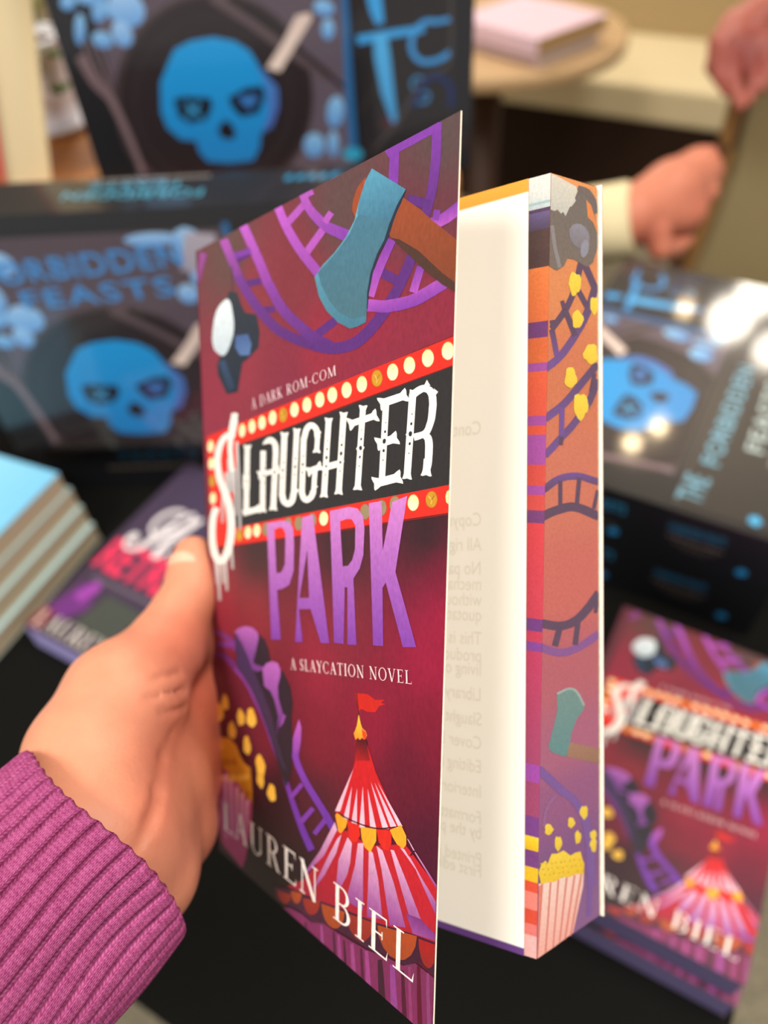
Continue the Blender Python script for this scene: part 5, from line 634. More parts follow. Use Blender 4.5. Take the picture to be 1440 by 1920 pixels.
BOX_ART = [
[78,66,76,92,82,96, 34,8,222,8,222,196,34,196],
[62,50,54,-1,0,0, 193.6,62.7,190.7,48.6,185.2,34.6,177.3,21.1,167,8.8,161.5,4,41.8,4,34.5,15.4,29.7,28.5,27.6,42.5,28.1,56.7,31.2,70.8,36.7,84.4,44.2,97,53.4,108.3,64.2,118.1,76,126.3,88.6,132.6,101.7,137,114.9,139.4,128,139.8,140.7,138.1,152.7,134.5,163.6,128.9,173.3,121.4,181.4,112.3,187.7,101.6,192,89.5,194,76.5],
[38,30,34,-1,0,0, 192.3,64.8,189.6,51.7,184.4,38.8,176.8,26.5,167,15.1,155.3,5.2,153.2,4,55.1,4,48.1,10.6,40.8,21.4,36,33.5,33.7,46.4,34.1,59.5,36.8,72.6,41.8,85.1,48.8,96.8,57.6,107.3,67.7,116.5,79,124.1,91,130,103.6,134.1,116.3,136.4,129,136.7,141.2,135.1,152.8,131.7,163.3,126.4,172.7,119.4,180.5,110.9,186.6,100.9,190.7,89.7,192.7,77.5],
[46,38,42,-1,0,0, 176.8,62.5,173.8,49.9,168.3,37.6,160.3,26,150.2,15.8,138.2,7.4,131,4,71.4,4,61.1,11.2,53,20.7,47.5,31.7,44.5,43.8,44.4,56.4,46.8,69,51.5,81.2,58.5,92.4,67.2,102.3,77.3,110.7,88.5,117.3,100.3,122,112.4,124.5,124.5,125,136.1,123.4,146.8,119.6,156.5,113.9,164.6,106.4,171,97.2,175.3,86.5,177.3,74.9],
[38,30,34,-1,0,0, 174.3,63.3,171.4,51.2,166,39.3,158.4,28.3,148.6,18.5,137.2,10.4,124.5,4.5,122.4,4,81.1,4,73.3,7.1,63.4,14.1,55.7,23.1,50.3,33.7,47.5,45.3,47.3,57.4,49.5,69.5,54.1,81.2,60.7,92,69,101.6,78.8,109.7,89.5,116,100.9,120.5,112.6,123,124.1,123.5,135.3,121.9,145.7,118.3,154.9,112.8,162.7,105.5,168.8,96.6,172.9,86.4,174.8,75.1],
[112,92,98,-1,0,0, 10.6,101.5,11.7,97.1,12.7,92.5,13.9,87.9,15.5,83.6,17.6,79.8,20.1,76.6,22.5,73.6,24.9,70.7,31.5,75.3,29.1,78.3,26.6,81.2,24.5,84,22.6,87.1,21.2,90.9,20.1,95.2,19,99.7,17.9,104.1],
[116,96,102,-1,0,0, 24.4,73.8,26.1,67.4,27.7,61,29.4,54.4,30.9,47,32.4,38.4,33.8,29.1,35.1,19.1,36.5,9.2,41.3,10.7,40.1,20.7,39,30.7,37.9,40.2,36.7,48.9,35.3,56.5,33.9,63.3,32.4,69.8,31,76.2],
[104,86,92,-1,0,0, 17.8,113.4,18.1,109.3,18.3,105.2,18.7,101,19.5,96.5,20.8,91.7,22.5,86.7,24.3,81.7,26.1,76.6,28.3,77.5,26.5,82.6,24.6,87.7,22.9,92.6,21.6,97.2,20.9,101.6,20.5,105.8,20.2,109.8,19.9,114],
[104,86,92,-1,0,0, 23.1,113.2,23.6,109,23.9,104.9,24.4,100.7,24.9,96.2,25.7,91.5,26.5,86.7,27.4,81.6,28.3,76.6,30.5,77.3,29.6,82.3,28.7,87.3,27.8,92.2,27.1,96.9,26.5,101.3,26.1,105.5,25.7,109.6,25.3,113.7],
[104,86,92,-1,0,0, 28.5,112.9,29,108.8,29.6,104.6,30,100.4,30.4,96,30.6,91.4,30.6,86.6,30.6,81.6,30.6,76.6,32.8,77,32.8,82,32.8,87,32.8,91.9,32.6,96.5,32.2,101,31.7,105.2,31.1,109.3,30.6,113.4],
[84,70,76,-1,0,0, 123.1,134.1,129.9,129.5,136.8,124.9,143.6,120.3,150.1,115.7,156.1,111.2,161.8,106.6,167.7,101.8,174.3,96.7,181.6,91.3,189.5,85.8,197.7,80.1,205.9,74.4,211.8,81.2,203.9,87,195.9,92.8,188.3,98.4,181.3,103.7,175.2,108.7,169.5,113.5,163.9,118.4,157.9,123.2,151.4,128.1,144.7,132.8,138,137.5,131.4,142.2],
[34,26,30,-1,0,0, 136.7,133.9,143.4,128.9,150.2,123.9,157,118.8,163.8,113.6,170.4,108.5,176.9,103.3,183.4,98,190.1,92.5,196.8,86.7,203.6,80.7,210.5,74.5,217.6,68.3,220,70.6,213.2,76.9,206.4,83.2,199.8,89.4,193.2,95.3,186.7,101,180.3,106.5,173.9,111.8,167.4,117.1,160.8,122.3,154.2,127.6,147.5,132.7,141,137.8],
[206,186,178,222,204,194, 158.9,87,169.1,83.7,198.8,119,197.2,123,186.9,121.4,174.2,104.1],
[20,146,214,30,126,196, 81.7,93.8,89.5,103.7,103.3,108.7,121.3,110.4,137.2,106.8,147.4,99.9,155.3,84.3,159.7,78.3,165.6,72.1,164.3,58.1,156.7,42.8,145.9,37.6,143.1,26.2,135.8,16,114.8,14.8,96.7,17.1,91.2,25.4,90.6,34.7,78.2,36.2,68.9,46.1,66.9,58.8,72.3,80.7],
[60,120,190,70,96,170, 151,90.3,156.4,84.3,165.6,72.1,164.3,58.1,156.7,42.8,147.8,39,155.8,54.4,156.6,72.6],
[20,22,32,-1,0,0, 79.9,68,88.6,69.6,109.9,67.3,110,60.8,103,50.8,89.1,48.5,80.8,54],
[20,22,32,-1,0,0, 124.2,66.6,139.4,73.4,153.6,74.3,154.2,65.7,146.9,53.8,132.1,51.4,126.2,59],
[28,22,28,-1,0,0, 110.1,42,116.8,49.7,121.9,48.6,125.6,39.9,122.2,34,113.2,35.3],
[44,130,180,-1,0,0, 87.1,63.8,97.6,51.9,100.5,54.2,90,66],
[44,130,180,-1,0,0, 99.5,65.5,85.9,54.9,88,52.5,101.5,63.2],
[50,110,180,-1,0,0, 139.7,56.8,132.4,64.8,135.3,68.6,140.9,67,146.2,69.1,148.3,64.6],
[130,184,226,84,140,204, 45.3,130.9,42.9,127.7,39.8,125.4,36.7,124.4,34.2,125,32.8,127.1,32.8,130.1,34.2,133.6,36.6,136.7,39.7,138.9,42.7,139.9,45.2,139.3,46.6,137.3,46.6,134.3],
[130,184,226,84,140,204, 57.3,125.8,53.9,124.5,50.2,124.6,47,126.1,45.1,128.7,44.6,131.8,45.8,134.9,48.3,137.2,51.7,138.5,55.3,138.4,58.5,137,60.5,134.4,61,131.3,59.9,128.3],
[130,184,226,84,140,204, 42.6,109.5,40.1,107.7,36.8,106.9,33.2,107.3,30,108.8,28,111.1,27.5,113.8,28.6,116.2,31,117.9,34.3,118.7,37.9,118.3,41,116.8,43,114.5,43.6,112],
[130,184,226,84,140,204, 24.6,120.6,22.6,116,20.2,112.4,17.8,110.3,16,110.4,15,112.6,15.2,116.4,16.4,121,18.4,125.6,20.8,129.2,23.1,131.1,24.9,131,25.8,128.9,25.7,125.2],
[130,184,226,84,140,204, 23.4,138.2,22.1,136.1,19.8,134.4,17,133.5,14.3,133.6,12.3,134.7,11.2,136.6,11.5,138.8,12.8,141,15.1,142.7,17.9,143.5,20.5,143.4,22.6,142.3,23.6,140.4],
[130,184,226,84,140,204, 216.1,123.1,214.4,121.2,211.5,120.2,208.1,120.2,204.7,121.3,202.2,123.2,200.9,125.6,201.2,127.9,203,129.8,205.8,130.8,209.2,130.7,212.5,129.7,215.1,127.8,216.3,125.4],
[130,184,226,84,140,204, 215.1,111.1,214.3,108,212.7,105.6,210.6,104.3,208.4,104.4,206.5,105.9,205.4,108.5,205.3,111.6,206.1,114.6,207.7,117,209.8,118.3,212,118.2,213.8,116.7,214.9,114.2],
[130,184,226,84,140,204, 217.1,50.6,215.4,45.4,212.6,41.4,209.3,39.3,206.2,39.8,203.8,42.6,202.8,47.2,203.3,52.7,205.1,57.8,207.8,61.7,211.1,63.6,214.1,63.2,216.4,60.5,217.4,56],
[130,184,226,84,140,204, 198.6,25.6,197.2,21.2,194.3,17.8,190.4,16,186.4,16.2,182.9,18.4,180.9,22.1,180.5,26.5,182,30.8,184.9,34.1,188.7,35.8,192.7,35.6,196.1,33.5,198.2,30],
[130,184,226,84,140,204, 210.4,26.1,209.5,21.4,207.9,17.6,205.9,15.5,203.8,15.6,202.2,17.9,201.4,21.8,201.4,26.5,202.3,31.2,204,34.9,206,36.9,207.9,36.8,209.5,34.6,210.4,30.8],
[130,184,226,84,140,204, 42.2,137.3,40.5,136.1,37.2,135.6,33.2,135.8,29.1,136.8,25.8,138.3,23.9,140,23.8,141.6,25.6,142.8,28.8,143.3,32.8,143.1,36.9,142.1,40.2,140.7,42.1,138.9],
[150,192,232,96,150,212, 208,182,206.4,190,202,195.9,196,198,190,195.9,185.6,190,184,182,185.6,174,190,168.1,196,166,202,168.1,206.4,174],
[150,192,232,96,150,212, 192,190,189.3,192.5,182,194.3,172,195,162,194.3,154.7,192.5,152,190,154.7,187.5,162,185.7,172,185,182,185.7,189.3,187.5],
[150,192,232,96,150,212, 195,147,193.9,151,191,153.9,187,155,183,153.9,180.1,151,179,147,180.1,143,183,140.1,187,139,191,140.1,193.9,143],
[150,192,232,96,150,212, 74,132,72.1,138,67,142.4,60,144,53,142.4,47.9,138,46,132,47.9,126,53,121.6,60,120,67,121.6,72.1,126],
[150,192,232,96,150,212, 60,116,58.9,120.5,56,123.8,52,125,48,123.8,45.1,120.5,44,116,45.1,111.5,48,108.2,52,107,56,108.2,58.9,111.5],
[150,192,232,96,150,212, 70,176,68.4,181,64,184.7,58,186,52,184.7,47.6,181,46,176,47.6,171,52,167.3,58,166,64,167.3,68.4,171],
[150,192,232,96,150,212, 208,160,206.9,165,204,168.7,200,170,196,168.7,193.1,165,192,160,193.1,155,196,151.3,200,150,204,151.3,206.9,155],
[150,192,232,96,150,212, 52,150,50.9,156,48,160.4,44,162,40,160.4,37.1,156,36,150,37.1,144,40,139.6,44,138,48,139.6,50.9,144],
[168,162,176,150,146,166, 186,166,216,160,216,192,196,194],
[34,96,150,-1,0,0, 221.8,133.3,221.7,125.9,221.5,118.4,221.2,110.8,221,103.4,220.8,96.8,220.6,90.6,220.3,83.8,220.1,75.1,219.8,63.8,219.6,50.3,219.3,35.7,219.1,21,225.9,21.1,226,35.8,226,50.4,226.1,63.8,226.2,75.1,226.3,83.8,226.4,90.6,226.6,96.7,226.7,103.4,226.8,110.8,226.9,118.4,226.9,125.9,227,133.3],
[40,150,190,-1,0,0, 230.1,16.7,229.1,14.2,226.6,12.3,223,11.4,219.1,11.6,215.7,12.9,213.5,15,212.8,17.6,213.9,20,216.5,21.9,220,22.8,223.8,22.6,227.2,21.4,229.5,19.2],
[34,96,150,-1,0,0, 222,120,227,120,227,200,222,200],
[30,27,30,34,32,36, 235.8,139.4,306.6,135.9,308.8,7.8,229.8,11.8],
[30,27,30,-1,0,0, 231,120,306,120,306,200,231,200],
[56,52,44,-1,0,0, 230.2,48.6,253.8,81.3,256.1,86.9,230.3,50.6],
[70,28,40,-1,0,0, 245.1,39.4,259,53.3,262.8,36.4],
[52,150,216,-1,0,0, 239.8,138.4,240.5,134.5,241.2,130.5,242,126.6,242.8,122.9,243.8,119.9,245,117.2,246.1,114.8,247.2,112.4,253.2,113.4,253,116.1,252.9,118.6,252.8,121.2,252.7,124.1,252.4,127.6,252.1,131.5,251.8,135.5,251.5,139.4],
[52,150,216,-1,0,0, 232.6,99.6,237.5,100.3,242.3,101,247.4,101.7,253.2,102.4,260.2,103.2,268,104,276.1,104.7,284.1,105.5,283.2,110.5,275.3,109.9,267.3,109.2,259.5,108.6,252.4,108,246.5,107.4,241.3,106.8,236.6,106.3,231.6,105.7],
[70,164,222,60,146,206, 244.7,106,254.9,106.4,256.8,92.5,260.7,40.8,256.3,40.6,248.6,64,244.7,89.4],
[56,142,208,-1,0,0, 293.9,113.9,291.4,114.1,288.7,114.5,285.8,114.6,282.8,113.9,280,112.4,277.5,110.3,275.2,107.9,273.5,105.3,272.4,102.4,271.7,99.3,271.6,96.1,272.1,93.1,273.3,90.3,275.2,87.8,277.6,85.5,280.5,83.9,283.9,83.1,287.5,83,291.1,83.3,294.5,84,297.6,85,300.4,86.4,302.9,87.9,305.4,89.3,303.1,92.5,300.5,91.1,298,89.7,295.6,88.4,293.2,87.6,290.3,87.1,287.2,86.8,284.3,86.9,282,87.4,280.2,88.5,278.4,90,277,92,276.1,94,275.8,96.2,275.8,98.8,276.4,101.4,277.3,103.7,278.6,105.8,280.5,107.8,282.6,109.5,284.6,110.7,286.4,111,288.5,110.9,291.1,110.6,293.8,110.4],
[56,142,208,-1,0,0, 294.2,110.5,304.3,111.8,303.6,115,293.5,113.7],
[50,120,170,-1,0,0, 285.7,73.1,283.5,73.9,281.2,74.8,278.8,75.5,276.5,75.5,274.5,74.3,273.2,72.6,272.4,70.5,272.3,68.5,273.1,66.6,274.6,65,276.4,63.5,278.3,62.4,280.6,61.8,282.9,61.6,284.8,61.5,285.4,61.3,285.6,60.6,285.6,59.3,285.1,57.9,284.4,57.1,283.1,56.8,280.8,56.7,278,56.8,275.4,56.8,275.4,54.3,278.1,54.3,280.9,54.2,283.6,54.4,285.9,55,287.4,56.7,288.1,58.8,288.1,60.9,287.2,62.9,285.2,63.8,283,64,280.9,64.1,279.3,64.5,277.9,65.4,276.4,66.6,275.3,67.8,274.8,68.8,274.9,70,275.5,71.4,276.4,72.7,277.3,73.3,278.4,73.2,280.4,72.6,282.7,71.7,284.9,70.9],
[64,62,62,-1,0,0, 302.7,132.7,303.1,121.8,303.6,110,303.9,99,303.6,90.3,302.6,85.1,301.3,82.5,299.6,81.1,297.4,79.7,294.8,78.4,291.5,77.8,288,77.2,284.7,75.9,282.2,74,280.2,71.8,278.3,69,275.5,65.3,271.7,59.8,267,53,262.1,45.9,257.2,39.6,252.6,34.6,247.9,30.1,243.2,25.8,238.4,21.3,240.6,19.1,245.4,23.6,250.1,28,254.8,32.6,259.6,37.9,264.5,44.3,269.4,51.5,274,58.4,277.8,63.8,280.5,67.6,282.4,70.3,284.1,72.3,286.1,73.9,288.8,75,292.1,75.6,295.7,76.3,298.8,77.8,301.1,79.4,303.2,81.2,304.8,84.4,305.8,90,306,98.8,305.7,109.9,305.1,121.7,304.7,132.6],
[18,40,90,-1,0,0, 276.4,51.5,279.2,56.9,282,62.5,284.7,67.3,287.1,70.5,289.2,71.9,291.1,72.3,293.1,72.1,295.2,71.5,297.2,70.4,299.3,68.8,301.1,66.7,302.4,64.5,302.9,62,302.8,58.7,302.5,55,302.4,51.3,307.2,50.8,307.3,54.5,307.6,58.3,307.6,62.1,306.8,65.7,305,69,302.6,71.7,299.7,73.9,296.8,75.4,293.8,76.2,290.5,76.5,287,75.8,283.6,73.5,280.6,69.6,277.7,64.5,274.9,59,272.1,53.6],
[52,48,46,-1,0,0, 34,4,240,4,240,8,34,8],
]
FORE_ART = [
[74,56,84,-1,0,0, 15.3,183.3,14.5,181.8,13.8,180.1,13.1,178.6,12.4,177.2,11.8,176.2,11.3,175.3,10.7,174.5,10.1,173.7,9.2,172.7,8.3,171.7,7.3,170.8,6.2,169.8,4.9,168.8,3.5,167.7,2,166.6,0.5,165.6,3,164.8,4.5,165.8,6,166.9,7.5,168,8.9,169.1,10.2,170.2,11.2,171.2,12.2,172.3,13.1,173.3,13.8,174.2,14.5,175.1,15,176,15.7,177.1,16.4,178.5,17.1,180.1,17.9,181.7,18.6,183.3],
[74,56,84,-1,0,0, 16.9,182.2,17.8,181.4,18.7,180.6,19.6,179.8,20.4,179,21.2,178.2,21.9,177.5,22.7,176.8,23.4,176.1,26,176.8,26,178,25.5,178.5,24.7,179.2,23.9,180,23.1,180.8,22.2,181.6,21.3,182.4,20.4,183.2],
[74,56,84,96,66,140, 26,178.1,23.2,178.3,21.9,176.3,20.7,174.3,19.5,172.4,18.1,170.6,16.6,168.9,15,167.3,13.4,165.8,11.7,164.3,10,162.9,8.3,161.6,6.6,160.3,4.9,159.2,3.1,158.2,1.3,157.4,0,156.8,0,154.4,1.7,155.2,3.7,156,5.7,157,7.7,158.1,9.6,159.3,11.4,160.7,13.3,162.1,15,163.5,16.8,165.1,18.6,166.6,20.3,168.3,21.9,170.1,23.4,172,24.7,174,26,176.1,26,176.1],
[74,56,84,-1,0,0, 14,175.3,18.9,171.5,21.4,172.4,16.6,176.2],
[74,56,84,-1,0,0, 7.4,169.6,12.4,163.8,15.2,164.5,10.1,170.3],
[74,56,84,96,66,140, 0.5,164.8,3.2,158.6,5.8,158.9,3.1,165.2],
[74,56,84,96,66,140, 26,157.5,24.4,158.1,22.3,156.8,20.2,155.5,18.2,154.2,16.1,152.9,13.9,151.5,11.8,150.1,9.7,148.8,7.5,147.5,5.3,146.4,2.9,145.4,0.5,144.4,0,144.2,0,142.1,0.3,141.9,2.7,142.9,5.2,143.9,7.7,145,10.2,146.2,12.6,147.6,14.8,149,17,150.4,19.1,151.8,21.2,153.1,23.3,154.4,25.4,155.7,26,156],
[74,56,84,96,66,140, 26,153.4,24.1,153.7,23,152.2,22,150.8,20.9,149.3,19.6,147.9,18,146.5,16.1,145,14.1,143.6,12.2,142.3,10.5,141.2,8.9,140.3,7.2,139.3,5.5,138.3,3.7,137.3,1.9,136.2,0,135.1,0,135.1,0,133.2,0.7,132.8,2.5,133.9,4.4,134.9,6.2,136,8.1,137.1,9.8,138.1,11.5,139,13.3,140,15.1,141.2,17.1,142.5,19.1,144,21.2,145.6,23,147.1,24.4,148.7,25.6,150.2,26,150.7],
[74,56,84,-1,0,0, 23.2,155.1,21.1,150.1,23.1,149.9,25.2,154.9],
[96,66,140,-1,0,0, 6.1,145.7,6,138.5,8.4,138.5,8.6,145.7],
[74,56,84,-1,0,0, 5.7,172.3,7,170.2,9,170.7,7.7,172.7],
[74,56,84,-1,0,0, 0.6,167.1,1.4,164.9,3.7,165.2,2.9,167.5],
[74,56,84,-1,0,0, 7.9,136,8.3,138.1,6,138.2,5.7,136.2],
[92,88,86,98,90,84, 0,194.1,4.4,194.3,11.2,196.6,14.6,201.3,19,200.9,23.6,197.8,26,193.1,26,187.5,23.5,183.6,20,182.1,13.1,183.3,9.3,183.3,7.7,181.3,3.7,179.7,0,180.4],
[92,84,84,-1,0,0, 14.1,200.2,15.5,200.2,16.9,200.3,17.9,200.3,18.8,200.2,19.6,200,20.5,199.7,21.3,199.3,21.9,198.8,22.5,198.2,22.9,197.5,23.2,196.7,23.7,195.9,26,196.4,26,198.4,25.8,199,25.2,199.7,24.4,200.4,23.5,200.9,22.4,201.4,21.1,201.8,19.5,202,17.9,202,16.4,202,15.1,202],
[208,122,66,-1,0,0, 19.5,199,22.2,198,26,193.3,26,191.2,23.5,193.8,20.4,194.7],
[122,124,140,104,102,112, 20.8,190.9,21.5,189.6,21.1,188.2,19.7,187.1,17.5,186.4,14.9,186.4,12.6,186.9,10.9,188,10.1,189.3,10.5,190.7,11.8,191.8,14,192.4,16.6,192.5,19,192],
[124,128,146,-1,0,0, 20.9,186.7,20.2,185.6,19.2,184.8,18.1,184.3,17.2,184.3,16.5,184.7,16.2,185.6,16.4,186.6,17.1,187.7,18.1,188.5,19.2,189,20.2,189,20.9,188.6,21.1,187.7],
[120,118,124,-1,0,0, 0,190.3,0,190.1,0.3,189,0.8,187.7,1.2,186.4,1.7,185.2,2.3,184,3,182.8,3.7,181.6,4.3,180.4,6.2,180.8,5.5,182,4.9,183.2,4.2,184.3,3.6,185.5,3.1,186.8,2.7,188.1,2.3,189.3,1.8,190.6],
[206,204,190,176,182,178, 0,202.8,2.5,202.7,13.7,201.5,14.6,200.5,13,198.6,13.6,198,11.3,196.3,10.3,196.1,8,193.5,6.6,194.4,5.5,193.8,3.6,194.6,2,194,0,194.2],
[236,206,60,222,186,50, 16.6,177.6,16.5,176.5,15.7,175.5,14.5,175.1,13.4,174.2,11.9,174.1,11.2,175.2,10.6,176.1,9.9,177,10.3,178.1,10.9,179.2,11.9,180.2,13.3,180,14.4,179.7,15.9,179.8,16.8,178.8],
[236,206,60,222,186,50, 18.4,168.6,17.6,167.7,17,167,16.1,166.4,15,166.3,13.8,166.1,12.6,166.4,12.4,167.4,12.4,168.2,12.1,169.1,12.7,169.9,13.8,170.4,14.9,170.9,16,170.5,16.7,169.9,17.9,169.5],
[236,206,60,222,186,50, 14.9,153.4,14.8,152.2,13.6,151.6,12.6,151,11.5,150.6,10.4,150.9,9.2,151.2,8.3,152,8.7,153.2,9.1,154.1,9.2,155.3,10.2,155.9,11.4,156,12.7,156,13.6,155.2,13.9,154.3],
[236,206,60,222,186,50, 20.9,146.2,20.5,144.9,19.1,144.2,18.3,143.1,16.8,142.2,15.3,142.9,14.3,143.9,13.3,144.8,13.2,146.1,13.3,147.4,13.6,148.9,15.2,149.3,16.8,149,18.2,149.3,19.8,148.8,20.4,147.5],
[236,206,60,222,186,50, 25.5,160.1,26,159,25.1,158,23.6,157.5,22.1,157.1,20.7,157.5,19.8,158.2,18.3,158.6,17.7,159.7,18.8,160.7,19.6,161.5,20.6,162.3,22.1,162.4,23.7,162.6,25.3,162.2,25.5,161],
[236,206,60,222,186,50, 26,171.7,25.6,171.4,25.1,170.7,24.1,170,23.2,170.5,22.5,171.1,21.9,171.6,21.9,172.5,21.9,173.3,22.1,174.3,23.2,174.7,24.2,174.5,25.1,174.8,26,174.5],
[96,66,140,74,56,84, 0,124,0.1,124,1.8,124.6,3.6,125.3,5.2,125.9,7,126.4,8.8,126.7,10.9,126.9,13,126.9,15.2,126.8,17.6,126.6,20.2,126,23.1,125.4,26,124.9,26,124.9,26,126.9,24.3,127.2,21.4,127.8,18.4,128.4,15.5,128.7,12.8,128.8,10.2,128.7,7.8,128.5,5.5,128.1,3.4,127.6,1.5,126.9,0,126.2],
[74,56,84,-1,0,0, 0,116.9,1.7,117.3,3.5,117.7,5.3,118,7.1,118.2,8.9,118.4,10.7,118.6,12.4,118.6,14.3,118.4,16.6,117.9,19.4,117.1,22.4,116.2,25.6,115.3,26,115.8,26,117.9,24.4,118.3,21.2,119.3,18.1,120.1,15.1,120.7,12.3,121,9.9,120.9,7.8,120.8,5.8,120.5,3.7,120.2,1.7,119.9,0,119.5],
[74,56,84,-1,0,0, 6,126.8,6.2,119.8,8.1,119.7,8,126.8],
[74,56,84,-1,0,0, 15.2,127.4,14,119.9,16.1,119.6,17.4,127.3],
[74,56,84,-1,0,0, 26,123.6,24.8,123.8,22.7,118.8,24.6,118.5,26,121.9],
[74,56,84,-1,0,0, 0,89.1,0.3,89,2.5,88.4,4.8,87.8,7.2,87.4,9.4,87.2,11.4,87.2,13.4,87.3,15.3,87.6,17.1,88.1,18.7,88.7,20.2,89.4,21.8,90.2,23.4,91.1,25,92.1,26,92.8,26,95.3,24.6,96.1,23,95,21.4,94,20,93,18.5,92.2,17.1,91.4,15.8,90.8,14.5,90.3,13.2,90,11.7,89.7,10.2,89.6,8.7,89.6,7,89.8,5.2,90.1,3.2,90.6,1,91.2,0,91.4],
[118,72,140,-1,0,0, 0,82.9,0,82.9,2.2,82,4.7,81.1,7.1,80.4,9.6,80.1,11.9,79.9,14.2,80,16.6,80.2,19.2,80.6,21.9,81.1,24.6,81.8,26,82.1,26,83.8,25.2,84.6,22.5,84,19.8,83.3,17.3,82.7,14.9,82.4,12.8,82.2,10.9,82.1,9.1,82.2,7.3,82.5,5.4,83,3.3,83.8,1.1,84.6,0,85.1],
[74,56,84,-1,0,0, 6.3,88.7,4.1,83.9,6.8,83,9,87.9],
[74,56,84,-1,0,0, 14.8,89,13.4,82.6,15.9,82,17.3,88.5],
[74,56,84,-1,0,0, 26,93,24.6,93.3,23.4,89.9,25.3,89.5,26,91.6],
[150,112,92,132,96,78, 12.2,55.9,26,50.3,26,45.9,11.1,52.1],
[98,134,134,78,128,134, 6.6,70.5,11.6,70.9,15.5,69.4,19.1,64.5,18.8,63.5,15.5,61.4,13.3,58.2,12.5,55.4,10.8,52.1,4.7,55.1,3.2,56.8,5.3,61.9,6.8,65.8],
[140,168,166,-1,0,0, 7,70.1,8.2,70.3,9.4,70.4,10.6,70.5,11.7,70.5,12.6,70.3,13.4,70.1,14.2,69.7,15,69.1,15.8,68.2,16.7,67.1,17.6,65.8,18.4,64.5,19.3,64.6,18.5,65.8,17.6,67.2,16.7,68.4,15.7,69.4,14.7,70.1,13.7,70.6,12.6,70.9,11.5,71.1,10.3,71.1,9,71,7.8,70.9,6.5,70.8],
[106,74,150,108,76,148, 0,52.3,0,49.8,0.8,49.1,2.2,47.9,3.5,46.7,4.7,45.7,5.7,44.7,6.9,43.7,8.1,42.6,9.6,41.5,11,40.4,12.3,39.4,13.5,38.3,14.6,36.9,15.8,35.2,16.9,33.4,17.8,31.6,18.4,29.9,18.9,28.2,19.3,26.4,19.7,24.1,20,21.3,20.2,18.1,20.4,14.7,20.6,11.3,24.4,9.8,24.1,13.2,23.9,16.7,23.7,20,23.3,22.9,22.9,25.4,22.5,27.4,21.9,29.2,21.2,31.2,20.1,33.2,18.9,35.2,17.5,37.1,16.1,38.9,14.5,40.4,12.9,41.7,11.5,42.7,10.3,43.7,9.2,44.7,8.2,45.6,7.1,46.6,5.9,47.7,4.7,48.9,3.3,50.1,1.9,51.3,0.6,52.5],
[134,84,138,-1,0,0, 6.1,43.3,5.1,42.8,4.1,42.2,3.1,41.5,2.4,40.7,1.9,39.7,1.6,38.5,1.4,37.3,1.2,36.1,2.6,35.5,2.8,36.7,3,37.9,3.2,39,3.6,40,4.3,40.7,5.2,41.3,6.2,41.9,7.2,42.4],
[106,74,150,-1,0,0, 19.8,22.4,20,19.6,20.2,16.8,20.4,14,20.5,11.4,20.5,9.1,20.4,6.9,20.3,4.7,20.2,2.5,22.1,1.6,22.2,3.8,22.4,5.9,22.5,8.1,22.5,10.6,22.4,13.2,22.2,16,22,18.9,21.8,21.7],
[236,206,60,224,188,50, 6,33.5,5.3,33,4.7,32.6,3.9,32.6,3,33.1,2.3,33.9,2.5,34.7,2.3,35.6,2.9,36,3.8,35.8,4.7,35.2,5.2,34.5],
[236,206,60,224,188,50, 9.6,28.2,9.2,27.4,8.6,27,8,26.4,7.2,27.4,6.6,28.3,6.5,29.4,6.5,30.5,7,31.2,7.9,30.6,8.7,30.5,9.3,29.4],
[236,206,60,224,188,50, 15.2,32.1,14.7,31.5,14.1,31.4,13.4,31.1,12.6,31.7,11.9,32.4,12.1,33.2,12,34,12.5,34.6,13.4,34.2,14.2,33.8,14.6,33],
[236,206,60,224,188,50, 17.8,27,17.4,26.2,17,25.6,16.3,25.8,15.5,25.8,15.2,27,15,28,15,29,15.6,29.5,16.3,29.6,16.8,28.7,17.6,28.1],
[236,206,60,224,188,50, 20.5,33.3,20.5,32.4,19.8,31.9,18.9,31.6,18.1,32.7,17.4,33.5,16.9,34.6,17.4,35.4,18,35.9,18.9,35.5,19.9,35.4,20.6,34.3],
[236,206,60,224,188,50, 24.7,25,24.3,24.5,24,23.7,23.2,24,22.5,24.7,21.9,25.3,21.7,26.1,21.7,27,22.6,26.9,23.2,27.1,24,26.7,24.5,25.9],
[236,206,60,224,188,50, 24.4,22.2,24.4,21.1,24,20.3,23.2,20.5,22.4,21.1,22.1,22.2,21.4,23.3,21.9,24.3,22.5,24.6,23.2,24.9,23.9,24.2,24.7,23.3],
[240,214,204,236,168,158, 0.3,0,0.2,20.7,6.5,19.1,13.3,17.8,18.9,16.3,18.6,12.2,14.4,0.4,7.1,0],
[206,110,98,-1,0,0, 1.3,20.2,0,2,0,0.3,0.4,0,2,19.9],
[206,110,98,-1,0,0, 4.6,19.3,3,0,3.6,0,5.3,18.9],
[206,110,98,-1,0,0, 7.8,18.8,6,0,6.5,0,8.5,18.4],
[206,110,98,-1,0,0, 11.2,18,8.5,0,9.1,0,11.9,17.6],
[206,110,98,-1,0,0, 14.6,17.3,10.7,0,11.4,0,15.3,16.9],
[206,110,98,-1,0,0, 17.5,16.5,13,0,13.6,0,18.2,16.1],
[222,120,104,-1,0,0, 0.2,20,1.7,20.1,0.7,11.6,0.2,2.6],
[236,206,60,228,186,34, 0,23.8,0,24.1,1.2,25.8,2.7,26.1,3.6,24.9,5.1,27,7.6,26.2,10.1,26.1,13,23.5,15.2,23.5,17.3,23,18.2,20.4,19,18.7,18.8,15.9,14.9,17.3,12.7,17.4,9.6,18.7,6.5,18.6,3.5,19.7,1.1,20.2],
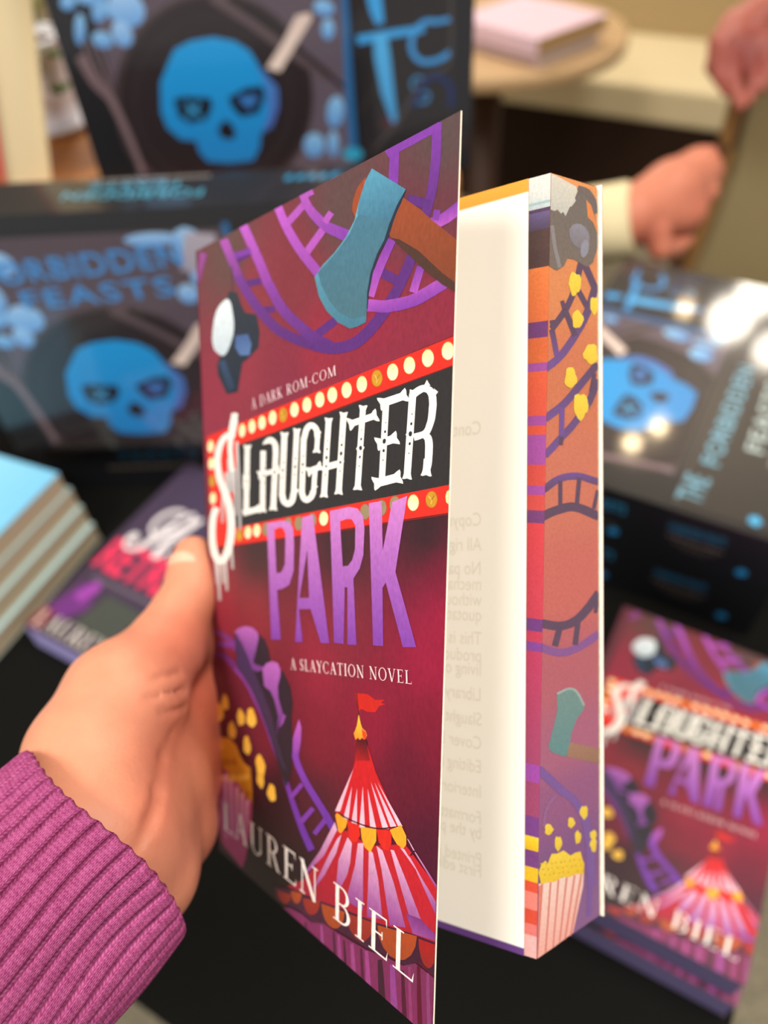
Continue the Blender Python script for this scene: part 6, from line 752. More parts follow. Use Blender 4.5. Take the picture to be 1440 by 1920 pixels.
[206,160,30,-1,0,0, 1.4,25.8,1.2,25.6,0.7,25.7,0.5,26.1,0.7,26.2,1.1,26.1],
[206,160,30,-1,0,0, 5.8,22.8,5.6,22.6,5.2,22.8,5,23.1,5.2,23.3,5.6,23.1],
[206,160,30,-1,0,0, 10.4,19.8,10.1,19.6,9.7,19.8,9.5,20.1,9.7,20.3,10.1,20.1],
[206,160,30,-1,0,0, 15,21.5,14.7,21.3,14.3,21.5,14.1,21.8,14.3,22,14.7,21.8],
[206,160,30,-1,0,0, 2.1,23.9,1.9,23.8,1.5,23.9,1.3,24.3,1.5,24.4,1.9,24.3],
[206,160,30,-1,0,0, 6.6,21,6.4,20.8,5.9,21,5.7,21.3,5.9,21.5,6.4,21.3],
[206,160,30,-1,0,0, 11.1,22.6,10.8,22.5,10.4,22.6,10.2,23,10.4,23.2,10.8,23],
[206,160,30,-1,0,0, 15.8,19.5,15.5,19.4,15.1,19.6,14.8,19.9,15.1,20.1,15.5,19.9],
[206,160,30,-1,0,0, 2.9,22.1,2.7,21.9,2.2,22.1,2,22.5,2.2,22.6,2.7,22.5],
[206,160,30,-1,0,0, 7.3,23.8,7,23.6,6.6,23.8,6.4,24.1,6.6,24.3,7,24.1],
[206,160,30,-1,0,0, 11.8,20.8,11.6,20.6,11.2,20.8,11,21.1,11.2,21.3,11.6,21.1],
[206,160,30,-1,0,0, 16.6,17.6,16.3,17.4,15.9,17.6,15.6,18,15.9,18.2,16.3,18],
[206,160,30,-1,0,0, 3.5,24.9,3.3,24.7,2.9,24.9,2.7,25.2,2.9,25.4,3.3,25.2],
[206,160,30,-1,0,0, 8,21.9,7.8,21.8,7.4,21.9,7.2,22.3,7.4,22.5,7.8,22.3],
[206,160,30,-1,0,0, 12.6,18.9,12.4,18.7,12,18.9,11.7,19.2,12,19.4,12.4,19.2],
[206,160,30,-1,0,0, 17.3,20.5,17.1,20.4,16.6,20.6,16.4,20.9,16.6,21.1,17.1,20.9],
[206,160,30,-1,0,0, 4.3,23.1,4.1,22.9,3.7,23.1,3.4,23.4,3.6,23.6,4.1,23.4],
[206,160,30,-1,0,0, 8.8,20.1,8.6,19.9,8.2,20.1,7.9,20.4,8.1,20.6,8.6,20.4],
[206,160,30,-1,0,0, 13.4,21.7,13.1,21.6,12.7,21.8,12.5,22.1,12.7,22.3,13.1,22.1],
[206,160,30,-1,0,0, 18.1,18.6,17.9,18.4,17.4,18.6,17.2,19,17.4,19.1,17.9,19],
[206,160,30,-1,0,0, 5,21.2,4.8,21.1,4.4,21.2,4.2,21.6,4.4,21.8,4.8,21.6],
[206,160,30,-1,0,0, 9.5,22.9,9.3,22.7,8.8,22.9,8.6,23.3,8.8,23.4,9.3,23.3],
[206,160,30,-1,0,0, 14.2,19.8,13.9,19.7,13.5,19.9,13.2,20.2,13.5,20.4,13.9,20.2],
[206,160,30,-1,0,0, 18.9,16.7,18.7,16.5,18.2,16.7,18,17,18.2,17.2,18.7,17],
[206,160,30,-1,0,0, 5.7,24.1,5.5,23.9,5.1,24.1,4.9,24.4,5.1,24.6,5.5,24.4],
[206,160,30,-1,0,0, 10.3,21.1,10.1,20.9,9.6,21.1,9.4,21.4,9.6,21.6,10.1,21.4],
]
FAN_ART = [
[226,232,226,206,224,224, 0,203,7,203,7,196.7,0,196.7],
[160,196,204,-1,0,0, 0,196.7,7,196.7,7,196,0,196],
[190,214,218,-1,0,0, 0,196,7,196,7,195,0,195],
[76,62,92,-1,0,0, 0,195,7,195,7,194.1,0,194.1],
[96,90,138,70,64,90, 0,194.1,7,194.1,7,189.8,0,189.8],
[70,58,56,-1,0,0, 0,189.8,7,189.8,7,184.8,0,184.8],
[66,54,54,-1,0,0, 0,184.8,7,184.8,7,180.5,0,180.5],
[222,122,62,206,104,56, 0,180.5,7,180.5,7,167.1,0,167.1],
[96,54,112,-1,0,0, 0,167.1,7,167.1,7,163.1,0,163.1],
[202,98,52,-1,0,0, 0,163.1,7,163.1,7,156.8,0,156.8],
[146,72,156,-1,0,0, 0,156.8,7,156.8,7,154.7,0,154.7],
[210,88,54,206,78,60, 0,154.7,7,154.7,7,143.5,0,143.5],
[148,70,152,-1,0,0, 0,143.5,7,143.5,7,141,0,141],
[206,78,54,-1,0,0, 0,141,7,141,7,138.7,0,138.7],
[150,72,158,-1,0,0, 0,138.7,7,138.7,7,131.1,0,131.1],
[200,72,64,-1,0,0, 0,131.1,7,131.1,7,125.7,0,125.7],
[150,70,160,-1,0,0, 0,125.7,7,125.7,7,123.4,0,123.4],
[200,72,68,-1,0,0, 0,123.4,7,123.4,7,119.4,0,119.4],
[104,58,116,-1,0,0, 0,119.4,7,119.4,7,116.1,0,116.1],
[206,62,70,190,58,80, 0,116.1,7,116.1,7,91.3,0,91.3],
[98,54,126,-1,0,0, 0,91.3,7,91.3,7,88,0,88],
[186,54,84,-1,0,0, 0,88,7,88,7,85.2,0,85.2],
[116,62,148,-1,0,0, 0,85.2,7,85.2,7,82.7,0,82.7],
[178,54,92,150,62,104, 0,82.7,7,82.7,7,52.7,0,52.7],
[146,66,166,-1,0,0, 0,52.7,7,52.7,7,47.9,0,47.9],
[146,62,104,-1,0,0, 0,47.9,7,47.9,7,38.7,0,38.7],
[106,56,134,-1,0,0, 0,38.7,7,38.7,7,33.2,0,33.2],
[240,210,40,220,180,20, 0,33.2,7,33.2,7,29.4,0,29.4],
[104,56,124,-1,0,0, 0,29.4,7,29.4,7,24.8,0,24.8],
[226,186,30,-1,0,0, 0,24.8,7,24.8,7,20.9,0,20.9],
[214,74,48,-1,0,0, 0,20.9,7,20.9,7,18,0,18],
[226,128,116,-1,0,0, 0,18,7,18,7,13.2,0,13.2],
[208,70,48,-1,0,0, 0,13.2,7,13.2,7,9.2,0,9.2],
[220,116,110,-1,0,0, 0,9.2,7,9.2,7,6.1,0,6.1],
[228,178,176,-1,0,0, 0,6.1,7,6.1,7,0,0,0],
]
COVER_BASE = [[118.1, 199.5, 84, 68, 68], [77.6, 195.9, 88, 66, 66], [13.8, 196.3, 95, 70, 66], [111.7, 184.3, 98, 50, 60], [56.5, 181.6, 122, 48, 58], [27.7, 181.0, 132, 52, 62], [92.2, 161.6, 140, 38, 60], [67.6, 161.3, 145, 42, 60], [19.4, 163.2, 142, 50, 66], [50.1, 153.5, 128, 44, 64], [-2.1, 148.7, 140, 46, 66], [92.5, 152.7, 130, 42, 62], [118.1, 159.8, 132, 40, 60], [28.1, 106.3, 62, 42, 44], [114.6, 112.5, 45, 32, 35], [118.8, 103.8, 112, 25, 50], [79.1, 91.6, 122, 38, 54], [27.2, 86.6, 130, 42, 54], [121.0, 95.8, 150, 25, 60], [1.8, 87.8, 135, 40, 55], [115.9, 83.2, 148, 25, 60], [67.9, 76.0, 140, 36, 58], [94.8, 66.8, 135, 28, 54], [68.0, 54.0, 120, 32, 50], [108.8, 57.0, 95, 25, 45], [117.8, 41.1, 75, 25, 45], [68.1, 39.3, 75, 35, 45], [40.6, 31.7, 44, 24, 30], [54.9, 13.7, 40, 24, 28], [3.2, 48.8, 95, 25, 45], [6.6, 31.6, 50, 14, 30], [4.5, 5.6, 40, 14, 28], [80.5, -0.3, 60, 26, 40], [33.5, 49.7, 108, 32, 48], [31.8, 5.7, 34, 20, 26], [116.4, 71.2, 118, 25, 48], [78.8, 108.1, 58, 36, 40]]  # greyer rows near the head carry the cover's sheen as colour
FORE_BASE = [[202.0, 214, 140, 80], [178.9, 204, 124, 74], [154.5, 192, 106, 72], [126.8, 190, 104, 84], [98.3, 186, 92, 86], [76.4, 166, 84, 100], [54.1, 156, 86, 118], [41.9, 132, 76, 124], [23.5, 112, 72, 128], [1.1, 120, 82, 136]]
PAGE_ROWS = [["Cont", 111.4, 141.5], ["Copyright", 111.5, 117.0], ["All rights", 111.5, 110.3], ["No part of", 111.5, 103.8], ["mechanical", 111.6, 99.5], ["without a", 111.6, 95.2], ["quotation", 111.6, 91.1], ["This is a w", 111.6, 84.6], ["products o", 111.6, 79.9], ["living or d", 111.6, 76.1], ["Library of", 111.6, 69.2], ["Slaught", 111.7, 62.3], ["Cover De", 111.7, 55.7], ["Editing b", 111.7, 49.1], ["Interior D", 111.7, 42.1], ["Formatti", 111.7, 34.7], ["by the pub", 111.7, 30.5], ["Printed in", 111.8, 23.0], ["First editi", 111.8, 19.5]]
COVER_TEXT = [["A DARK ROM-COM", [27.32, 148.19, 76.04, 152.96, 3.39, 2.65], [240, 205, 212]], ["A SLAYCATION NOVEL", [51.06, 72.81, 110.76, 78.38, 3.29, 3.17], [245, 215, 218]], ["LAUREN BIEL", [-4.78, 9.88, 114.4, 9.47, 10.97, 11.95], [242, 236, 230]]]
# ---------------------------------------------------------------- setting
def struct(name, m, boxes):
    b = MB()
    for x in boxes: b.box(*x)
    return tag(b.build(name, m), kind='structure')
struct('floor', mat('carpet', (150, 142, 122), .95, .1, noise=.35, nscale=180, bump=.8, bscale=400), [(-2600, 3200, -1500, 4700, -745, -720)])
struct('ceiling', mat('plaster', (206, 196, 180), .9, .2, noise=.03, nscale=20), [(-2600, 3200, -1500, 4700, 1930, 1960)])
struct('wall_back', mat('wall_paint', (186, 168, 138), .9, .2, noise=.04, nscale=14), [(-2600, 3200, 4600, 4700, -720, 1930)])
# ---------------------------------------------------------------- display table and black cloth
TM = frame((0, 0, 0), E2, (0, 0, 1))
table = tag(empty('table', TM), 'display table hidden under the black cloth, near the camera', 'table')
b = MB(); b.box(-900, 104, 4, 730, -30, -3); b.build('tabletop', mat('table_wood', (120, 86, 56), .6), table)
for x in (-860, 64):
    for y in (44, 690):
        b = MB(); b.box(x - 22, x + 22, y - 22, y + 22, -720, -30); b.build('table_leg', MATS['table_wood'], table)
b = MB()
nx, ny = 60, 44
def drape(x, y):
    ex = max(0, x - 105, -901 - x); ey = max(0, 2.5 - y, y - 735); h = ex + ey
    px = min(max(x, -901), 105) + (1 if x > 105 else -1 if x < -901 else 0) * min(ex, .8)
    py = min(max(y, 2.5), 735) + (1 if y > 735 else -1 if y < 2.5 else 0) * min(ey, .8)
    return (px, py, (-h if h else 0) - (0 if h == 0 else .4))
xs = [-1150, -1000, -906, -901] + list(np.linspace(-890, 100, nx)) + [105, 108, 200, 355]; ys = [-250, -100, -.5, 2.5] + list(np.linspace(8, 730, ny)) + [735, 738, 850, 985]
V = [drape(x, y) for y in ys for x in xs]; n = len(xs)
F = [(j * n + i, j * n + i + 1, (j + 1) * n + i + 1, (j + 1) * n + i) for j in range(len(ys) - 1) for i in range(n - 1)]
b.mesh(V, F, (30, 28, 25))
cl = b.build('tablecloth', mat('black_cloth', (13, 13, 11), .95, .15, noise=.3, nscale=900, bump=.4, bscale=1500), matrix=TM)
tag(cl, 'plain black cloth covering the display table under the books', 'tablecloth')
# ---------------------------------------------------------------- wooden riser behind
b = MB()
rz = tag(empty('wooden_riser', loc=(-0.25, .765, 0)), 'brown wooden riser shelf behind the standing boxes', 'riser')
wood = mat('riser_wood', (170, 108, 50), .5, .4, noise=.25, nscale=30, stretch=(1, 8, 8))
b.box(-320, 300, -110, 115, 200, 222); b.build('shelf_top', wood, rz, bevel=2)
for x in (-305, 285):
    for y in (-95, 95):
        b = MB(); b.box(x - 13, x + 13, y - 13, y + 13, .5, 200); b.build('leg', wood, rz)
# ---------------------------------------------------------------- glossy boxed sets with the blue skull
BOXP = decode(BOX_ART)
boxmat = mat('wrapped_print', None, .45, .4, coat=.85, coat_rough=.07)
DARK = (24, 25, 30); TEAL = (44, 140, 186)
def skull_box(name, label, M, T, panel, shift=0, extras=None):
    root = tag(empty(name, M), label, 'boxed set', 'boxed sets with a blue skull')
    b = MB(); b.box(0, 322, .02, T, 0, 212, DARK)
    if extras: extras(b)
    o = b.build('carton', boxmat, root, bevel=0)
    if panel:
        b = MB(); V = (0, -1, 0)
        b.box(1, 321, -.15, .01, 1, 211, DARK)
        fn = lambda u, v: (u, -.15, v + shift)
        P = []
        for c, c2, pts in BOXP:
            q = [(x, y) for x, y in pts if True]
            if shift:
                q = clip(q, 6, 4, 314, 208 - shift)
            if len(q) >= 3: P.append((c, c2, q))
        top = decals(b, P, fn, Vector(V), .03, .02)
        panel(b, fn, Vector(V), top)
        b.build('printed_front', boxmat, root)
    return root
def clip(P, x0, y0, x1, y1):
    for ax, lim, sg in ((0, x0, 1), (0, x1, -1), (1, y0, 1), (1, y1, -1)):
        o = []
        for i in range(len(P)):
            a, c = P[i - 1], P[i]; ia = sg * (a[ax] - lim) >= 0; ic = sg * (c[ax] - lim) >= 0
            if ia != ic:
                t = (lim - a[ax]) / (c[ax] - a[ax]); o.append(tuple(a[k] + t * (c[k] - a[k]) for k in (0, 1)))
            if ic: o.append(c)
        P = o
        if not P: return []
    return P
def bars(b, fn, nrm, x0, x1, y, h, col, seed=1):
    r = random.Random(seed); x = x0
    while x < x1 - 1:
        w = min(r.uniform(2, 6), x1 - x); b.face([Vector(fn(px, py)) + nrm * .05 for px, py in ((x, y), (x + w, y), (x + w, y + h), (x, y + h))], col); x += w + 1
def title(b, fn, n, off):
    letters(b, 'FORBIDDEN', fn, n, off + .05, 42, 160, 190, 170, 17, (62, 140, 210), .012, 1.1)
    letters(b, 'FEASTS', fn, n, off + .05, 64, 140, 178, 147, 15, (62, 140, 210), .012, 1.15)
def top_text(b):     # the upper side of the standing box: words turned to be read from behind
    fn = lambda s, t: (322 - s, 51 - t, 212.02); n = Vector((0, 0, 1))
    letters(b, 'FORBIDDEN', fn, n, .05, 113, 25, 212, 21, 11, (70, 160, 190), .01, 1.05)
    letters(b, 'FEASTS', fn, n, .05, 132, 11, 196, 8, 9, (70, 160, 190), .01, 1.05)
    bars(b, fn, n, 112, 204, 3, 3, (150, 140, 128), 3)
    for i in range(5): b.face([Vector(fn(20 + i * 8 + dx, 10 + dy)) + n * .05 for dx, dy in ((0, 0), (5, 1), (6, 9), (1, 8))], TEAL)
def low_front(b):
    fn = lambda s, t: (s, .0, t); n = Vector((0, -1, 0))
    letters(b, 'FORBIDDEN', fn, n, .05, 61, 50, 164, 51, 12, (30, 96, 126), .01, 1.05)
    letters(b, 'FEASTS', fn, n, .05, 78, 34, 150, 35, 11, (30, 96, 126), .01, 1.05)
    bars(b, fn, n, 62, 152, 22, 4, (92, 86, 78), 5)
    for i in range(4): b.face([Vector(fn(18 + i * 5 + dx, 50 + dy)) + n * .05 for dx, dy in ((0, 0), (4, 1), (4, 8), (1, 7))], (34, 108, 146))
STAND = lambda x, y, z: frame((x, y, z), (1, 0, 0), (0, 0, 1))
def lowbox():
    root = tag(empty('boxed_set', frame((-345, 522, 0), (1, 0, 0), (0, 0, 1))), 'black box lying flat under the standing skull box, behind the light blue books', 'boxed set', 'boxed sets with a blue skull')
    b = MB(); b.box(0, 322, 0, 116, .5, 67.5, DARK); low_front(b); b.build('carton', boxmat, root)
lowbox()
skull_box('boxed_set', 'standing skull box with its blue title, in front, resting on a flat black box', STAND(-345, 500, 68), 51, title, extras=top_text)
skull_box('boxed_set', 'standing skull box higher up at the back, on the wooden riser beside the plant', STAND(-262, 672, 222.2), 51, lambda *a: None)
# flat pair on the right
def side_text(top):
    def f(b):
        fn = lambda s, t: (0, 52.5 - t, 80 - s); n = Vector((-1, 0, 0))
        letters(b, 'FORBIDDEN FEASTS', fn, n, .06, -112, 32, -30, 32, 9, TEAL, .01)
        letters(b, 'FORBIDDEN FEASTS', fn, n, .06, 2, 31, 41, 33, 8, (48, 118, 160), .01)
        bars(b, fn, n, 2, 42, 25, 2.5, (112, 100, 96), 8); bars(b, fn, n, 7, 38, 20, 2, (92, 82, 78), 9); bars(b, fn, n, 14, 34, 16, 2, (76, 70, 66), 10)
        bars(b, fn, n, -90, -34, 16, 3, (70, 64, 60), 12)
        for s0, t0 in ((53, 9), (-40, 7)): b.face([Vector(fn(s0 + dx, t0 + dy)) + n * .06 for dx, dy in ((0, 2), (5, 0), (9, 3), (8, 7), (3, 8))], (40, 144, 206))
    return f
def right_panel(b, fn, n, off):
    g = lambda u, v: (u, -.15, v + 80)
    b.face([Vector(g(x, y)) + n * (off + .02) for x, y in ((6, -76), (314, -76), (314, 2), (6, 2))], (44, 40, 38))
    b.face([Vector(g(x, y)) + n * (off + .04) for x, y in ((6, -1), (314, -1), (314, 1), (6, 1))], (70, 62, 60))
    letters(b, 'THE', g, n, off + .08, 12, -16, 40, -17, 17, (110, 166, 190), .012, 1.0)
    letters(b, 'FORBIDDEN', g, n, off + .08, 56, -19, 188, -19, 13, (110, 166, 190), .012, 1.05)
    letters(b, 'FEASTS', g, n, off + .08, 84, -45, 176, -44, 13, (172, 190, 190), .012, 1.1)
    bars(b, lambda u, v: Vector(g(u, v)) + n * off, n, 72, 190, -56, 5, (140, 128, 116), 21); bars(b, lambda u, v: Vector(g(u, v)) + n * off, n, 66, 180, -66, 5, (130, 118, 108), 22)
    for dx, dy in ((0, 0),): b.face([Vector(g(8 + x, -58 + y)) + n * (off + .08) for x, y in ((0, 3), (5, 0), (10, 4), (8, 9), (2, 9))], (70, 170, 220))
R0 = Vector((183, 371, 0))
def flat(z): return frame(R0 - Vector(E2) * -80 * 1.0 + Vector((0, 0, z)), F2, -E2)
# here local y points down through the box, so the printed side faces up
skull_box('boxed_set', 'flat skull box at right, on top of the pair, with lamp glints on its wrap', flat(105.3), 52.4, right_panel, 80, side_text(1))
skull_box('boxed_set', 'flat box at right, lower of the pair, above the small red paperback', flat(52.6), 52.4, None, 0, side_text(0))
# ---------------------------------------------------------------- paperbacks on the cloth
printm = mat('cover_print', None, .5, .22, coat=.04, coat_rough=.3, noise=.1, nscale=620, stretch=(1.6, 1, 1))
inkm = mat('edge_print', None, .8, .2, noise=.09, nscale=1500)
paper = mat('book_paper', (238, 228, 206), .85, .2, noise=.03, nscale=400)
COVP = decode(COVER_ART)
def shep(tab, dims):
    def f(*p):
        ws = [1 / (sum((a - b) ** 2 for a, b in zip(p, r[:dims])) + 30) ** 1.6 for r in tab]; s = sum(ws)
        return tuple(sum(w * r[dims + i] for w, r in zip(ws, tab)) / s for i in range(3))
    return f
cover_colour = shep(COVER_BASE, 2)
def cover_print(b, fn, n, u0, u1, v0, v1, polys, texts, nu=22, nv=34, fine=0):
    U = np.linspace(u0, u1, nu); Vv = np.linspace(v0, v1, nv)
    V = [Vector(fn(u, v)) for v in Vv for u in U]; C = [cover_colour(u, v) for v in Vv for u in U]
    F = [(j * nu + i, j * nu + i + 1, (j + 1) * nu + i + 1, (j + 1) * nu + i) for j in range(nv - 1) for i in range(nu - 1)]
    b.mesh(V, F, C, False)
    top = decals(b, polys, fn, n, .02, .006, fine)
    if texts:
        for s, (xa, ya, xb, yb, ca, cb), col in COVER_TEXT:
            col = tuple(col)
            big = s.startswith('LAUREN')
            letters(b, s, fn, n, top + .01, xa, ya, xb, yb, (.86 if big else 1) * ca, col, end_cap=(.88 if big else 1) * cb, slim=.12)
def slab_sides(b, W, H, z0, z1, cols):
    # cols: tail (y=0), fore edge (x=W), head (y=H), spine (x=0)
    q = [((0, 0), (W, 0)), ((W, 0), (W, H)), ((W, H), (0, H)), ((0, H), (0, 0))]
    for (p, r), c in zip(q, cols):
        b.face([(p[0], p[1], z0), (r[0], r[1], z0), (r[0], r[1], z1), (p[0], p[1], z1)], c)
    b.face([(0, 0, z1), (W, 0, z1), (W, H, z1), (0, H, z1)], (236, 228, 208)); b.face([(0, H, z0), (W, H, z0), (W, 0, z0), (0, 0, z0)], (236, 228, 208))
def lying_book(name, label, origin, W, H, T, draw, sides, coverc, group=None, ang=0, cat='book', m=None, ex=E2):
    x = Matrix.Rotation(ang, 3, 'Z') @ ex
    root = tag(empty(name, frame(origin, x, (0, 0, 1))), label, cat, group)
    # frame(): local x along the cover's width, y away towards its head, z up
    b = MB(); slab_sides(b, W - 1, H - .6, .5, T - .5, sides); b.build('page_block', inkm, root)
    b = MB(); b.box(0, W, 0, H, T - .4, T, coverc); draw(b, lambda u, v: (u, v, T), Vector((0, 0, 1))); b.build('front_cover', m or printm, root)
    b = MB(); b.box(0, W, 0, H, 0, .4, coverc); b.build('back_cover', m or printm, root)
    b = MB(); b.box(-.4, 0, 0, H, 0, T, coverc); b.build('spine', m or printm, root)
    return root
SK = .9; SO = 15.75
def small_cover(b, fn, n):
    g = lambda u, v: fn(u * SK + SO, v)
    P = [(c, c2, clip(p, -10.9, .3, 121, 202.7)) for c, c2, p in COVP]; P = [q for q in P if len(q[2]) >= 3]
    b.face([Vector(fn(x, y)) + n * .01 for x, y in ((0, 0), (6.2, 0), (6.2, 203), (0, 203))], [(60, 30, 40), (60, 30, 40), (100, 50, 60), (100, 50, 60)])
    cover_print(b, lambda u, v: Vector(g(u, v)) + n * .03, n, -10.9, 121.3, 0, 203, P, True, 16, 24)
def plain_cover(b, fn, n): pass
PURP = (92, 84, 122)
SO3 = Vector((51.9, 150.6, 0))
rb = lying_book('paperback_book', 'small red carnival paperback lying face up at lower right, upper of two', SO3 + Vector((0, 0, 25.3)), 125, 203, 25.2, small_cover, [PURP, (150, 90, 90), PURP, (80, 30, 45)], (70, 28, 42), 'carnival paperbacks in the right pile')
def lower_line(b, fn, n): pass
lying_book('paperback_book', 'paperback directly under the small red carnival book at lower right', SO3 + Vector((1.5, -4.5, .2)), 125, 203, 25, small_cover, [(98, 90, 130), (150, 90, 90), PURP, (80, 30, 45)], (96, 60, 90), 'carnival paperbacks in the right pile')
def dark_cover(b, fn, n):
    V = [(0, 0), (125, 0), (125, 203), (0, 203)]
    b.face([Vector(fn(x, y)) + n * .02 for x, y in V], [(62, 48, 62), (58, 46, 60), (72, 64, 92), (70, 58, 80)])
    P = [((104, 50, 118), None, [(4, 20), (22, 16), (34, 34), (26, 60), (12, 52)]), ((70, 74, 68), None, [(34, 20), (70, 14), (80, 50), (40, 52)]), ((150, 66, 160), None, [(14, 40), (24, 36), (30, 54), (22, 60)]), ((120, 40, 48), None, [(0, 2), (14, 2), (14, 20), (0, 22)])]
    top = decals(b, P, fn, n, .04, .03)
    letters(b, 'RETREAT', fn, n, top + .05, 4, 71, 121, 68, 32, (226, 56, 92), .03, .98)
    letters(b, chr(0x1D4AE) + chr(0x1D4C1) + chr(0x1D4B6) + chr(0x1D4CE), fn, n, top + .1, 12, 96, 112, 106, 54, (228, 220, 222), .012, .9)
    letters(b, 'LAUREN BIEL', fn, n, top + .05, 4, 3.5, 122, 2.5, 16, (220, 214, 204), slim=.06)
    bars(b, fn, n * 2, 14, 100, 59, 4, (104, 92, 104), 31)
lying_book('paperback_book', 'dark purple paperback lying behind the hand, with red title letters', (-304, 343, .2), 125, 203, 27.6, dark_cover, [(168, 162, 224), (120, 90, 110), (90, 84, 120), (60, 50, 66)], (62, 48, 62))
# pale blue stack on the left
bx_ = Vector((-42, -100, 0)).normalized(); by_ = Vector((-bx_.y, bx_.x, 0))
SKY = (150, 206, 232)
def blue_cover(b, fn, n):
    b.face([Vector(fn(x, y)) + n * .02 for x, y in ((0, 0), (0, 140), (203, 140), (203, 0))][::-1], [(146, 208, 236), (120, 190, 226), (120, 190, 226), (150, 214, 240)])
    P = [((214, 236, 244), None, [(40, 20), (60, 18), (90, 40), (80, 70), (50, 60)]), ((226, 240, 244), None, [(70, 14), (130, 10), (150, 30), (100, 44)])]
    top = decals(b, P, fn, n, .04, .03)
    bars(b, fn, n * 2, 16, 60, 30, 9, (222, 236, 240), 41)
pos = [(-280.6, 454.7), (-284.5, 457.2), (-287.6, 459.0), (-290.4, 456.4)]
names = ['pale blue paperback at the bottom of the left stack', 'pale blue paperback second from the bottom of the left stack', 'pale blue paperback just under the top one of the left stack', 'light blue paperback on top of the left stack, cover showing']
hs = [(0.2, 20), (20.3, 20), (40.4, 20), (60.5, 20.5)]
for i, ((x, y), (z, t)) in enumerate(zip(pos, hs)):
    # local x runs back along the fore edge, local y to the left
    root = tag(empty('paperback_book', frame((x, y, z), bx_, (0, 0, 1))), names[i], 'book', 'pale blue paperbacks stacked at left')
    # frame y = z cross x points to the right of bx_, so the book extends to -y
    b = MB(); b.box(.6, 202.4, -139, -.6, .8, t - .8, (206, 184, 146)); b.build('page_block', mat('cream_pages', (192, 174, 146), .9, .1, noise=.12, nscale=900, stretch=(.02, .02, 6)), root)
    b = MB(); b.box(0, 203, -140, 0, t - .8, t, (178, 206, 206))
    if i == 3: blue_cover(b, lambda u, v: (u, -140 + v, t), Vector((0, 0, 1)))
    b.build('front_cover', printm, root)
    b = MB(); b.box(0, 203, -140, 0, 0, .8, (186, 200, 190)); b.build('back_cover', printm, root)
# cream book standing at the left edge
root = tag(empty('hardcover_book', frame((-342, 658.5, 231.9), (.867, .434, -.242), (.216, .108, .970))), 'cream book with red cover standing tilted at far left edge, beside the plant', 'book')
b = MB(); b.box(1.5, 36, 3, 72, 2, 206, (226, 206, 160)); b.build('page_block', mat('ivory_pages', (226, 208, 168), .9, .1, noise=.02, nscale=900), root)
b = MB(); b.box(36.2, 38.5, 0, 76, 0, 208, (224, 206, 164)); b.build('back_cover', mat('cream_cover', (226, 208, 168), .6), root)
b = MB(); b.box(-1, 1.3, 0, 76, 0, 208, (200, 60, 66)); b.build('front_cover', mat('red_cover', (206, 62, 70), .5), root)
# ---------------------------------------------------------------- potted plant
pl = tag(empty('potted_plant', loc=(-.352, .822, .2222)), 'small green plant in a white pot on the wooden riser', 'plant')
pot = mat('white_glaze', (240, 238, 244), .35, .5)
b = MB(); b.lathe([(0, 5), (26, 5), (28, 7), (35, 40), (38, 78), (40, 80), (37, 82), (34, 76), (0, 72)], 40, (220, 220, 222)); b.build('pot', pot, pl)
b = MB(); b.lathe([(0, 0), (38, 0), (44, 5), (45, 8), (42, 8), (36, 4), (0, 4)], 40, (220, 222, 228)); b.build('saucer', pot, pl)
b = MB(); b.lathe([(33, 74), (20, 77), (0, 78)], 24, (70, 48, 34)); b.build('soil', mat('soil', (84, 52, 34), .95, noise=.4, nscale=200), pl)
rnd = random.Random(4); b = MB(); bs = MB()
for i in range(46):
    a = rnd.uniform(0, 6.28); r = rnd.uniform(8, 46); z = rnd.uniform(62, 135); dr = rnd.uniform(14, 22)
    if i < 8: a = rnd.uniform(-1.9, -.2); r = rnd.uniform(36, 46); z = rnd.uniform(40, 76)
    c = Vector((r * math.cos(a), r * math.sin(a), z)); d = Vector((math.cos(a), math.sin(a), rnd.uniform(-.6, .5))).normalized(); s = d.cross(Vector((0, 0, 1))).normalized(); u = s.cross(d)
    g = (rnd.randint(70, 120), rnd.randint(96, 130), rnd.randint(24, 44))
    L = [(0, 0, 0), (.3, .42, .1), (.65, .4, .12), (1, 0, 0), (.65, -.4, .12), (.3, -.42, .1)]
    b.mesh([c + d * (p[0] * dr) + s * (p[1] * dr) + u * (p[2] * dr) for p in L], [(0, 1, 2, 3), (0, 3, 4, 5)], g)
    bs.tube([(rnd.uniform(-8, 8), rnd.uniform(-8, 8), 74), c * .6 + Vector((0, 0, 40)), c], .7, 5, (80, 100, 40))
b.build('foliage', mat('leaf', None, .5, .4, noise=.2, nscale=200), pl); bs.build('stem', MATS['leaf'], pl)
